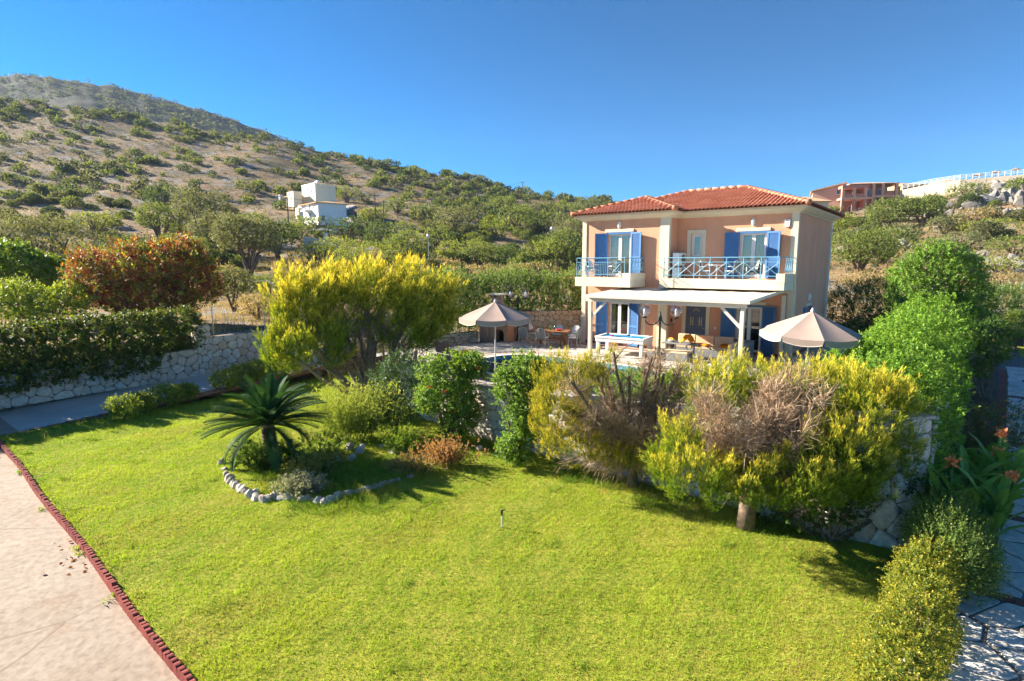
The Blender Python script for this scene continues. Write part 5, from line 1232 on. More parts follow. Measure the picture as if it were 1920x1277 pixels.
# ------------------------------------------------------------------ sago palm
pb_ = at_z(507, 868, -1.58); palm = empty('sago_palm', pb_); tag(palm, 'sago palm with dark stiff fronds in the round rock bed', 'palm')
tr = MB(); prof = []
for k in range(27):
    t = k / 26; prof.append((.15 + .035 * math.sin(t * 3.1) + (.022 if k % 2 else 0), t * 1.18 - .05))
tr.lathe(prof, (0, 0, 0), 14).build('trunk', M['bark'], palm)
def frond(rise, drop, ln=1.55, col_=(.034, .092, .028), wd=.23):
    n = 58; V = []; C = []; cur = [(0, 0, 0)]; a = rise; ds = ln / 20
    for k in range(20): a -= drop / 20 * (0.4 + 1.2 * k / 20); p = cur[-1]; cur.append((p[0] + ds * math.cos(a), 0, p[2] + ds * math.sin(a)))
    cur = np.array(cur); s_ = np.linspace(0, 20, 21)
    for i in range(n):
        t = .12 + .88 * i / (n - 1); q = np.array([np.interp(t * 20, s_, cur[:, j]) for j in range(3)]); q2 = np.array([np.interp(min(20, t * 20 + .3), s_, cur[:, j]) for j in range(3)]); d = unit(q2 - q + np.array([1e-6, 0, 0])); upn = np.array([-d[2], 0, d[0]])
        l = wd * (math.sin(math.pi * (t * .86 + .10)) ** .6 + .05)
        for sd in (-1, 1):
            D = unit(d * .62 + np.array([0, sd * .85, 0]) + upn * .38); S = unit(np.cross(D, upn)) * .0145
            V.append([q - S, q + S, q + D * l + S * .2, q + D * l - S * .2]); g = np.array(col_) * U(.8, 1.25); C.append(g)
    for i in range(20):
        d = unit(cur[i + 1] - cur[i]); w = .012 * (1 - i / 24); S = np.array([0, w, 0]); u_ = np.array([-d[2], 0, d[0]]) * w
        for (a1, a2) in ((S, u_), (u_, -S), (-S, -u_)): V.append([cur[i] + a1, cur[i] + a2, cur[i + 1] + a2, cur[i + 1] + a1]); C.append(np.array((.10, .14, .03)))
    me = mesh_arr('frond', np.array(V), M['palm'], np.array(C)); m_ = me.data; bpy.data.objects.remove(me); return m_
fm = [frond(.25, 1.0), frond(.15, .6, 1.65), frond(0, 1.3, 1.5), frond(.0, .25, 1.35), frond(.3, 1.5, .75, (.06, .16, .03), .12)]
k = 0
for (el, n_, im_) in ((72, 4, 3), (52, 9, 0), (34, 15, 0), (18, 18, 1), (3, 16, 1), (-10, 8, 2)):
    for i in range(n_):
        o = link('frond', fm[im_], palm); az = 6.283 * i / n_ + k * .7 + U(-.15, .15); o.location = (.06 * math.cos(az), .06 * math.sin(az), 1.10 + .05 * (el / 60)); o.rotation_euler = (U(-.15, .15), -R_(el + U(-5, 5)), az); o.scale = (U(.88, 1.06),) * 3
    k += 1
for i in range(6): o = link('frond', fm[4], palm); az = i * 1.05; o.location = (.03 * math.cos(az), .03 * math.sin(az), 1.16); o.rotation_euler = (0, -R_(48 + U(-8, 8)), az)
MB().lathe([(.09, 0), (.10, .06), (.06, .16), (.01, .22)], (0, 0, 1.15), 10).build('cone', plain('palm_cone', (.42, .20, .08), .9, .1), palm, True)
for i, (dx, dy) in enumerate(((-.55, -.1), (.5, .1))):
    pp_ = empty('sago_palm', (pb_[0] + dx, pb_[1] + dy, -1.6)); tag(pp_, ['low sago palm offshoot on the drive side of the big palm', 'low sago palm offshoot on the villa side of the big palm'][i], 'palm')
    for j in range(14): o = link('frond', fm[2 if j % 2 else 0], pp_); az = j * 2.4; o.location = (0, 0, .12); o.rotation_euler = (0, -R_(U(10, 65)), az); o.scale = (.42, .5, .42)
    MB().lathe([(.10, 0), (.11, .08), (.05, .16)], (0, 0, 0), 10).build('trunk', M['bark'], pp_)

# ------------------------------------------------------------------ shrubs round the rock bed and in front of the wall
HIB = [(.085, .175, .026), (.12, .22, .035), (.065, .135, .022)]; LIM = (.38, .50, .06)
b = at_z(840, 832, -1.6); broad('hibiscus_bush', 'glossy hibiscus bush with red flowers before the pale wall, nearest the palm', 'shrub', b, px_blobs(b[1], [(840, 725, 50, 45, .2, .8), (862, 775, 34, 42, .1, .8), (818, 748, 34, 36, -.1, .8), (884, 690, 26, 24, .2, .8), (806, 698, 22, 26, .1, .8), (848, 806, 24, 26, 0, .8), (850, 685, 26, 20, .3, .8)]), 1500, .10, .030, HIB, 9, .22, LIM, .45, shell=.24, gap=.62, gf=3.2, flowers=(9, .07, [(.65, .03, .04)]), group='hibiscus bushes')
b = at_z(968, 872, -1.6); broad('hibiscus_bush', 'tall narrow hibiscus bush in front of the pale wall beside the half dead cypress', 'shrub', b, px_blobs(b[1], [(985, 705, 40, 36, .2, .8), (1000, 758, 32, 40, .1, .8), (968, 795, 26, 36, 0, .8), (960, 845, 24, 28, -.1, .8), (1015, 712, 24, 30, .3, .8), (948, 728, 20, 34, .2, .8), (985, 815, 18, 26, 0, .8)]), 1350, .10, .028, HIB, 9, .22, (.34, .46, .08), .45, shell=.24, gap=.62, gf=3.2, flowers=(7, .07, [(.70, .08, .14)]), group='hibiscus bushes')
b = at_z(742, 812, -1.58); broad('dark_shrub', 'dark green leafy shrub behind the rosemary clump, under the large cypress', 'shrub', b, px_blobs(b[1], [(745, 740, 55, 60, .3, .8), (760, 700, 45, 40, .5, .8), (720, 770, 40, 40, 0, .8)]), 1000, .09, .022, [(.035, .075, .03), (.05, .095, .04)], 8, .16, (.12, .2, .06), .2)
def spiky(name, label, u, v, z, y_, n, ru, h, cols, tipc, ln=.5, lean=.35, w=.010, nb=9, lf=.05):
    b = at_z(u, v, z); P0 = np.stack([b[0] + rng.normal(0, ru * .45, n), b[1] + rng.normal(0, ru * .35, n), np.full(n, b[2])], 1); V = []; C = []
    d = unit(np.stack([(P0[:, 0] - b[0]) / ru * lean * 1.6 + .15 * rng.normal(size=n), (P0[:, 1] - b[1]) / ru * lean * 1.4 + .15 * rng.normal(size=n), np.ones(n)], 1)); hh = h * (.6 + .5 * rng.random(n)); cb = pal(cols, n)
    for j in range(nb):
        t = (.15 + .85 * (j + rng.random(n)) / nb); c = P0 + d * (hh * t)[:, None] + (rng.normal(size=(n, 3)) * .02)
        for s_ in range(3):
            D = unit(d + .75 * rdir(n)); V.append(leaves(c, D, lf * (1 + .4 * rng.random(n)), w)); k = (t ** 2)[:, None]; C.append(cb * (1 - k) + np.array(tipc) * k)
    r = plant(name, label, 'shrub', b, np.concatenate(V), np.concatenate(C).clip(.004, 1) * 1.0, 'leaf_soft', None, None); st = MB()
    for i in range(0, n, max(1, n // 30)): st.tube([P0[i] - b, P0[i] - b + d[i] * hh[i] * .9], [.008, .003], 4)
    st.build('stems', M['bark'], r); return r
spiky('rosemary_bush', 'upright yellow green rosemary clump right of the sago palm', 668, 822, -1.58, 0, 420, .85, 1.75, [(.10, .17, .03), (.14, .22, .04)], (.36, .42, .09), lf=.075, nb=16, lean=.45)
spiky('rosemary_bush', 'small bright green rosemary before the dark shrub', 762, 846, -1.56, 0, 130, .5, .75, [(.10, .20, .03)], (.30, .42, .06), lf=.06, nb=9, lean=.6)
spiky('lavender_clump', 'silver grey lavender clump at the front of the rock bed', 562, 925, -1.58, 0, 200, .34, .50, [(.17, .21, .16), (.22, .25, .20)], (.34, .36, .30), lf=.055, nb=8, lean=.9)
spiky('dry_shrub', 'brown withered shrub at the foot of the hibiscus', 838, 872, -1.58, 0, 130, .42, .75, [(.26, .14, .07), (.33, .19, .10)], (.42, .25, .13), lf=.07, nb=8, lean=.5, w=.014)
spiky('flower_clump', 'low pinkish flowering clump at the back of the rock bed', 775, 884, -1.55, 0, 200, .5, .45, [(.12, .19, .03), (.16, .22, .05)], (.48, .30, .16), lf=.05, nb=7, lean=.9)
spiky('low_shrub', 'small mixed green shrub behind the lavender', 595, 890, -1.57, 0, 200, .42, .62, [(.10, .15, .03), (.16, .19, .05), (.07, .12, .03)], (.30, .32, .10), lf=.055, nb=8, lean=.7)
spiky('low_shrub', 'dense green tuft around the sago palm trunk', 490, 872, -1.58, 0, 260, .42, .75, [(.06, .13, .02), (.09, .18, .03)], (.20, .30, .05), lf=.07, nb=9, lean=.7)
b = at_z(600, 856, -1.57); broad('low_shrub', 'low leafy shrub between the sago palm and rosemary', 'shrub', b, px_blobs(b[1], [(600, 838, 42, 24, 0, .8), (640, 842, 30, 20, .2, .8)]), 420, .06, .02, [(.09, .15, .03), (.13, .19, .04)], 7, .12, LIM, .3)
# small shrubs along the kerb and the box hedge
for (u, v, ru, rv, lab) in ((232, 762, 26, 20, 'small round shrub on the kerb, farthest from the sago palm'), (268, 754, 17, 15, 'small shrub on the kerb, second from the drive corner'), (313, 740, 26, 17, 'small shrub on the kerb, third from the drive corner'), (350, 735, 18, 13, 'small shrub on the kerb, next to the box hedge')):
    b = at_z(u, v + rv, -1.5); broad('low_shrub', lab, 'shrub', b, px_blobs(b[1], [(u, v, ru, rv, 0, .8), (u + ru * .4, v + 4, ru * .6, rv * .7, .1, .8)]), 520, .07, .026, [(.10, .165, .025), (.15, .215, .03)], 7, .12, (.42, .44, .05), .45, group='small kerb shrubs')
b = at_z(465, 722, -1.45); broad('box_hedge', 'low clipped hedge beside the rear drive, left of the large cypress', 'hedge', b, px_blobs(b[1], [(425, 712, 26, 16, -1.0, 1.2), (455, 705, 32, 18, -.2, 1.2), (490, 698, 34, 20, .6, 1.2), (525, 690, 36, 22, 1.4, 1.2)]), 2400, .075, .028, [(.10, .155, .022), (.14, .20, .03)], 7, .12, (.50, .46, .05), .5, stems=True)

# ------------------------------------------------------------------ hedge and bushes along the drive wall
hb = []
for i, yy in enumerate(np.arange(-30.5, -13.9, 1.15)):
    zc = np.interp(yy, [-30, -14], [.15, .75]); c = L(-13.75 + U(-.1, .1), yy, zc); hb.append((*c, 1.0, 1.0, 1.05 + U(-.1, .12)))
    if yy < -16: c = L(-13.05, yy + .4, zc - .85 + U(-.12, .12)); hb.append((*c, .62, .62, .62))
broad('hedge', 'long dark green hedge hanging over the stone wall along the drive', 'hedge', L(-13.6, -22, -.5), hb, 12500, .12, .048, [(.045, .085, .015), (.06, .105, .02), (.04, .07, .015), (.10, .10, .03)], 7, .16, (.20, .25, .04), .3, shell=.14, gap=.2, r0=.04, bottom=-.9, zmin=-1.9, stems=True)
b = np.array(ground_hit(270, 600, 26)); yb = 32.0; b = at_y(270, 600, yb); b[2] = float(terr(b[0], b[1]))
broad('sumac_bush', 'large bush with red, orange and green autumn leaves behind the dark hedge', 'shrub', b, px_blobs(yb, [(190, 530, 60, 55, 0, .8), (260, 515, 65, 55, .2, .8), (320, 510, 55, 50, .1, .8), (365, 525, 45, 55, 0, .8), (290, 560, 80, 40, -.2, .7), (345, 475, 30, 25, .3, .8), (165, 505, 35, 30, .2, .8)]), 3600, .20, .05, [(.10, .17, .03), (.24, .06, .035), (.32, .12, .04), (.34, .32, .04), (.13, .20, .035), (.18, .055, .04), (.22, .05, .035)], 8, .42, (.40, .22, .05), .3, shell=.24, gap=.5, gf=1.2, r0=.10)
yb = 30.0; b = at_y(80, 600, yb); b[2] = float(terr(b[0], b[1]))
broad('leafy_bush', 'yellow green feathery bush behind the dark hedge at the picture edge', 'shrub', b, px_blobs(yb, [(40, 565, 60, 35, 0, .8), (105, 575, 50, 30, 0, .8), (135, 560, 25, 28, .2, .8), (10, 570, 45, 30, 0, .8)]), 900, .20, .05, [(.17, .25, .03), (.22, .29, .04), (.12, .19, .03)], 8, .32, (.45, .42, .05), .3, r0=.08)
yb = 35.0; b = at_y(40, 580, yb); b[2] = float(terr(b[0], b[1]))
broad('fig_tree', 'bright green bushy tree between the dark hedge and big olive', 'tree', b, px_blobs(yb, [(20, 500, 55, 45, 0, .8), (75, 515, 45, 35, -.2, .8), (-25, 505, 50, 40, 0, .8), (105, 515, 22, 20, .1, .8)]), 1300, .22, .075, [(.07, .14, .02), (.10, .19, .03)], 7, .30, (.32, .36, .05), .4, r0=.12)

# ------------------------------------------------------------------ oleanders behind the terrace, right hand hedges and trees
OLE = [(.085, .15, .045), (.11, .19, .05), (.14, .22, .06)]
ob = []
for (x, y) in ((-.6, .9), (-1.4, .1), (-2.2, -.7), (-3.0, -1.4), (-3.9, -2.1), (-4.9, -2.9), (-5.7, -4.2), (-6.0, -5.6), (-.0, 1.9)):
    for s_ in (0, 1): c = L(x - .5 + U(-.2, .2), y + .6 * s_ + U(-.2, .2), 1.6 + .1 * s_); ob.append((c[0], c[1], c[2], .85, .85, 1.65 + U(-.15, .15)))
broad('oleander_hedge', 'tall oleander hedge with scattered red and white flowers behind the terrace wall', 'hedge', L(-2.6, -.3, .5), ob, 5600, .18, .028, OLE, 8, .40, (.24, .30, .09), .3, .8, shell=.14, gap=.15, r0=.05, flowers=(170, .085, [(.75, .70, .68), (.75, .70, .68), (.68, .03, .05), (.80, .30, .36)]), zmin=.1, phi=(.8, .35), stems=True)
ob = [(*L(x, y, z), a, a, c) for (x, y, z, a, c) in ((-5.2, -6.6, .9, 1.0, 1.5), (-4.9, -5.0, 1.1, .95, 1.6), (-6.2, -7.6, .9, 1.1, 1.6), (-5.2, -4.0, 1.5, .9, 1.6))]
broad('oleander_bush', 'darker oleander bush behind the low wall left of the barbecue', 'shrub', L(-5.4, -6, -.1), ob, 1500, .15, .02, [(.05, .10, .025), (.07, .13, .03)], 8, .36, (.16, .22, .06), .25, .7, flowers=(30, .085, [(.68, .03, .05), (.75, .70, .68), (.75, .28, .10)]), zmin=0.0, phi=(.9, .4))
PIT = [(.11, .23, .025), (.14, .28, .035), (.09, .18, .022)]
pbk = [(*L(x, y, z), a, a * .95, c) for (x, y, z, a, c) in ((13.3, -11.1, .75, 1.05, .95), (13.7, -10.0, .9, 1.1, 1.0), (12.9, -9.8, .7, 1.0, .85), (13.6, -8.6, 1.05, 1.15, 1.05), (13.7, -7.0, 1.2, 1.15, 1.1), (13.8, -5.4, 1.3, 1.2, 1.15), (13.9, -3.6, 1.45, 1.2, 1.2), (14.1, -1.8, 1.6, 1.2, 1.2), (14.3, -11.6, .35, .6, .8), (14.55, -10.2, .45, .55, .7), (14.6, -8.4, .55, .6, .8), (14.6, -6.4, .7, .6, .9), (12.4, -10.8, .45, .9, .75), (12.5, -8.4, .6, .9, .8), (12.7, -6.4, .8, .95, .9))]
broad('pittosporum_hedge', 'large rounded bright green hedge on top of the wall by the path', 'hedge', L(13.6, -7, 0), pbk, 7600, .088, .027, PIT, 9, .13, (.34, .47, .06),   .45, .6, shell=.20, gap=.42, gf=1.8, r0=.06, zmin=-.9, phi=(1.2, .7), stems=True)
for (x, y, h, a, lab) in ((8.3, -11.6, .95, .85, 'low pittosporum before the terrace, nearest the half dead cypress'), (9.7, -11.4, 1.15, .95, 'low pittosporum behind the top of the broad golden cypress'), (11.2, -11.5, 1.15, .95, 'low pittosporum at the foot of the right umbrella')):
    ob = [(*L(x, y, h * .5), a, a, h * .55), (*L(x + .6, y - .2, h * .45), a * .8, a * .7, h * .5), (*L(x - .6, y + .1, h * .4), a * .8, a * .7, h * .45)]
    broad('pittosporum_bush', lab, 'shrub', L(x, y, 0), ob, 900, .09, .025, PIT, 8, .13, (.34, .47, .06), .45, .6, shell=.12, gap=.12, zmin=-.3, group='pittosporum bushes on the terrace edge')
yb = 31.5; c0 = at_y(1757, 640, yb); b = np.array([c0[0], c0[1], -.35])
broad('citrus_tree', 'dense rounded bright green tree beyond the hedge at the right', 'tree', b, px_blobs(yb, [(1755, 530, 70, 62, 0, .9), (1715, 560, 45, 50, -.3, .9), (1795, 565, 52, 58, -.2, .9), (1760, 490, 45, 38, 0, .9), (1760, 600, 75, 45, -.3, .9), (1700, 520, 28, 30, 0, .9), (1812, 520, 30, 35, 0, .9)]), 3800, .16, .045, [(.10, .20, .028), (.13, .25, .038), (.08, .16, .025)], 8, .24, (.34, .46, .08), .45, .6, shell=.22, gap=.42, gf=1.3, r0=.12, crown='crown')
yb = 19.0; c0 = at_y(1848, 720, yb); b = np.array([c0[0], c0[1], -.9])
broad('dark_shrub', 'dark glossy rounded shrub standing at the path edge behind the cannas', 'shrub', b, px_blobs(yb, [(1835, 650, 42, 42, 0, .9), (1862, 640, 30, 38, .2, .9), (1815, 680, 32, 40, -.2, .9)]), 1100, .10, .028, [(.045, .095, .02), (.06, .12, .025)], 8, .16, (.15, .24, .05), .25, .5, shell=.14, gap=.12)
yb = 29.0; b = at_y(1620, 640, yb); b[2] = -.6
broad('oleander_bush', 'dark oleander mass behind the right umbrella, beside the villa side wall', 'shrub', b, px_blobs(yb, [(1595, 590, 45, 55, 0, .9), (1640, 580, 45, 50, .3, .9), (1660, 610, 40, 50, 0, .9), (1575, 640, 35, 35, -.4, .9), (1630, 640, 45, 30, -.4, .9), (1680, 640, 40, 30, -.6, .9)]), 2600, .15, .024, [(.05, .10, .025), (.07, .125, .03)], 8, .36, (.16, .22, .06), .25, .7, flowers=(14, .085, [(.68, .03, .05)]))
yb = 33.0; b = at_y(1880, 610, yb); b[2] = float(terr(b[0], b[1]))
broad('oleander_bush', 'light green oleander above the red wall at the right edge', 'shrub', b, px_blobs(yb, [(1850, 575, 50, 38, 0, .9), (1905, 575, 50, 35, 0, .9), (1960, 575, 50, 35, 0, .9)]), 1300, .17, .028, OLE, 8, .38, (.26, .32, .10), .3, .7, flowers=(10, .09, [(.75, .7, .68)]))
# clipped hedge at the right corner, the looser one behind it
ob = []
for yy in np.arange(-20.6, -14.3, .42): ob.append((*L(14.80 + .08 * math.sin(yy * 3) - .05 * max(0, -15 - yy), yy, -1.12), .38, .40, .57 + U(-.04, .07)))
broad('box_hedge', 'clipped yellow green hedge between lawn and path in the near corner', 'hedge', L(14.9, -15.5, -1.6), ob, 6800, .04, .015, [(.10, .15, .018), (.15, .20, .022), (.075, .12, .018)], 9, .10, (.55, .44, .05), .55, .5, shell=.10, gap=.06, gf=4, r0=.02, bottom=-.95, stems=True)
ob = [(*L(14.95 + U(-.1, .1), yy, -1.0), .45, .45, .66) for yy in (-14.2, -13.8, -13.4, -13.0, -12.7)] + [(*L(15.35, yy, -1.2), .36, .36, .5) for yy in (-13.9, -13.4, -12.9)]
broad('willow_shrub', 'loose dark green shrub with upright sprigs between clipped hedge and cannas', 'shrub', L(15, -12.4, -1.6), ob, 2600, .05, .013, [(.075, .135, .025), (.10, .165, .03)], 10, .24, (.30, .36, .08), .35, 1.3, shell=.2, gap=.1, gf=4, stems=True)
# ivy low on the wall end
ob = [(*L(x, y, z), a, a, a) for (x, y, z, a) in ((12.6, -12.95, -1.1, .5), (13.2, -13.0, -.9, .5), (13.6, -12.95, -.6, .32), (14.5, -12.4, -.35, .28), (14.75, -11.9, -.55, .35), (12.0, -12.9, -1.3, .4))]
broad('creeper', 'dark leafy creeper at the foot of the rounded wall end', 'plant', L(13.2, -13, -1.6), ob, 800, .07, .024, [(.035, .08, .018), (.05, .10, .02)], 7, .16, (.10, .18, .03), .2, .3, shell=.3, gap=.3)

# ------------------------------------------------------------------ cannas
M['canna'] = leaf_mat('canna_leaf', .30, .42, .35)
def canna_leaf():
    V = []; C = []; n = 8; cur = []
    for k in range(n + 1): t = k / n; cur.append((t * .70, 0, .16 * t - .26 * t * t))
    for k in range(n):
        w0 = .085 * math.sin(math.pi * (k / n * .93 + .05)) ** .75; w1 = .085 * math.sin(math.pi * ((k + 1) / n * .93 + .05)) ** .75; a = np.array(cur[k]); b = np.array(cur[k + 1])
        for sd in (-1, 1):
            V.append([a, a + np.array([0, sd * w0, w0 * .35]), b + np.array([0, sd * w1, w1 * .35]), b]); C.append((.17, .33, .055))
    o = mesh_arr('leaf', np.array(V), M['canna'], np.array(C)); m_ = o.data; bpy.data.objects.remove(o); return m_
cl = canna_leaf(); LABC = ['tall canna clump nearest the wall end', 'broad leaved canna clump in the middle of the bed by the path', 'canna clump with orange flowers leaning over the path', 'canna clump at the far end of the bed']
for i, (x, y, ns) in enumerate(((14.95, -12.0, 9), (15.3, -11.5, 11), (15.5, -10.7, 11), (15.3, -9.8, 9))):
    r = lot_empty('canna_plant', x, y, path_z(y) + .02); tag(r, LABC[i], 'plant', 'canna lilies beside the path')
    for s_ in range(ns):
        sx, sy = U(-.42, .42), U(-.42, .42); hh = U(.8, 1.5); lx_, ly_ = sx * .35, sy * .35
        MB().tube([(sx, sy, 0), (sx + lx_ * .5, sy + ly_ * .5, hh * .5), (sx + lx_, sy + ly_, hh)], [.018, .014, .008], 6).build('stem', M['greenstem'] if 'greenstem' in M else M.setdefault('greenstem', plain('green_stem', (.12, .22, .05), .6, .3)), r)
        for j in range(7):
            t = .15 + .8 * j / 7; o = link('leaf', cl, r); o.location = (sx + lx_ * t, sy + ly_ * t, hh * t); o.rotation_euler = (U(-.3, .3), -R_(U(38, 72)), j * 2.5 + U(-.4, .4) + s_); q = U(.75, 1.1); o.scale = (q, q, q)
        if (i, s_) in ((0, 1), (2, 2), (2, 4), (1, 0)):
            fl = MB().tube([(sx + lx_, sy + ly_, hh * .9), (sx + lx_ * 1.2, sy + ly_ * 1.2, hh + .40)], [.010, .006], 5).build('flower_stalk', M['greenstem'], r)
            n = 40; P0 = np.array([sx + lx_ * 1.2, sy + ly_ * 1.2, hh + .38]) + rng.normal(0, .045, (n, 3)); V = leaves(P0, unit(rdir(n) + UP * .6), .09, .03); mesh_arr('blossom', V, M['leaf_soft'], pal([(.75, .28, .10), (.80, .40, .20), (.70, .22, .14)], n).clip(0, 1), r)
b = np.array(L(15.9, -5.8, path_z(-5.8))); broad('flower_bush', 'low dark bush with small orange flowers behind the cannas', 'shrub', b, [(*L(15.7, -6.2, -.55), .6, .6, .6), (*L(16.0, -5.2, -.5), .6, .6, .6), (*L(15.9, -7.0, -.75), .45, .45, .45)], 900, .06, .018, [(.06, .10, .025), (.10, .11, .04), (.14, .10, .05)], 7, .14, (.24, .20, .06), .3, .5, flowers=(60, .05, [(.75, .30, .04), (.65, .20, .10)]))
for i, (u, v, h) in enumerate(((1905, 650, 1.6),)):
    c0 = at_y(u, v, 27); b = np.array([c0[0], c0[1], -.35]); broad('small_tree', 'small clipped green tree on the grass at the right edge', 'tree', b, [(b[0], b[1], b[2] + 1.25, .55, .55, .75)], 700, .06, .02, [(.10, .17, .025), (.14, .21, .03)], 7, .14, (.36, .38, .06), .4, .5, r0=.05)

# ------------------------------------------------------------------ rocks
def rock_mesh(seed, sub=2):
    import bmesh
    bm = bmesh.new(); bmesh.ops.create_icosphere(bm, subdivisions=sub, radius=1.0); r = np.random.default_rng(seed); pl = [(unit(r.normal(size=3)), r.uniform(.55, .9)) for _ in range(9)]
    for v in bm.verts:
        p = np.array(v.co)
        for n_, d_ in pl:
            k = p @ n_ - d_
            if k > 0: p = p - n_ * k
        v.co = p * (1 + .04 * r.normal())
    me = bpy.data.meshes.new('rock'); bm.to_mesh(me); bm.free(); me.materials.append(M['rock']); return me
M['rock'] = stone_mat('field_stone', [(.56, .52, .46), (.64, .58, .52), (.50, .44, .38), (.60, .47, .37)], .9, 6, .7)
RK_ = [rock_mesh(i) for i in range(6)]
ringpx = [(420, 880), (430, 899), (437, 908), (449, 917), (460, 922), (472, 931), (486, 935), (497, 939), (508, 934), (524, 932), (537, 936), (566, 938), (585, 938), (608, 941), (624, 938), (636, 930), (655, 926), (672, 924), (690, 922), (706, 914), (722, 908), (745, 903), (800, 884), (660, 870), (676, 853), (632, 872), (655, 848), (900, 842), (735, 850), (748, 840), (717, 838), (590, 874), (480, 926), (545, 930)]
ringpx = ringpx[:22] + [((a[0] + b[0]) / 2 + U(-2, 2), (a[1] + b[1]) / 2 + U(-2, 2)) for a, b in zip(ringpx[:21], ringpx[1:22])] + [(416, 868), (770, 896)] + ringpx[22:]
for i, (u, v) in enumerate(ringpx):
    p = at_z(u, v, -1.58); o = link('rock', RK_[i % 6], None, (p[0], p[1], -1.585 + (.16 if 630 < u < 690 and v < 875 else 0)), (U(0, 6), U(0, 6), U(0, 6))); s_ = U(.10, .16) * (1.1 if i > 44 else 1); o.scale = (s_ * U(1, 1.4), s_, s_ * .85)
    tag(o, 'small pale stone in the border ring of the sago palm bed' if i < 45 else 'small pale stone lying loose among the plants behind the palm bed', 'rock', 'stones of the palm bed ring' if i < 45 else 'loose stones in the palm bed')
# ------------------------------------------------------------------ trees and scrub beyond the garden
OLV = [(.13, .145, .07), (.165, .18, .085), (.10, .115, .055)]; GRN = [(.125, .165, .045), (.165, .205, .055), (.10, .135, .04)]; YGR = [(.17, .21, .04), (.22, .26, .05), (.13, .17, .035)]; DRK = [(.06, .095, .028), (.08, .12, .035)]; DRY = [(.30, .23, .12), (.36, .28, .16), (.20, .18, .08)]
TY = {'olive': (OLV, (.20, .21, .10)), 'green': (GRN, (.26, .30, .07)), 'yel': (YGR, (.34, .36, .07)), 'dark': (DRK, (.12, .16, .05)), 'dry': (DRY, (.42, .33, .19))}
def wild(u, vb, hw, ht, ty, label, name='olive_tree', cat='tree', group=None, n=None, trunk=.28, y=None, near=28, dens=1.0):
    g = ground_hit(u, vb, near) if y is None else None
    if g is None: g = at_y(u, vb, y); g[2] = float(terr(g[0], g[1]))
    s = px_m(g); w = hw / s; h = ht / s; zt = h * trunk; bl = []
    k = 5 + int(w > 2.2) * 3
    for i in range(k):
        a = i * 2.4 + U(0, 1); r = w * .52 * (i > 0); bl.append((g[0] + r * math.cos(a) * 1.05, g[1] + r * math.sin(a) * .8, g[2] + zt + (h - zt) * U(.42, .66), w * U(.46, .62), w * U(.45, .6), (h - zt) * U(.34, .48)))
    cols, tc = TY[ty]; lf = max(.10, min(.42, 3.8 / s)); n = n or int(min(1200, max(280, 30 * w * h / lf ** 2 * .12)) * dens)
    return broad(name, label, cat, g, bl, n, lf, lf * .34, cols, 5, lf * 1.8, tc, .4, .45, shell=.16, gap=.18, gf=2.2 / max(w, .6), mat='leaf_soft', r0=max(.05, w * .07), group=group, sub=2, crown='crown')
wild(75, 515, 95, 138, 'olive', 'huge dark olive tree at the left picture edge', y=50, trunk=.12, dens=2.2)
wild(-25, 515, 80, 140, 'olive', 'olive tree cut by the left picture edge behind the fig', y=53, trunk=.12, dens=1.6)
wild(467, 492, 58, 108, 'olive', 'olive tree with visible dark trunk below the cream hill villas', y=62, trunk=.36, dens=1.6)
wild(385, 452, 48, 82, 'olive', 'olive tree left of the one with a visible trunk', trunk=.15, dens=1.3)
wild(405, 475, 40, 75, 'olive', 'olive bush in front of two olives on the slope', trunk=.1)
wild(522, 488, 34, 70, 'dark', 'dark tree right of the olive with visible trunk')
wild(180, 440, 42, 36, 'yel', 'flat topped bright green tree right of the huge olive'); wild(302, 452, 38, 62, 'green', 'sparse light green tree on the dry slope above the red bush')
wild(305, 392, 28, 42, 'dark', 'dark round tree standing alone on dry slope'); wild(350, 500, 46, 48, 'green', 'green bush just above the red sumac')
wild(440, 585, 42, 78, 'olive', 'pale olive sapling behind the stone wall and fence posts', trunk=.3, near=26); wild(505, 560, 45, 40, 'green', 'olive green bush behind the golden cypress top', near=26)
wild(255, 498, 60, 50, 'dark', 'wide dark bush behind the red sumac')
GM = 'scrub bushes between garden and hill'
mids = [(585, 432, 40, 20, 'green'), (600, 500, 40, 40, 'yel'), (655, 455, 38, 42, 'dark'), (690, 455, 30, 36, 'dark'), (720, 470, 36, 50, 'dark'), (760, 455, 30, 36, 'green'), (640, 490, 50, 40, 'yel'), (700, 520, 60, 60, 'yel'), (765, 500, 45, 60, 'green'), (850, 440, 40, 44, 'olive'), (870, 490, 45, 34, 'yel'), (905, 500, 44, 40, 'green'), (965, 435, 36, 44, 'green'), (960, 505, 35, 40, 'dark'), (1020, 440, 34, 40, 'green'), (1060, 500, 42, 66, 'green'), (1020, 500, 40, 44, 'yel'), (1075, 455, 34, 50, 'olive'), (930, 450, 30, 30, 'yel'), (800, 415, 28, 28, 'green'), (560, 520, 45, 30, 'dry'), (835, 515, 40, 26, 'dry'), (610, 545, 50, 36, 'dry'), (485, 600, 34, 46, 'dry'), (530, 590, 30, 40, 'dry'), (900, 525, 60, 24, 'dry'), (1000, 520, 50, 22, 'dry'), (420, 540, 34, 40, 'dry'), (770, 530, 50, 30, 'dry'), (560, 450, 30, 26, 'green'), (480, 430, 26, 26, 'green'), (1100, 440, 32, 40, 'green'), (880, 415, 30, 26, 'olive'), (940, 400, 30, 26, 'green'), (1010, 405, 30, 24, 'olive'), (1060, 410, 30, 24, 'green'), (1110, 400, 28, 24, 'olive'), (650, 380, 24, 26, 'green'), (745, 400, 26, 24, 'green'), (700, 420, 24, 24, 'yel'), (815, 470, 34, 40, 'green'), (1040, 475, 30, 34, 'dark')]
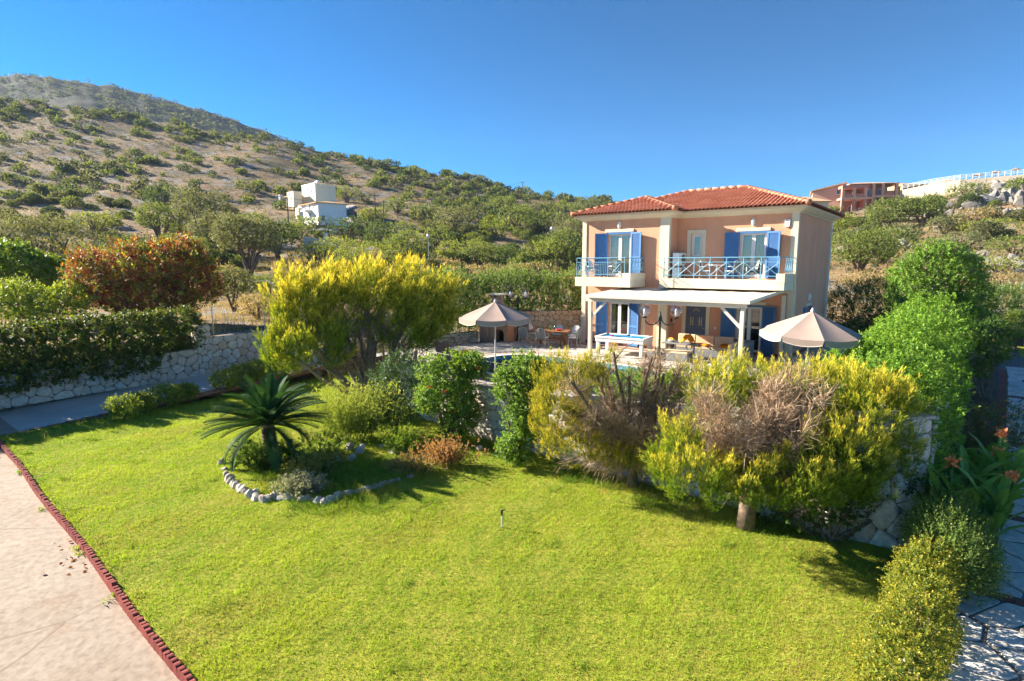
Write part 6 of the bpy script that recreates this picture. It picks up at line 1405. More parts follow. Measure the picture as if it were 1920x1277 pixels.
LT_ = {'olive': 'grey green scrub bush on the slope between terrace and hill', 'green': 'green scrub bush on the slope between terrace and hill', 'yel': 'yellow green scrub bush on the slope between terrace and hill', 'dark': 'dark green scrub bush on the slope between terrace and hill', 'dry': 'straw coloured dry bush on the slope beyond the garden'}
for (u, v, hw, ht, ty) in mids: wild(u, v, hw, ht, ty, LT_[ty], 'dry_bush' if ty == 'dry' else 'scrub_bush', 'bush', GM + ', ' + ty, trunk=.06, near=30, dens=.75)
# right hand slope
wild(1668, 432, 38, 52, 'green', 'olive tree below the pink apartments, nearest the villa roof', dens=1.3, trunk=.2); wild(1728, 424, 36, 46, 'green', 'olive tree below the retaining wall with visible trunk', dens=1.3, trunk=.3); wild(1698, 418, 24, 36, 'dark', 'olive tree between two others below the apartments', trunk=.25); wild(1748, 396, 17, 24, 'green', 'small tree under the white railing wall')
wild(1610, 510, 55, 72, 'green', 'large bush beside the villa side wall on the slope', dens=1.2, trunk=.1); wild(1655, 495, 50, 62, 'green', 'large bush with brown patches right of the villa', dens=1.1, trunk=.12); wild(1590, 470, 30, 36, 'olive', 'grey bush close to the villa rear corner')
for (u, v, hw, ht, ty) in ((1800, 470, 50, 30, 'olive'), (1860, 440, 44, 26, 'yel'), (1900, 480, 40, 36, 'green'), (1770, 440, 28, 30, 'olive'), (1870, 510, 45, 24, 'yel'), (1815, 372, 30, 24, 'green'), (1765, 352, 16, 18, 'dark'), (1910, 362, 20, 22, 'green'), (1690, 450, 30, 26, 'olive'), (1625, 540, 40, 26, 'dry'), (1700, 530, 40, 24, 'dry'), (1880, 540, 50, 26, 'dry'), (1560, 410, 16, 18, 'green'), (1585, 425, 20, 16, 'yel'), (1830, 420, 36, 22, 'dry')):
    wild(u, v, hw, ht, ty, {'olive': 'grey green scrub bush on the slope right of the villa', 'yel': 'yellow green scrub bush on the slope right of the villa', 'green': 'green scrub bush on the slope right of the villa', 'dark': 'dark scrub bush against the retaining wall', 'dry': 'straw coloured dry bush on the slope right of the villa'}[ty], 'dry_bush' if ty == 'dry' else 'scrub_bush', 'bush', 'scrub on the slope right of the villa, ' + ty, trunk=.06, dens=.75)

# ---- hillside trees: 300 single ones, the farther rest as one mass
def tree_proto(ty, nq, lf=.34):
    bl = [(math.cos(a) * r, math.sin(a) * r, z, .64, .64, .56) for a, r, z in [(0, 0, .85)] + [(i * 1.257 + U(0, .5), .52, U(.5, .8)) for i in range(5)]]
    P, Nr = blob_pts(bl, nq, .14, .10, -.9, .12, 2.4); D = unit(Nr * .5 + UP * .3 + .8 * rng.normal(size=P.shape)); V = leaves(P, D, lf * (.7 + .6 * rng.random(nq)), lf * .30); cols, tc = TY[ty]; k = (.35 * rng.random(nq) * (Nr[:, 2] > 0))[:, None]; C = pal(cols, nq) * (1 - k) + np.array(tc) * k
    t = MB().tube([(0, 0, -.3), (.04, .02, .4), (0, 0, .9)], [.10, .08, .05], 6); tv = np.array([[t.V[i] for i in f] for f in t.F if len(f) == 4])
    return np.concatenate([V, tv]).astype(np.float32), np.concatenate([C, np.tile([.12, .09, .07], (len(tv), 1))]).clip(.01, 1).astype(np.float32)
protos = [tree_proto(t, 1700, .18) for t in ('green', 'olive', 'green', 'dark', 'yel', 'green', 'olive')]
pm = []
for V, C in protos: o = mesh_arr('hillside_tree', V, M['leaf_soft'], C); pm.append(o.data); bpy.data.objects.remove(o)
cand = []
hr = np.random.default_rng(21)
while len(cand) < 1250:
    X = hr.uniform(-1.02, .98); y = math.sqrt(hr.uniform(62 ** 2, 275 ** 2)); Yr = np.interp(X, _X1, _Y1)
    if y > Yr + 3: continue
    if X > .28 and (y > Yr - 25 or hr.random() < .72): continue
    u = 960 + FPX * X
    d = fnoise(X * y, y, f=.035, o=2)
    thr = .2 if u < 620 else (-.1 if u < 820 else -.6)
    if u < 600 and y < 150: thr = .75
    if y > Yr - 14: thr -= .5
    if d < thr and hr.random() > .22: continue
    if 500 < u < 680 and 80 < y < 165 and hr.random() < .85: continue
    cand.append((X * y, y, y))
cand.sort(key=lambda c: c[2]); rest_V = []; rest_C = []
lowp = [tree_proto(t, 110, .52) for t in ('green', 'olive', 'green', 'dark')]
for i, (x, y, _) in enumerate(cand):
    z = float(terr(x, y)); s_ = hr.uniform(.7, 1.6); sc = (s_ * hr.uniform(.9, 1.25), s_ * hr.uniform(.9, 1.2), s_ * hr.uniform(.85, 1.2))
    if i < 300:
        o = link('hillside_tree', pm[i % 7], None, (x, y, z - .1), (0, 0, hr.uniform(0, 6.28))); o.scale = sc; tag(o, 'rounded dark green tree scattered on the dry hillside', 'tree', 'trees scattered over the hillside')
    else:
        V, C = lowp[i % 4]; a = hr.uniform(0, 6.28); R2 = np.array([[math.cos(a), -math.sin(a), 0], [math.sin(a), math.cos(a), 0], [0, 0, 1]]); rest_V.append((V * np.array(sc)) @ R2.T + np.array([x, y, z - .1])); rest_C.append(C * hr.uniform(.85, 1.15))
mesh_arr('hillside_woodland', np.concatenate(rest_V), M['leaf_soft'], np.concatenate(rest_C)); o = bpy.data.objects['hillside_woodland']; tag(o, 'far scattered trees covering the upper hillside', 'trees', kind='stuff')
# low scrub and dry grass on the slopes
n = 27000; X = rng.uniform(-1.1, 1.05, n); y = np.sqrt(rng.uniform(40 ** 2, 270 ** 2, n)); x = X * y; ok = y < np.interp(X, _X1, _Y1) + 4; dn = fnoise(x, y, f=.06, o=2); ok &= (dn > -.5) | (rng.random(n) < .3); x, y = x[ok], y[ok]; z = terr(x, y); m = len(x); s_ = .2 + .5 * rng.random(m) ** 2; V = []; C = []
cb = pal([(.10, .105, .05), (.15, .13, .075), (.075, .09, .04), (.20, .16, .10), (.16, .14, .10)], m)
for j in range(6):
    d = rdir(m); d[:, 2] = np.abs(d[:, 2]); c = np.stack([x, y, z], 1) + d * (s_ * .55)[:, None] * np.array([1.3, 1.3, .7]); V.append(leaves(c, unit(d + .6 * rng.normal(size=(m, 3))), s_ * .75, s_ * .26)); C.append(cb * (1 + .15 * rng.normal(size=(m, 1))))
o = mesh_arr('hillside_scrub', np.concatenate(V), M['leaf_soft'], np.concatenate(C).clip(.01, 1)); tag(o, 'low dry scrub dotted over the slopes', 'scrub', kind='stuff')
n = 20000; X = rng.uniform(-1.1, 1.05, n); y = np.sqrt(rng.uniform(27 ** 2, 90 ** 2, n)); x = X * y; ok = (lot_mask(x, y) < .02) & (fnoise(x, y, f=.12, o=2) > -.55); x, y = x[ok], y[ok]; z = terr(x, y); m = len(x); V = []; C = []
for j in range(4):
    c = np.stack([x + rng.normal(0, .12, m), y + rng.normal(0, .12, m), z - .02], 1); d = unit(np.stack([.35 * rng.normal(size=m), .35 * rng.normal(size=m), np.ones(m)], 1)); l = .25 + .35 * rng.random(m); S = unit(np.cross(d, rdir(m))) * .016; V.append(np.stack([c - S, c + S, c + d * l[:, None] + S * .3, c + d * l[:, None] - S * .3], 1)); C.append(pal([(.42, .32, .17), (.36, .26, .13), (.28, .22, .10), (.22, .21, .08)], m))
o = mesh_arr('dry_grass', np.concatenate(V), M['grass'], np.concatenate(C).clip(.02, 1)); tag(o, 'tall dry grass in the field beyond the garden walls', 'grass', kind='stuff')
# specks of shrub on the far mountain
n = 4200; X = rng.uniform(-1.0, -.30, n); t = rng.random(n); y = 330 + 350 * t; S2 = np.interp(X, [(u - 960) / FPX for u in _u2], [slope_v(u, v) for u, v in zip(_u2, _v2)]); z = -20 + (EYE + S2 * 680 + 20) * t ** .9 + fnoise(X * 680, y, f=.09) * 1.6; x = X * y; V = []; C = []; s_ = rng.uniform(1.2, 2.8, n); cb = pal(DRK + OLV, n)
for j in range(9): d = rdir(n); d[:, 2] = np.abs(d[:, 2]); V.append(leaves(np.stack([x, y, z], 1) + d * (s_ * .7)[:, None] * np.array([1.3, 1.3, .8]), unit(d + .7 * rng.normal(size=(n, 3))), s_ * .8, s_ * .3)); C.append(cb)
o = mesh_arr('mountain_scrub', np.concatenate(V), M['leaf_soft'], np.concatenate(C).clip(.01, 1)); tag(o, 'dark shrubs covering the far bluish ridge', 'scrub', kind='stuff')
# boulders
M['boulder'] = stone_mat('grey_limestone', [(.20, .198, .195), (.26, .25, .24), (.23, .21, .19), (.30, .275, .245)], .95, 1.2, .9)
def boulder_set(pts, label, group, sz):
    for i, (u, v) in enumerate(pts):
        g = ground_hit(u, v, 32); me = RKB[i % 6]; o = link('boulder', me, None, g, (U(0, 6), U(0, 6), U(0, 6))); s_ = U(*sz) ; o.scale = (s_ * U(1, 1.6), s_ * U(.8, 1.2), s_ * U(.6, .9)); tag(o, label, 'boulder', group)
RKB = []
for m_ in RK_: c_ = m_.copy(); c_.name = 'boulder'; c_.materials.clear(); c_.materials.append(M['boulder']); RKB.append(c_)
boulder_set([(U(1720, 1920), U(365, 410)) for _ in range(60)] + [(U(1560, 1720), U(425, 480)) for _ in range(26)], 'grey limestone boulder below the retaining wall on the right slope', 'boulders under the retaining wall', (.25, .9))
boulder_set([(U(1800, 1920), U(345, 392)) for _ in range(26)], 'large grey rock of the outcrop beside the white railing', 'rocks of the grey outcrop', (.9, 1.9))
boulder_set([(U(1800, 1920), U(470, 515)) for _ in range(26)], 'pale rock in the low bank at the right edge', 'rocks in the pale bank', (.25, .6))
boulder_set([(U(900, 1080), U(455, 515)) for _ in range(26)] + [(U(560, 800), U(440, 540)) for _ in range(2)], 'grey boulder among the scrub behind the oleander hedge', 'boulders behind the oleanders', (.2, .55))

# ------------------------------------------------------------------ buildings on the hills
M['villa_cream'] = plain('villa_cream', (.74, .66, .50), .9, .1, var=.05); M['villa_white'] = plain('villa_white', (.80, .80, .80), .9, .1, var=.05); M['rooftan'] = plain('roof_tan', (.58, .37, .21), .9, .1, var=.12, nscale=1.5); M['pink'] = plain('apartment_pink', (.60, .36, .27), .9, .1, var=.05); M['pinkdark'] = plain('apartment_rose', (.46, .22, .17), .9, .1, var=.05); M['tanwall'] = plain('apartment_tan', (.52, .37, .20), .9, .1, var=.06); M['winblue'] = plain('window_blue', (.10, .16, .24), .3, .5); M['creamwall'] = plain('cream_retaining', (.66, .56, .44), .9, .1, var=.08, nscale=.6)
def bld(name, label, u, v, y, cat='house', rz=0.0):
    p = at_y(u, v, y); r = empty(name, p, rz); tag(r, label, cat); r['s'] = px_m(p); return r
def part_box(r, nm, mat, x0, y0, z0, x1, y1, z1):
    s = r['s']; return MB().box(x0 / s, y0, z0 / s, x1 / s, y1, z1 / s).build(nm, M[mat], r)
def hip(r, x0, y0, x1, y1, z, h, ov=4, mat='rooftan', rx=.28):
    s = r['s']; o = ov / s; a, b, c_, d = x0 / s - o, x1 / s + o, y0 - o, y1 + o; zz = z / s; k = (b - a) * rx; m = (c_ + d) / 2; t = h / s
    return MB().add([(a, c_, zz), (b, c_, zz), (b, d, zz), (a, d, zz), (a + k, m, zz + t), (b - k, m, zz + t), (a, c_, zz - .15), (b, c_, zz - .15), (b, d, zz - .15), (a, d, zz - .15)], [(0, 1, 5, 4), (1, 2, 5), (2, 3, 4, 5), (3, 0, 4), (6, 7, 1, 0), (7, 8, 2, 1), (8, 9, 3, 2), (9, 6, 0, 3), (9, 8, 7, 6)]).build('roof', M[mat], r)
def win(r, x, z, w, h, y=0.0, nm='window', mat='winblue', fr='white'):
    s = r['s']; f = MB().box(x / s, y - .06, z / s, (x + w) / s, y + .1, (z + h) / s).build(nm, M[fr], r); b = .8 / s; MB().box(x / s + b, y - .08, z / s + b, (x + w) / s - b, y - .061, (z + h) / s - b).build('pane', M[mat], f)
HV1 = ground_hit(590, 418, 40)[1]; HV2 = ground_hit(580, 392, 40)[1]; HV3 = ground_hit(600, 470, 40)[1]
r = bld('hill_villa', 'lower white villa with blue windows and flat tan roof on the hill', 560, 418, HV1, rz=-.85)
part_box(r, 'wall', 'villa_white', 0, 0, -8, 92, 6, 31); hip(r, 16, -.2, 92, 6.2, 31, 5, 3); part_box(r, 'wing', 'villa_cream', 0, -.6, 0, 15, 3, 27); part_box(r, 'balcony', 'villa_white', 40, -1.3, 17, 63, -.01, 20)
for (x, z, w, h) in ((33, 19, 5, 7), (52, 20, 8, 9), (52, 4, 8, 10), (70, 20, 4, 6), (20, 19, 5, 7)): win(r, x, z, w, h)
r = bld('hill_villa', 'upper cream villa with solar heaters behind the white villa', 538, 386, HV2, rz=-.8)
part_box(r, 'wall', 'villa_cream', 0, 0, -8, 50, 8, 17); part_box(r, 'tower', 'villa_cream', 50, 1, -8, 104, 6, 31); part_box(r, 'front_room', 'villa_cream', 38, -2, -8, 66, -.01, 20)
hip(r, 0, -.2, 38, 8.2, 17, 8, 2); part_box(r, 'parapet', 'villa_white', 50, .9, 31.1, 104, 1.2, 33)
for (x, z, w, h, yy) in ((22, 6, 4, 8, 0), (31, 6, 4, 8, 0), (48, 12, 4, 6, -2), (10, 6, 4, 8, 0), (72, 20, 3, 7, 1), (86, 16, 4, 7, 1)): win(r, x, z, w, h, yy)
for (x, z) in ((74, 32), (44, 21)):
    s = r['s']; hd = empty('solar_heater', ((x) / s, 3.5, z / s), 0, r); MB().tube([(-.9, 0, .9), (.9, 0, .9)], .28, 10).build('tank', M['white'], hd, True); MB().add([(-1, -1.6, 0), (1, -1.6, 0), (1, -.1, .8), (-1, -.1, .8)], [(0, 1, 2, 3)]).build('collector', M['winblue'], hd)
part_box(r, 'pergola_post', 'white', 11, -2.5, -8, 13, -2.2, 18)
r = bld('stone_ruin', 'roofless stone outbuilding with white chimney below the hill villas', 571, 468, HV3, 'building')
part_box(r, 'wall', 'stone_white', 0, 0, -6, 62, .5, 21); part_box(r, 'side_wall', 'stone_white', -2, -.02, -6, 2, 4, 24); part_box(r, 'chimney', 'villa_white', 38, .1, 21.2, 42, .7, 31); win(r, 41, 6, 4, 4); win(r, 46, 6, 4, 4); part_box(r, 'opening', 'dark', 10, -.03, 2, 13, -.005, 5)
r = bld('retaining_terrace', 'low stone terrace wall in front of the white hill villa', 505, 424, HV1 - 4, 'wall'); part_box(r, 'wall', 'stone_white', 0, 0, -10, 45, .6, 6); part_box(r, 'wall', 'coping', 45.5, -2, -14, 120, -1.4, 0)
M['hillroad'] = plain('pale_concrete_road', (.50, .46, .43), .9, .1, var=.08)
rd = []; 
for (u, v, w) in ((598, 437, 22), (632, 430, 17), (650, 420, 12), (642, 408, 9), (640, 396, 8), (660, 388, 7)): g = ground_hit(u, v, 60); rd.append((g, w / px_m(g)))
mb = MB(); V = []
for i, (g, w) in enumerate(rd): V += [(g[0] - w, g[1], g[2] + .5), (g[0] + w, g[1] + .5, g[2] + .5), (g[0] + w, g[1] + .5, g[2] - 2), (g[0] - w, g[1], g[2] - 2)]
mb.add(V, [(4 * i + j, 4 * i + (j + 1) % 4, 4 * i + 4 + (j + 1) % 4, 4 * i + 4 + j) for i in range(len(rd) - 1) for j in (0, 1, 3)]); kind(mb.build('hill_road', M['hillroad']), 'structure')
# poles and wires
tops = []
for i, (u, v0, v1, y, lab) in enumerate(((542, 437, 370, 105, 'dark wooden pole before the cream hill villas'), (705, 442, 364, 95, 'tall dark wooden power pole right of the hill road'), (720, 428, 376, 120, 'farther thin pole just right of the tall power pole'), (980, 372, 340, 185, 'tiny pole on the hill crest above the scrub'))):
    y = ground_hit(u, v0, 40)[1]; p = at_y(u, v0, y); q = at_y(u, v1, y); r = empty('power_pole', p); tag(r, lab, 'pole', 'wooden power poles on the hill'); MB().tube([(0, 0, -1.5), (0, 0, q[2] - p[2])], [.16, .10], 8).build('post', M['bark'], r); MB().bar((-.9, 0, q[2] - p[2] - .3), (.9, 0, q[2] - p[2] - .3), .12).build('crossarm', M['bark'], r)
    if i < 2: MB().bar((0, 0, q[2] - p[2] - .1), (-1.6, -.2, q[2] - p[2] + .2), .07).build('lamp_arm', M['steel'], r); MB().bbox(-2.2, -.35, q[2] - p[2] + .14, -1.5, -.05, q[2] - p[2] + .3, .03).build('lamp_head', M['white'], r)
    tops.append(q)
wr = MB()
def wire(a, b, sag): wr.tube([np.array(a) * (1 - t) + np.array(b) * t - UP * sag * 4 * t * (1 - t) for t in np.linspace(0, 1, 18)], .022, 4, False)
for dx in (-.6, .6): wire(at_y(60, 388, 95) + np.array([dx, 0, 0]), tops[0] + np.array([dx, 0, -.2]), 1.2); wire(tops[0] + np.array([dx, 0, -.2]), tops[1] + np.array([dx, 0, -.2]), .8)
wire(tops[1], tops[2], .2); wire(tops[2], tops[3], 2.0)
o = wr.build('overhead_wires', M['steel']); tag(o, 'thin overhead wires strung between the poles on the hill', 'wire')
for i, (u, v, y, lab) in enumerate(((227, 466, 60, 'white globe light above the red sumac'), (803, 444, 70, 'white globe light among the scrub behind the golden cypress'), (1035, 430, 75, 'white globe light among the scrub left of the villa roof'))):
    q = at_y(u, v, y); z = float(terr(q[0], q[1])); r = empty('globe_light', (q[0], q[1], z)); tag(r, lab, 'lamp'); MB().tube([(0, 0, -.2), (0, 0, q[2] - z)], .04, 6).build('post', M['steel'], r); MB().lathe([(max(.01, .22 * math.sin(a)), .22 - .22 * math.cos(a)) for a in np.linspace(0, math.pi, 10)], (0, 0, q[2] - z - .1), 12).build('globe', M['bulb'], r, True)
# apartments on the right hill
r = bld('apartment_block', 'pink apartment block with recessed balconies on the right hill', 1576, 402, 141, 'building', -.22)
part_box(r, 'wall', 'pink', 0, 6, -12, 92, 14, 56); part_box(r, 'slab', 'pink', 0, 0, 27, 52, 5.99, 31); part_box(r, 'slab', 'pink', 52.2, .5, 30, 94, 5.99, 34); part_box(r, 'slab', 'pink', 0, 0, -10, 94, 5.99, 4)
for x in (0, 19, 38): part_box(r, 'column', 'pinkdark', x, 0, 4.01, x + 4.5, .8, 26.9); part_box(r, 'column', 'pink', x, 0, 31.01, x + 4.5, .8, 48)
for x in (52.5, 68, 90): part_box(r, 'column', 'pink', x, .5, 4.01, x + 4, 1.3, 29.9); part_box(r, 'column', 'pink', x, .5, 34.01, x + 4, 1.3, 56)
part_box(r, 'beam', 'pinkdark', 0, -.01, 48.01, 44, 5.99, 53); part_box(r, 'stair_wall', 'pinkdark', 42.6, 1.4, 4.01, 52, 5.99, 56)
for (x, z) in ((4.5, 31.1), (23.5, 31.1), (72, 34.1), (23.5, 4.1)): part_box(r, 'railing', 'pinkdark', x, .1, z, x + 14, .3, z + 6)
hip(r, 16, 1, 94, 14, 56.1, 8, 3)
for (x, z, w, h, yy) in ((8, 32, 8, 12, 5.98), (26, 32, 8, 12, 5.98), (57, 36, 8, 14, 5.98), (76, 35, 9, 14, 5.98), (8, 5, 9, 14, 5.98), (26, 5, 9, 14, 5.98), (58, 8, 8, 12, 5.98), (78, 6, 8, 13, 5.98), (44.5, 34, 6, 12, 1.38)): win(r, x, z, w, h, yy)
r = bld('apartment_block', 'plain pink side wing with tan roof left of the recessed balconies', 1521, 402, 147, 'building', -.45)
part_box(r, 'wall', 'pink', 0, 0, -12, 52, 9, 41); MB().add([(-3 / r['s'], -.6, 41.1 / r['s']), (54 / r['s'], -.6, 53 / r['s']), (54 / r['s'], 9.5, 53 / r['s']), (-3 / r['s'], 9.5, 41.1 / r['s']), (-3 / r['s'], -.6, 43 / r['s']), (54 / r['s'], -.6, 56 / r['s']), (54 / r['s'], 9.5, 56 / r['s']), (-3 / r['s'], 9.5, 43 / r['s'])], [(0, 1, 5, 4), (1, 2, 6, 5), (2, 3, 7, 6), (3, 0, 4, 7), (4, 5, 6, 7), (0, 3, 2, 1)]).build('roof', M['rooftan'], r); MB().add([(0, -.02, 40.9 / r['s']), (52 / r['s'], -.02, 40.9 / r['s']), (52 / r['s'], -.02, 52.5 / r['s'])], [(0, 1, 2)]).build('gable', M['pink'], r); win(r, 38, 34, 7, 11)
r = bld('hill_villa', 'pale small house with tan hipped roof just above the villa roof', 1482, 404, 118); part_box(r, 'wall', 'villa_cream', 0, 0, -14, 70, 9, 26); hip(r, 0, -.2, 70, 9.2, 26, 13, 4); win(r, 56, 6, 6, 9)
r = bld('apartment_block', 'tan house with low roof between pink block and retaining wall', 1676, 380, 146, 'building'); part_box(r, 'wall', 'tanwall', 0, 0, -14, 66, 9, 33); hip(r, 0, -.3, 66, 9, 33, 7, 3); part_box(r, 'column', 'tanwall', 4, -2, -14, 9, -1.2, 32); part_box(r, 'porch_slab', 'tanwall', 2, -2.2, 29, 40, -.01, 32); win(r, 18, 8, 9, 16); win(r, 44, 10, 7, 10)
for i, (u, w, v, lab) in enumerate(((1772, 70, 352, 'low tan roofed house behind the white railing'),)):
    r = bld('hill_villa', lab, u, v, 150); part_box(r, 'wall', 'tanwall', 0, 0, -10, w, 8, 12); hip(r, 0, -.2, w, 8, 12, 7, 3)
# long retaining wall with white railing
wl = [(1692, 372, 356, 138), (1745, 362, 345, 134), (1800, 352, 337, 130), (1860, 346, 332, 127), (1920, 340, 327, 124), (2000, 335, 322, 122)]
root = empty('retaining_wall', at_y(1692, 372, 138)); tag(root, 'long cream retaining wall with white railing along the right hilltop', 'wall'); o0 = np.array(root.location); mb = MB(); V = []
for (u, vb, vt, y) in wl: a = at_y(u, vb + 16, y) - o0; b = at_y(u, vt, y) - o0; V += [tuple(a), tuple(b), (b[0], b[1] + .8, b[2]), (a[0], a[1] + .8, a[2])]
mb.add(V, [(4 * i + j, 4 * i + j + 1, 4 * i + 5 + j, 4 * i + 4 + j) for i in range(len(wl) - 1) for j in (0, 1, 2)]).build('masonry', M['creamwall'], root); rl_ = MB()
for (u, vb, vt, y), (u2, vb2, vt2, y2) in zip(wl, wl[1:]):
    a = at_y(u, vt, y) - o0; b = at_y(u2, vt2, y2) - o0
    for hh in (.45, .75, 1.05): rl_.bar(a + UP * hh, b + UP * hh, .07)
    for k in range(5): t = k / 5; q = a * (1 - t) + b * t; rl_.bar(q, q + UP * 1.08, .08)
rl_.build('railing', M['white'], root)
for i, (u, v) in enumerate(((1866, 322), (1904, 317), (1834, 327))):
    p = at_y(u, v + 9, 132); r = empty('beach_umbrella', p); tag(r, ['thatched umbrella in the middle of three on the hilltop', 'thatched umbrella nearest the right edge on the hilltop', 'thatched umbrella farthest from the right edge on the hilltop'][i], 'umbrella', 'thatched umbrellas on the hilltop'); MB().tube([(0, 0, -.6), (0, 0, 1.3)], .06, 6).build('pole', M['bark'], r); MB().lathe([(1.1, .85), (1.12, .9), (.5, 1.2), (.03, 1.4)], (0, 0, 0), 12).build('thatch', M['bark_grey'], r)
# red wall and grass patch at the far right, posts on the right slope
stone_wall('stone_wall', 'reddish stone wall at the far right below the oleander', 'wall', [(17.5, 13.2), (30, 13.2)], [-.4, -.4], [.55, .55], .4, .35, M['brick'], proud=.03, ends=False, lim=120)
lot_grid('grass_verge', np.linspace(17.2, 30, 14), np.linspace(8.6, 13.1, 8), lambda x, y: -.25 + .04 * fnoise(x, y, f=2), M['turf'])
for i, (u, v) in enumerate(((1598, 545), (1626, 545), (1878, 548), (1915, 550), (1580, 548))):
    g = at_y(u, v, 36); g[2] = float(terr(g[0], g[1])); o = MB().tube([(0, 0, -.1), (0, 0, 1.5)], .03, 6).build('fence_post', M['steel'], None, False, g); tag(o, 'thin grey fence post in dry grass on the right slope', 'fence post', 'fence posts on the right slope')

# ------------------------------------------------------------------ grass of the lawn
def lawn_ok(x, y):
    fr = np.interp(x, [p[0] for p in FRONT], [p[1] for p in FRONT]); e = edge_y(x) + .07
    return (x > -8.95) & (x < 14.5) & (y > e) & (y < np.where(x < -4.7, -4.0, fr - .05))
def blades(n, hmin, hmax, wd, cols, sel, lean=.5, noise_f=.7, w=None):
    x = rng.uniform(-9, 14.5, n); y = rng.uniform(-23.0, -5, n); ok = lawn_ok(x, y); x, y = x[ok], y[ok]; wx = LO[0] + LT[0] * x + LB[0] * y; wy = LO[1] + LT[1] * x + LB[1] * y
    dist = np.hypot(wx, wy); ok = sel(x, y, dist, wx, wy); x, y, wx, wy, dist = x[ok], y[ok], wx[ok], wy[ok], dist[ok]; m = len(x)
    nz = fnoise(x, y, f=1.3, o=3); fine = .5 * fnoise(x + 5, y, f=4.5, o=2) + .9 * fnoise(x, y + 7, f=16, o=2)
    h = (hmin + (hmax - hmin) * rng.random(m)) * (1 + .45 * fine).clip(.3, 2.0) * (1 + .2 * nz); z = lawn_z(x, y) - .01; c = np.stack([wx, wy, z], 1)
    d = unit(np.stack([lean * rng.normal(size=m) + .15 * fine, lean * rng.normal(size=m), np.ones(m)], 1)); W = wd * (.7 + .6 * rng.random(m)) * (.75 + dist / 22); S = unit(np.cross(d, rdir(m))) * W[:, None]
    tip = c + d * h[:, None] + np.stack([.3 * h * rng.normal(size=m), .3 * h * rng.normal(size=m), -.1 * h], 1)
    V = np.stack([c - S, c + S, tip], 1); k = ((nz + .5 * fine) * .45 + .5 + .12 * rng.normal(size=m)).clip(0, 1)[:, None]; C = np.array(cols[0]) * (1 - k) + np.array(cols[1]) * k; dry = (rng.random(m) < .05 + .28 * (fnoise(x, y + 30, f=.8) > .45))[:, None]; C = np.where(dry, np.array((.36, .30, .10)) * (.8 + .4 * rng.random((m, 1))), C)
    return V, C.clip(.01, 1)
def inview(wx, wy): return (np.abs(wx / np.maximum(wy, .1)) < 1.02) & (wy > 5.5)
GA, GB_ = (.165, .34, .03), (.37, .48, .05)
V1, C1 = blades(1080000, .045, .085, .0042, (GA, GB_), lambda x, y, d, wx, wy: inview(wx, wy) & (rng.random(len(x)) < np.interp(d, [7, 12, 20, 27], [1, .8, .55, .45])))
o = mesh_arr('lawn_grass', V1, M['grass'], C1); tag(o, 'short bright yellow green grass of the sunny lawn', 'grass', kind='stuff')
bx, by = to_lot(at_z(610, 900, -1.6)[0], at_z(610, 900, -1.6)[1])
def tall_sel(x, y, d, wx, wy):
    fr = np.interp(x, [p[0] for p in FRONT], [p[1] for p in FRONT]); near_wall = (fr - y < .9 + .5 * fnoise(x, y, f=1.5)) & (x > 2.5) & (x < 12.8); bed = ((x - bx) / 2.6) ** 2 + ((y - by) / 1.5) ** 2 < 1.0 + .3 * fnoise(x, y, f=2); edge = (x < -8.5) | ((y < edge_y(x) + .25) & (rng.random(len(x)) < .4)); cl = (fnoise(x + 3, y, f=2.8, o=2) > .95) & (rng.random(len(x)) < .6)
    return inview(wx, wy) & ((near_wall & (rng.random(len(x)) < .7)) | (bed & (rng.random(len(x)) < .6)) | (edge & (rng.random(len(x)) < .25)) | cl)
V2, C2 = blades(520000, .10, .26, .0045, ((.10, .20, .022), (.20, .30, .03)), tall_sel, .55)
o = mesh_arr('tall_grass', V2, M['grass'], C2); tag(o, 'longer darker grass along the wall and in the palm bed', 'grass', kind='stuff')
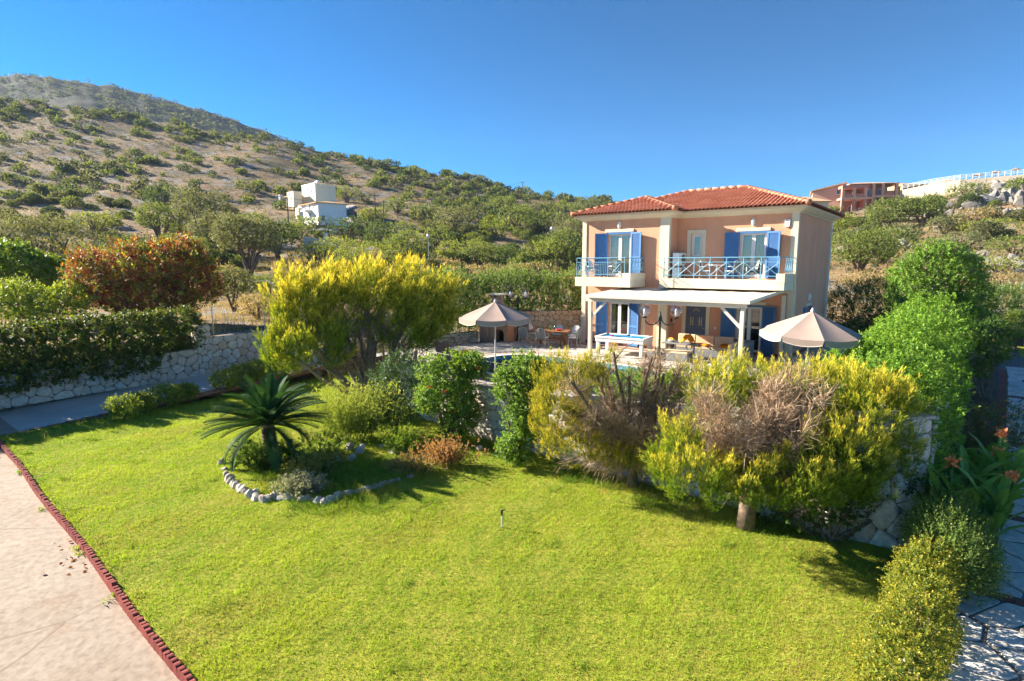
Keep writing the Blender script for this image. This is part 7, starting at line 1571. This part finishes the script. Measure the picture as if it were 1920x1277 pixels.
# weeds and dead leaves along the edging
lv = []
for i in range(16):
    x = U(.5, 3.2); y = float(edge_y(x)) - .12 - abs(rng.normal(0, .18)); p = L(x, y, drive_z(x, y) + .012)
    lv.append(p)
P0 = np.array(lv); V = leaves(P0, unit(rng.normal(size=P0.shape) * np.array([1, 1, .25])), .09, .03, .5); o = mesh_arr('fallen_leaves', V, M['leaf_soft'], pal([(.35, .15, .05), (.42, .22, .08), (.28, .12, .06)], len(P0)).clip(0, 1)); tag(o, 'brown fallen leaves along the red edging', 'leaves', kind='stuff')
wp = []
for x in (-4.6, -1.2, 1.6, 1.9, 4.1):
    n = 26; c = np.array(L(x, float(edge_y(x)) - .09, -1.70)) + rng.normal(0, .06, (n, 3)) * np.array([1, 1, 0]); d = unit(rng.normal(size=(n, 3)) * .7 + UP); wp.append(leaves(c, d, .12, .010))
V = np.concatenate(wp); o = mesh_arr('weeds', V, M['grass'], pal([GA, GB_, (.30, .26, .08)], len(V)).clip(0, 1)); tag(o, 'tufts of weeds growing beside the red edging', 'weeds', kind='stuff')

# ------------------------------------------------------------------ summer haze
hm_ = bpy.data.materials.new('haze'); hm_.use_nodes = True; nt = hm_.node_tree; nt.nodes.remove(nt.nodes['Principled BSDF'])
pv = nt.nodes.new('ShaderNodeVolumePrincipled'); pv.inputs['Color'].default_value = (.62, .78, 1.0, 1); pv.inputs['Density'].default_value = 0.00014; pv.inputs['Anisotropy'].default_value = 0.0
nt.links.new(pv.outputs[0], nt.nodes['Material Output'].inputs['Volume'])
hz = MB().box(-1705, -305, -3.9, 1505, 1255, 265).build('haze', hm_); tag(hz, 'thin bluish summer haze in the air', 'haze', kind='stuff')

# ------------------------------------------------------------------ labels: tell members of small groups apart by their place
ORD = ['first', 'second', 'third', 'fourth', 'fifth', 'sixth', 'seventh', 'eighth', 'ninth', 'tenth', 'eleventh', 'twelfth', 'thirteenth', 'fourteenth', 'fifteenth', 'sixteenth', 'seventeenth', 'eighteenth', 'nineteenth', 'twentieth', 'twenty-first', 'twenty-second', 'twenty-third', 'twenty-fourth', 'twenty-fifth', 'twenty-sixth', 'twenty-seventh', 'twenty-eighth']
fam = {}
for o in bpy.data.objects:
    if o.parent is None and 'label' in o.keys(): fam.setdefault(o['label'], []).append(o)
for lab, os_ in fam.items():
    if 1 < len(os_) <= 28:
        os_.sort(key=lambda o: o.location.x / max(o.location.y, 1))
        for i, o in enumerate(os_): o['label'] = lab + ', ' + ORD[i] + ' from the left'
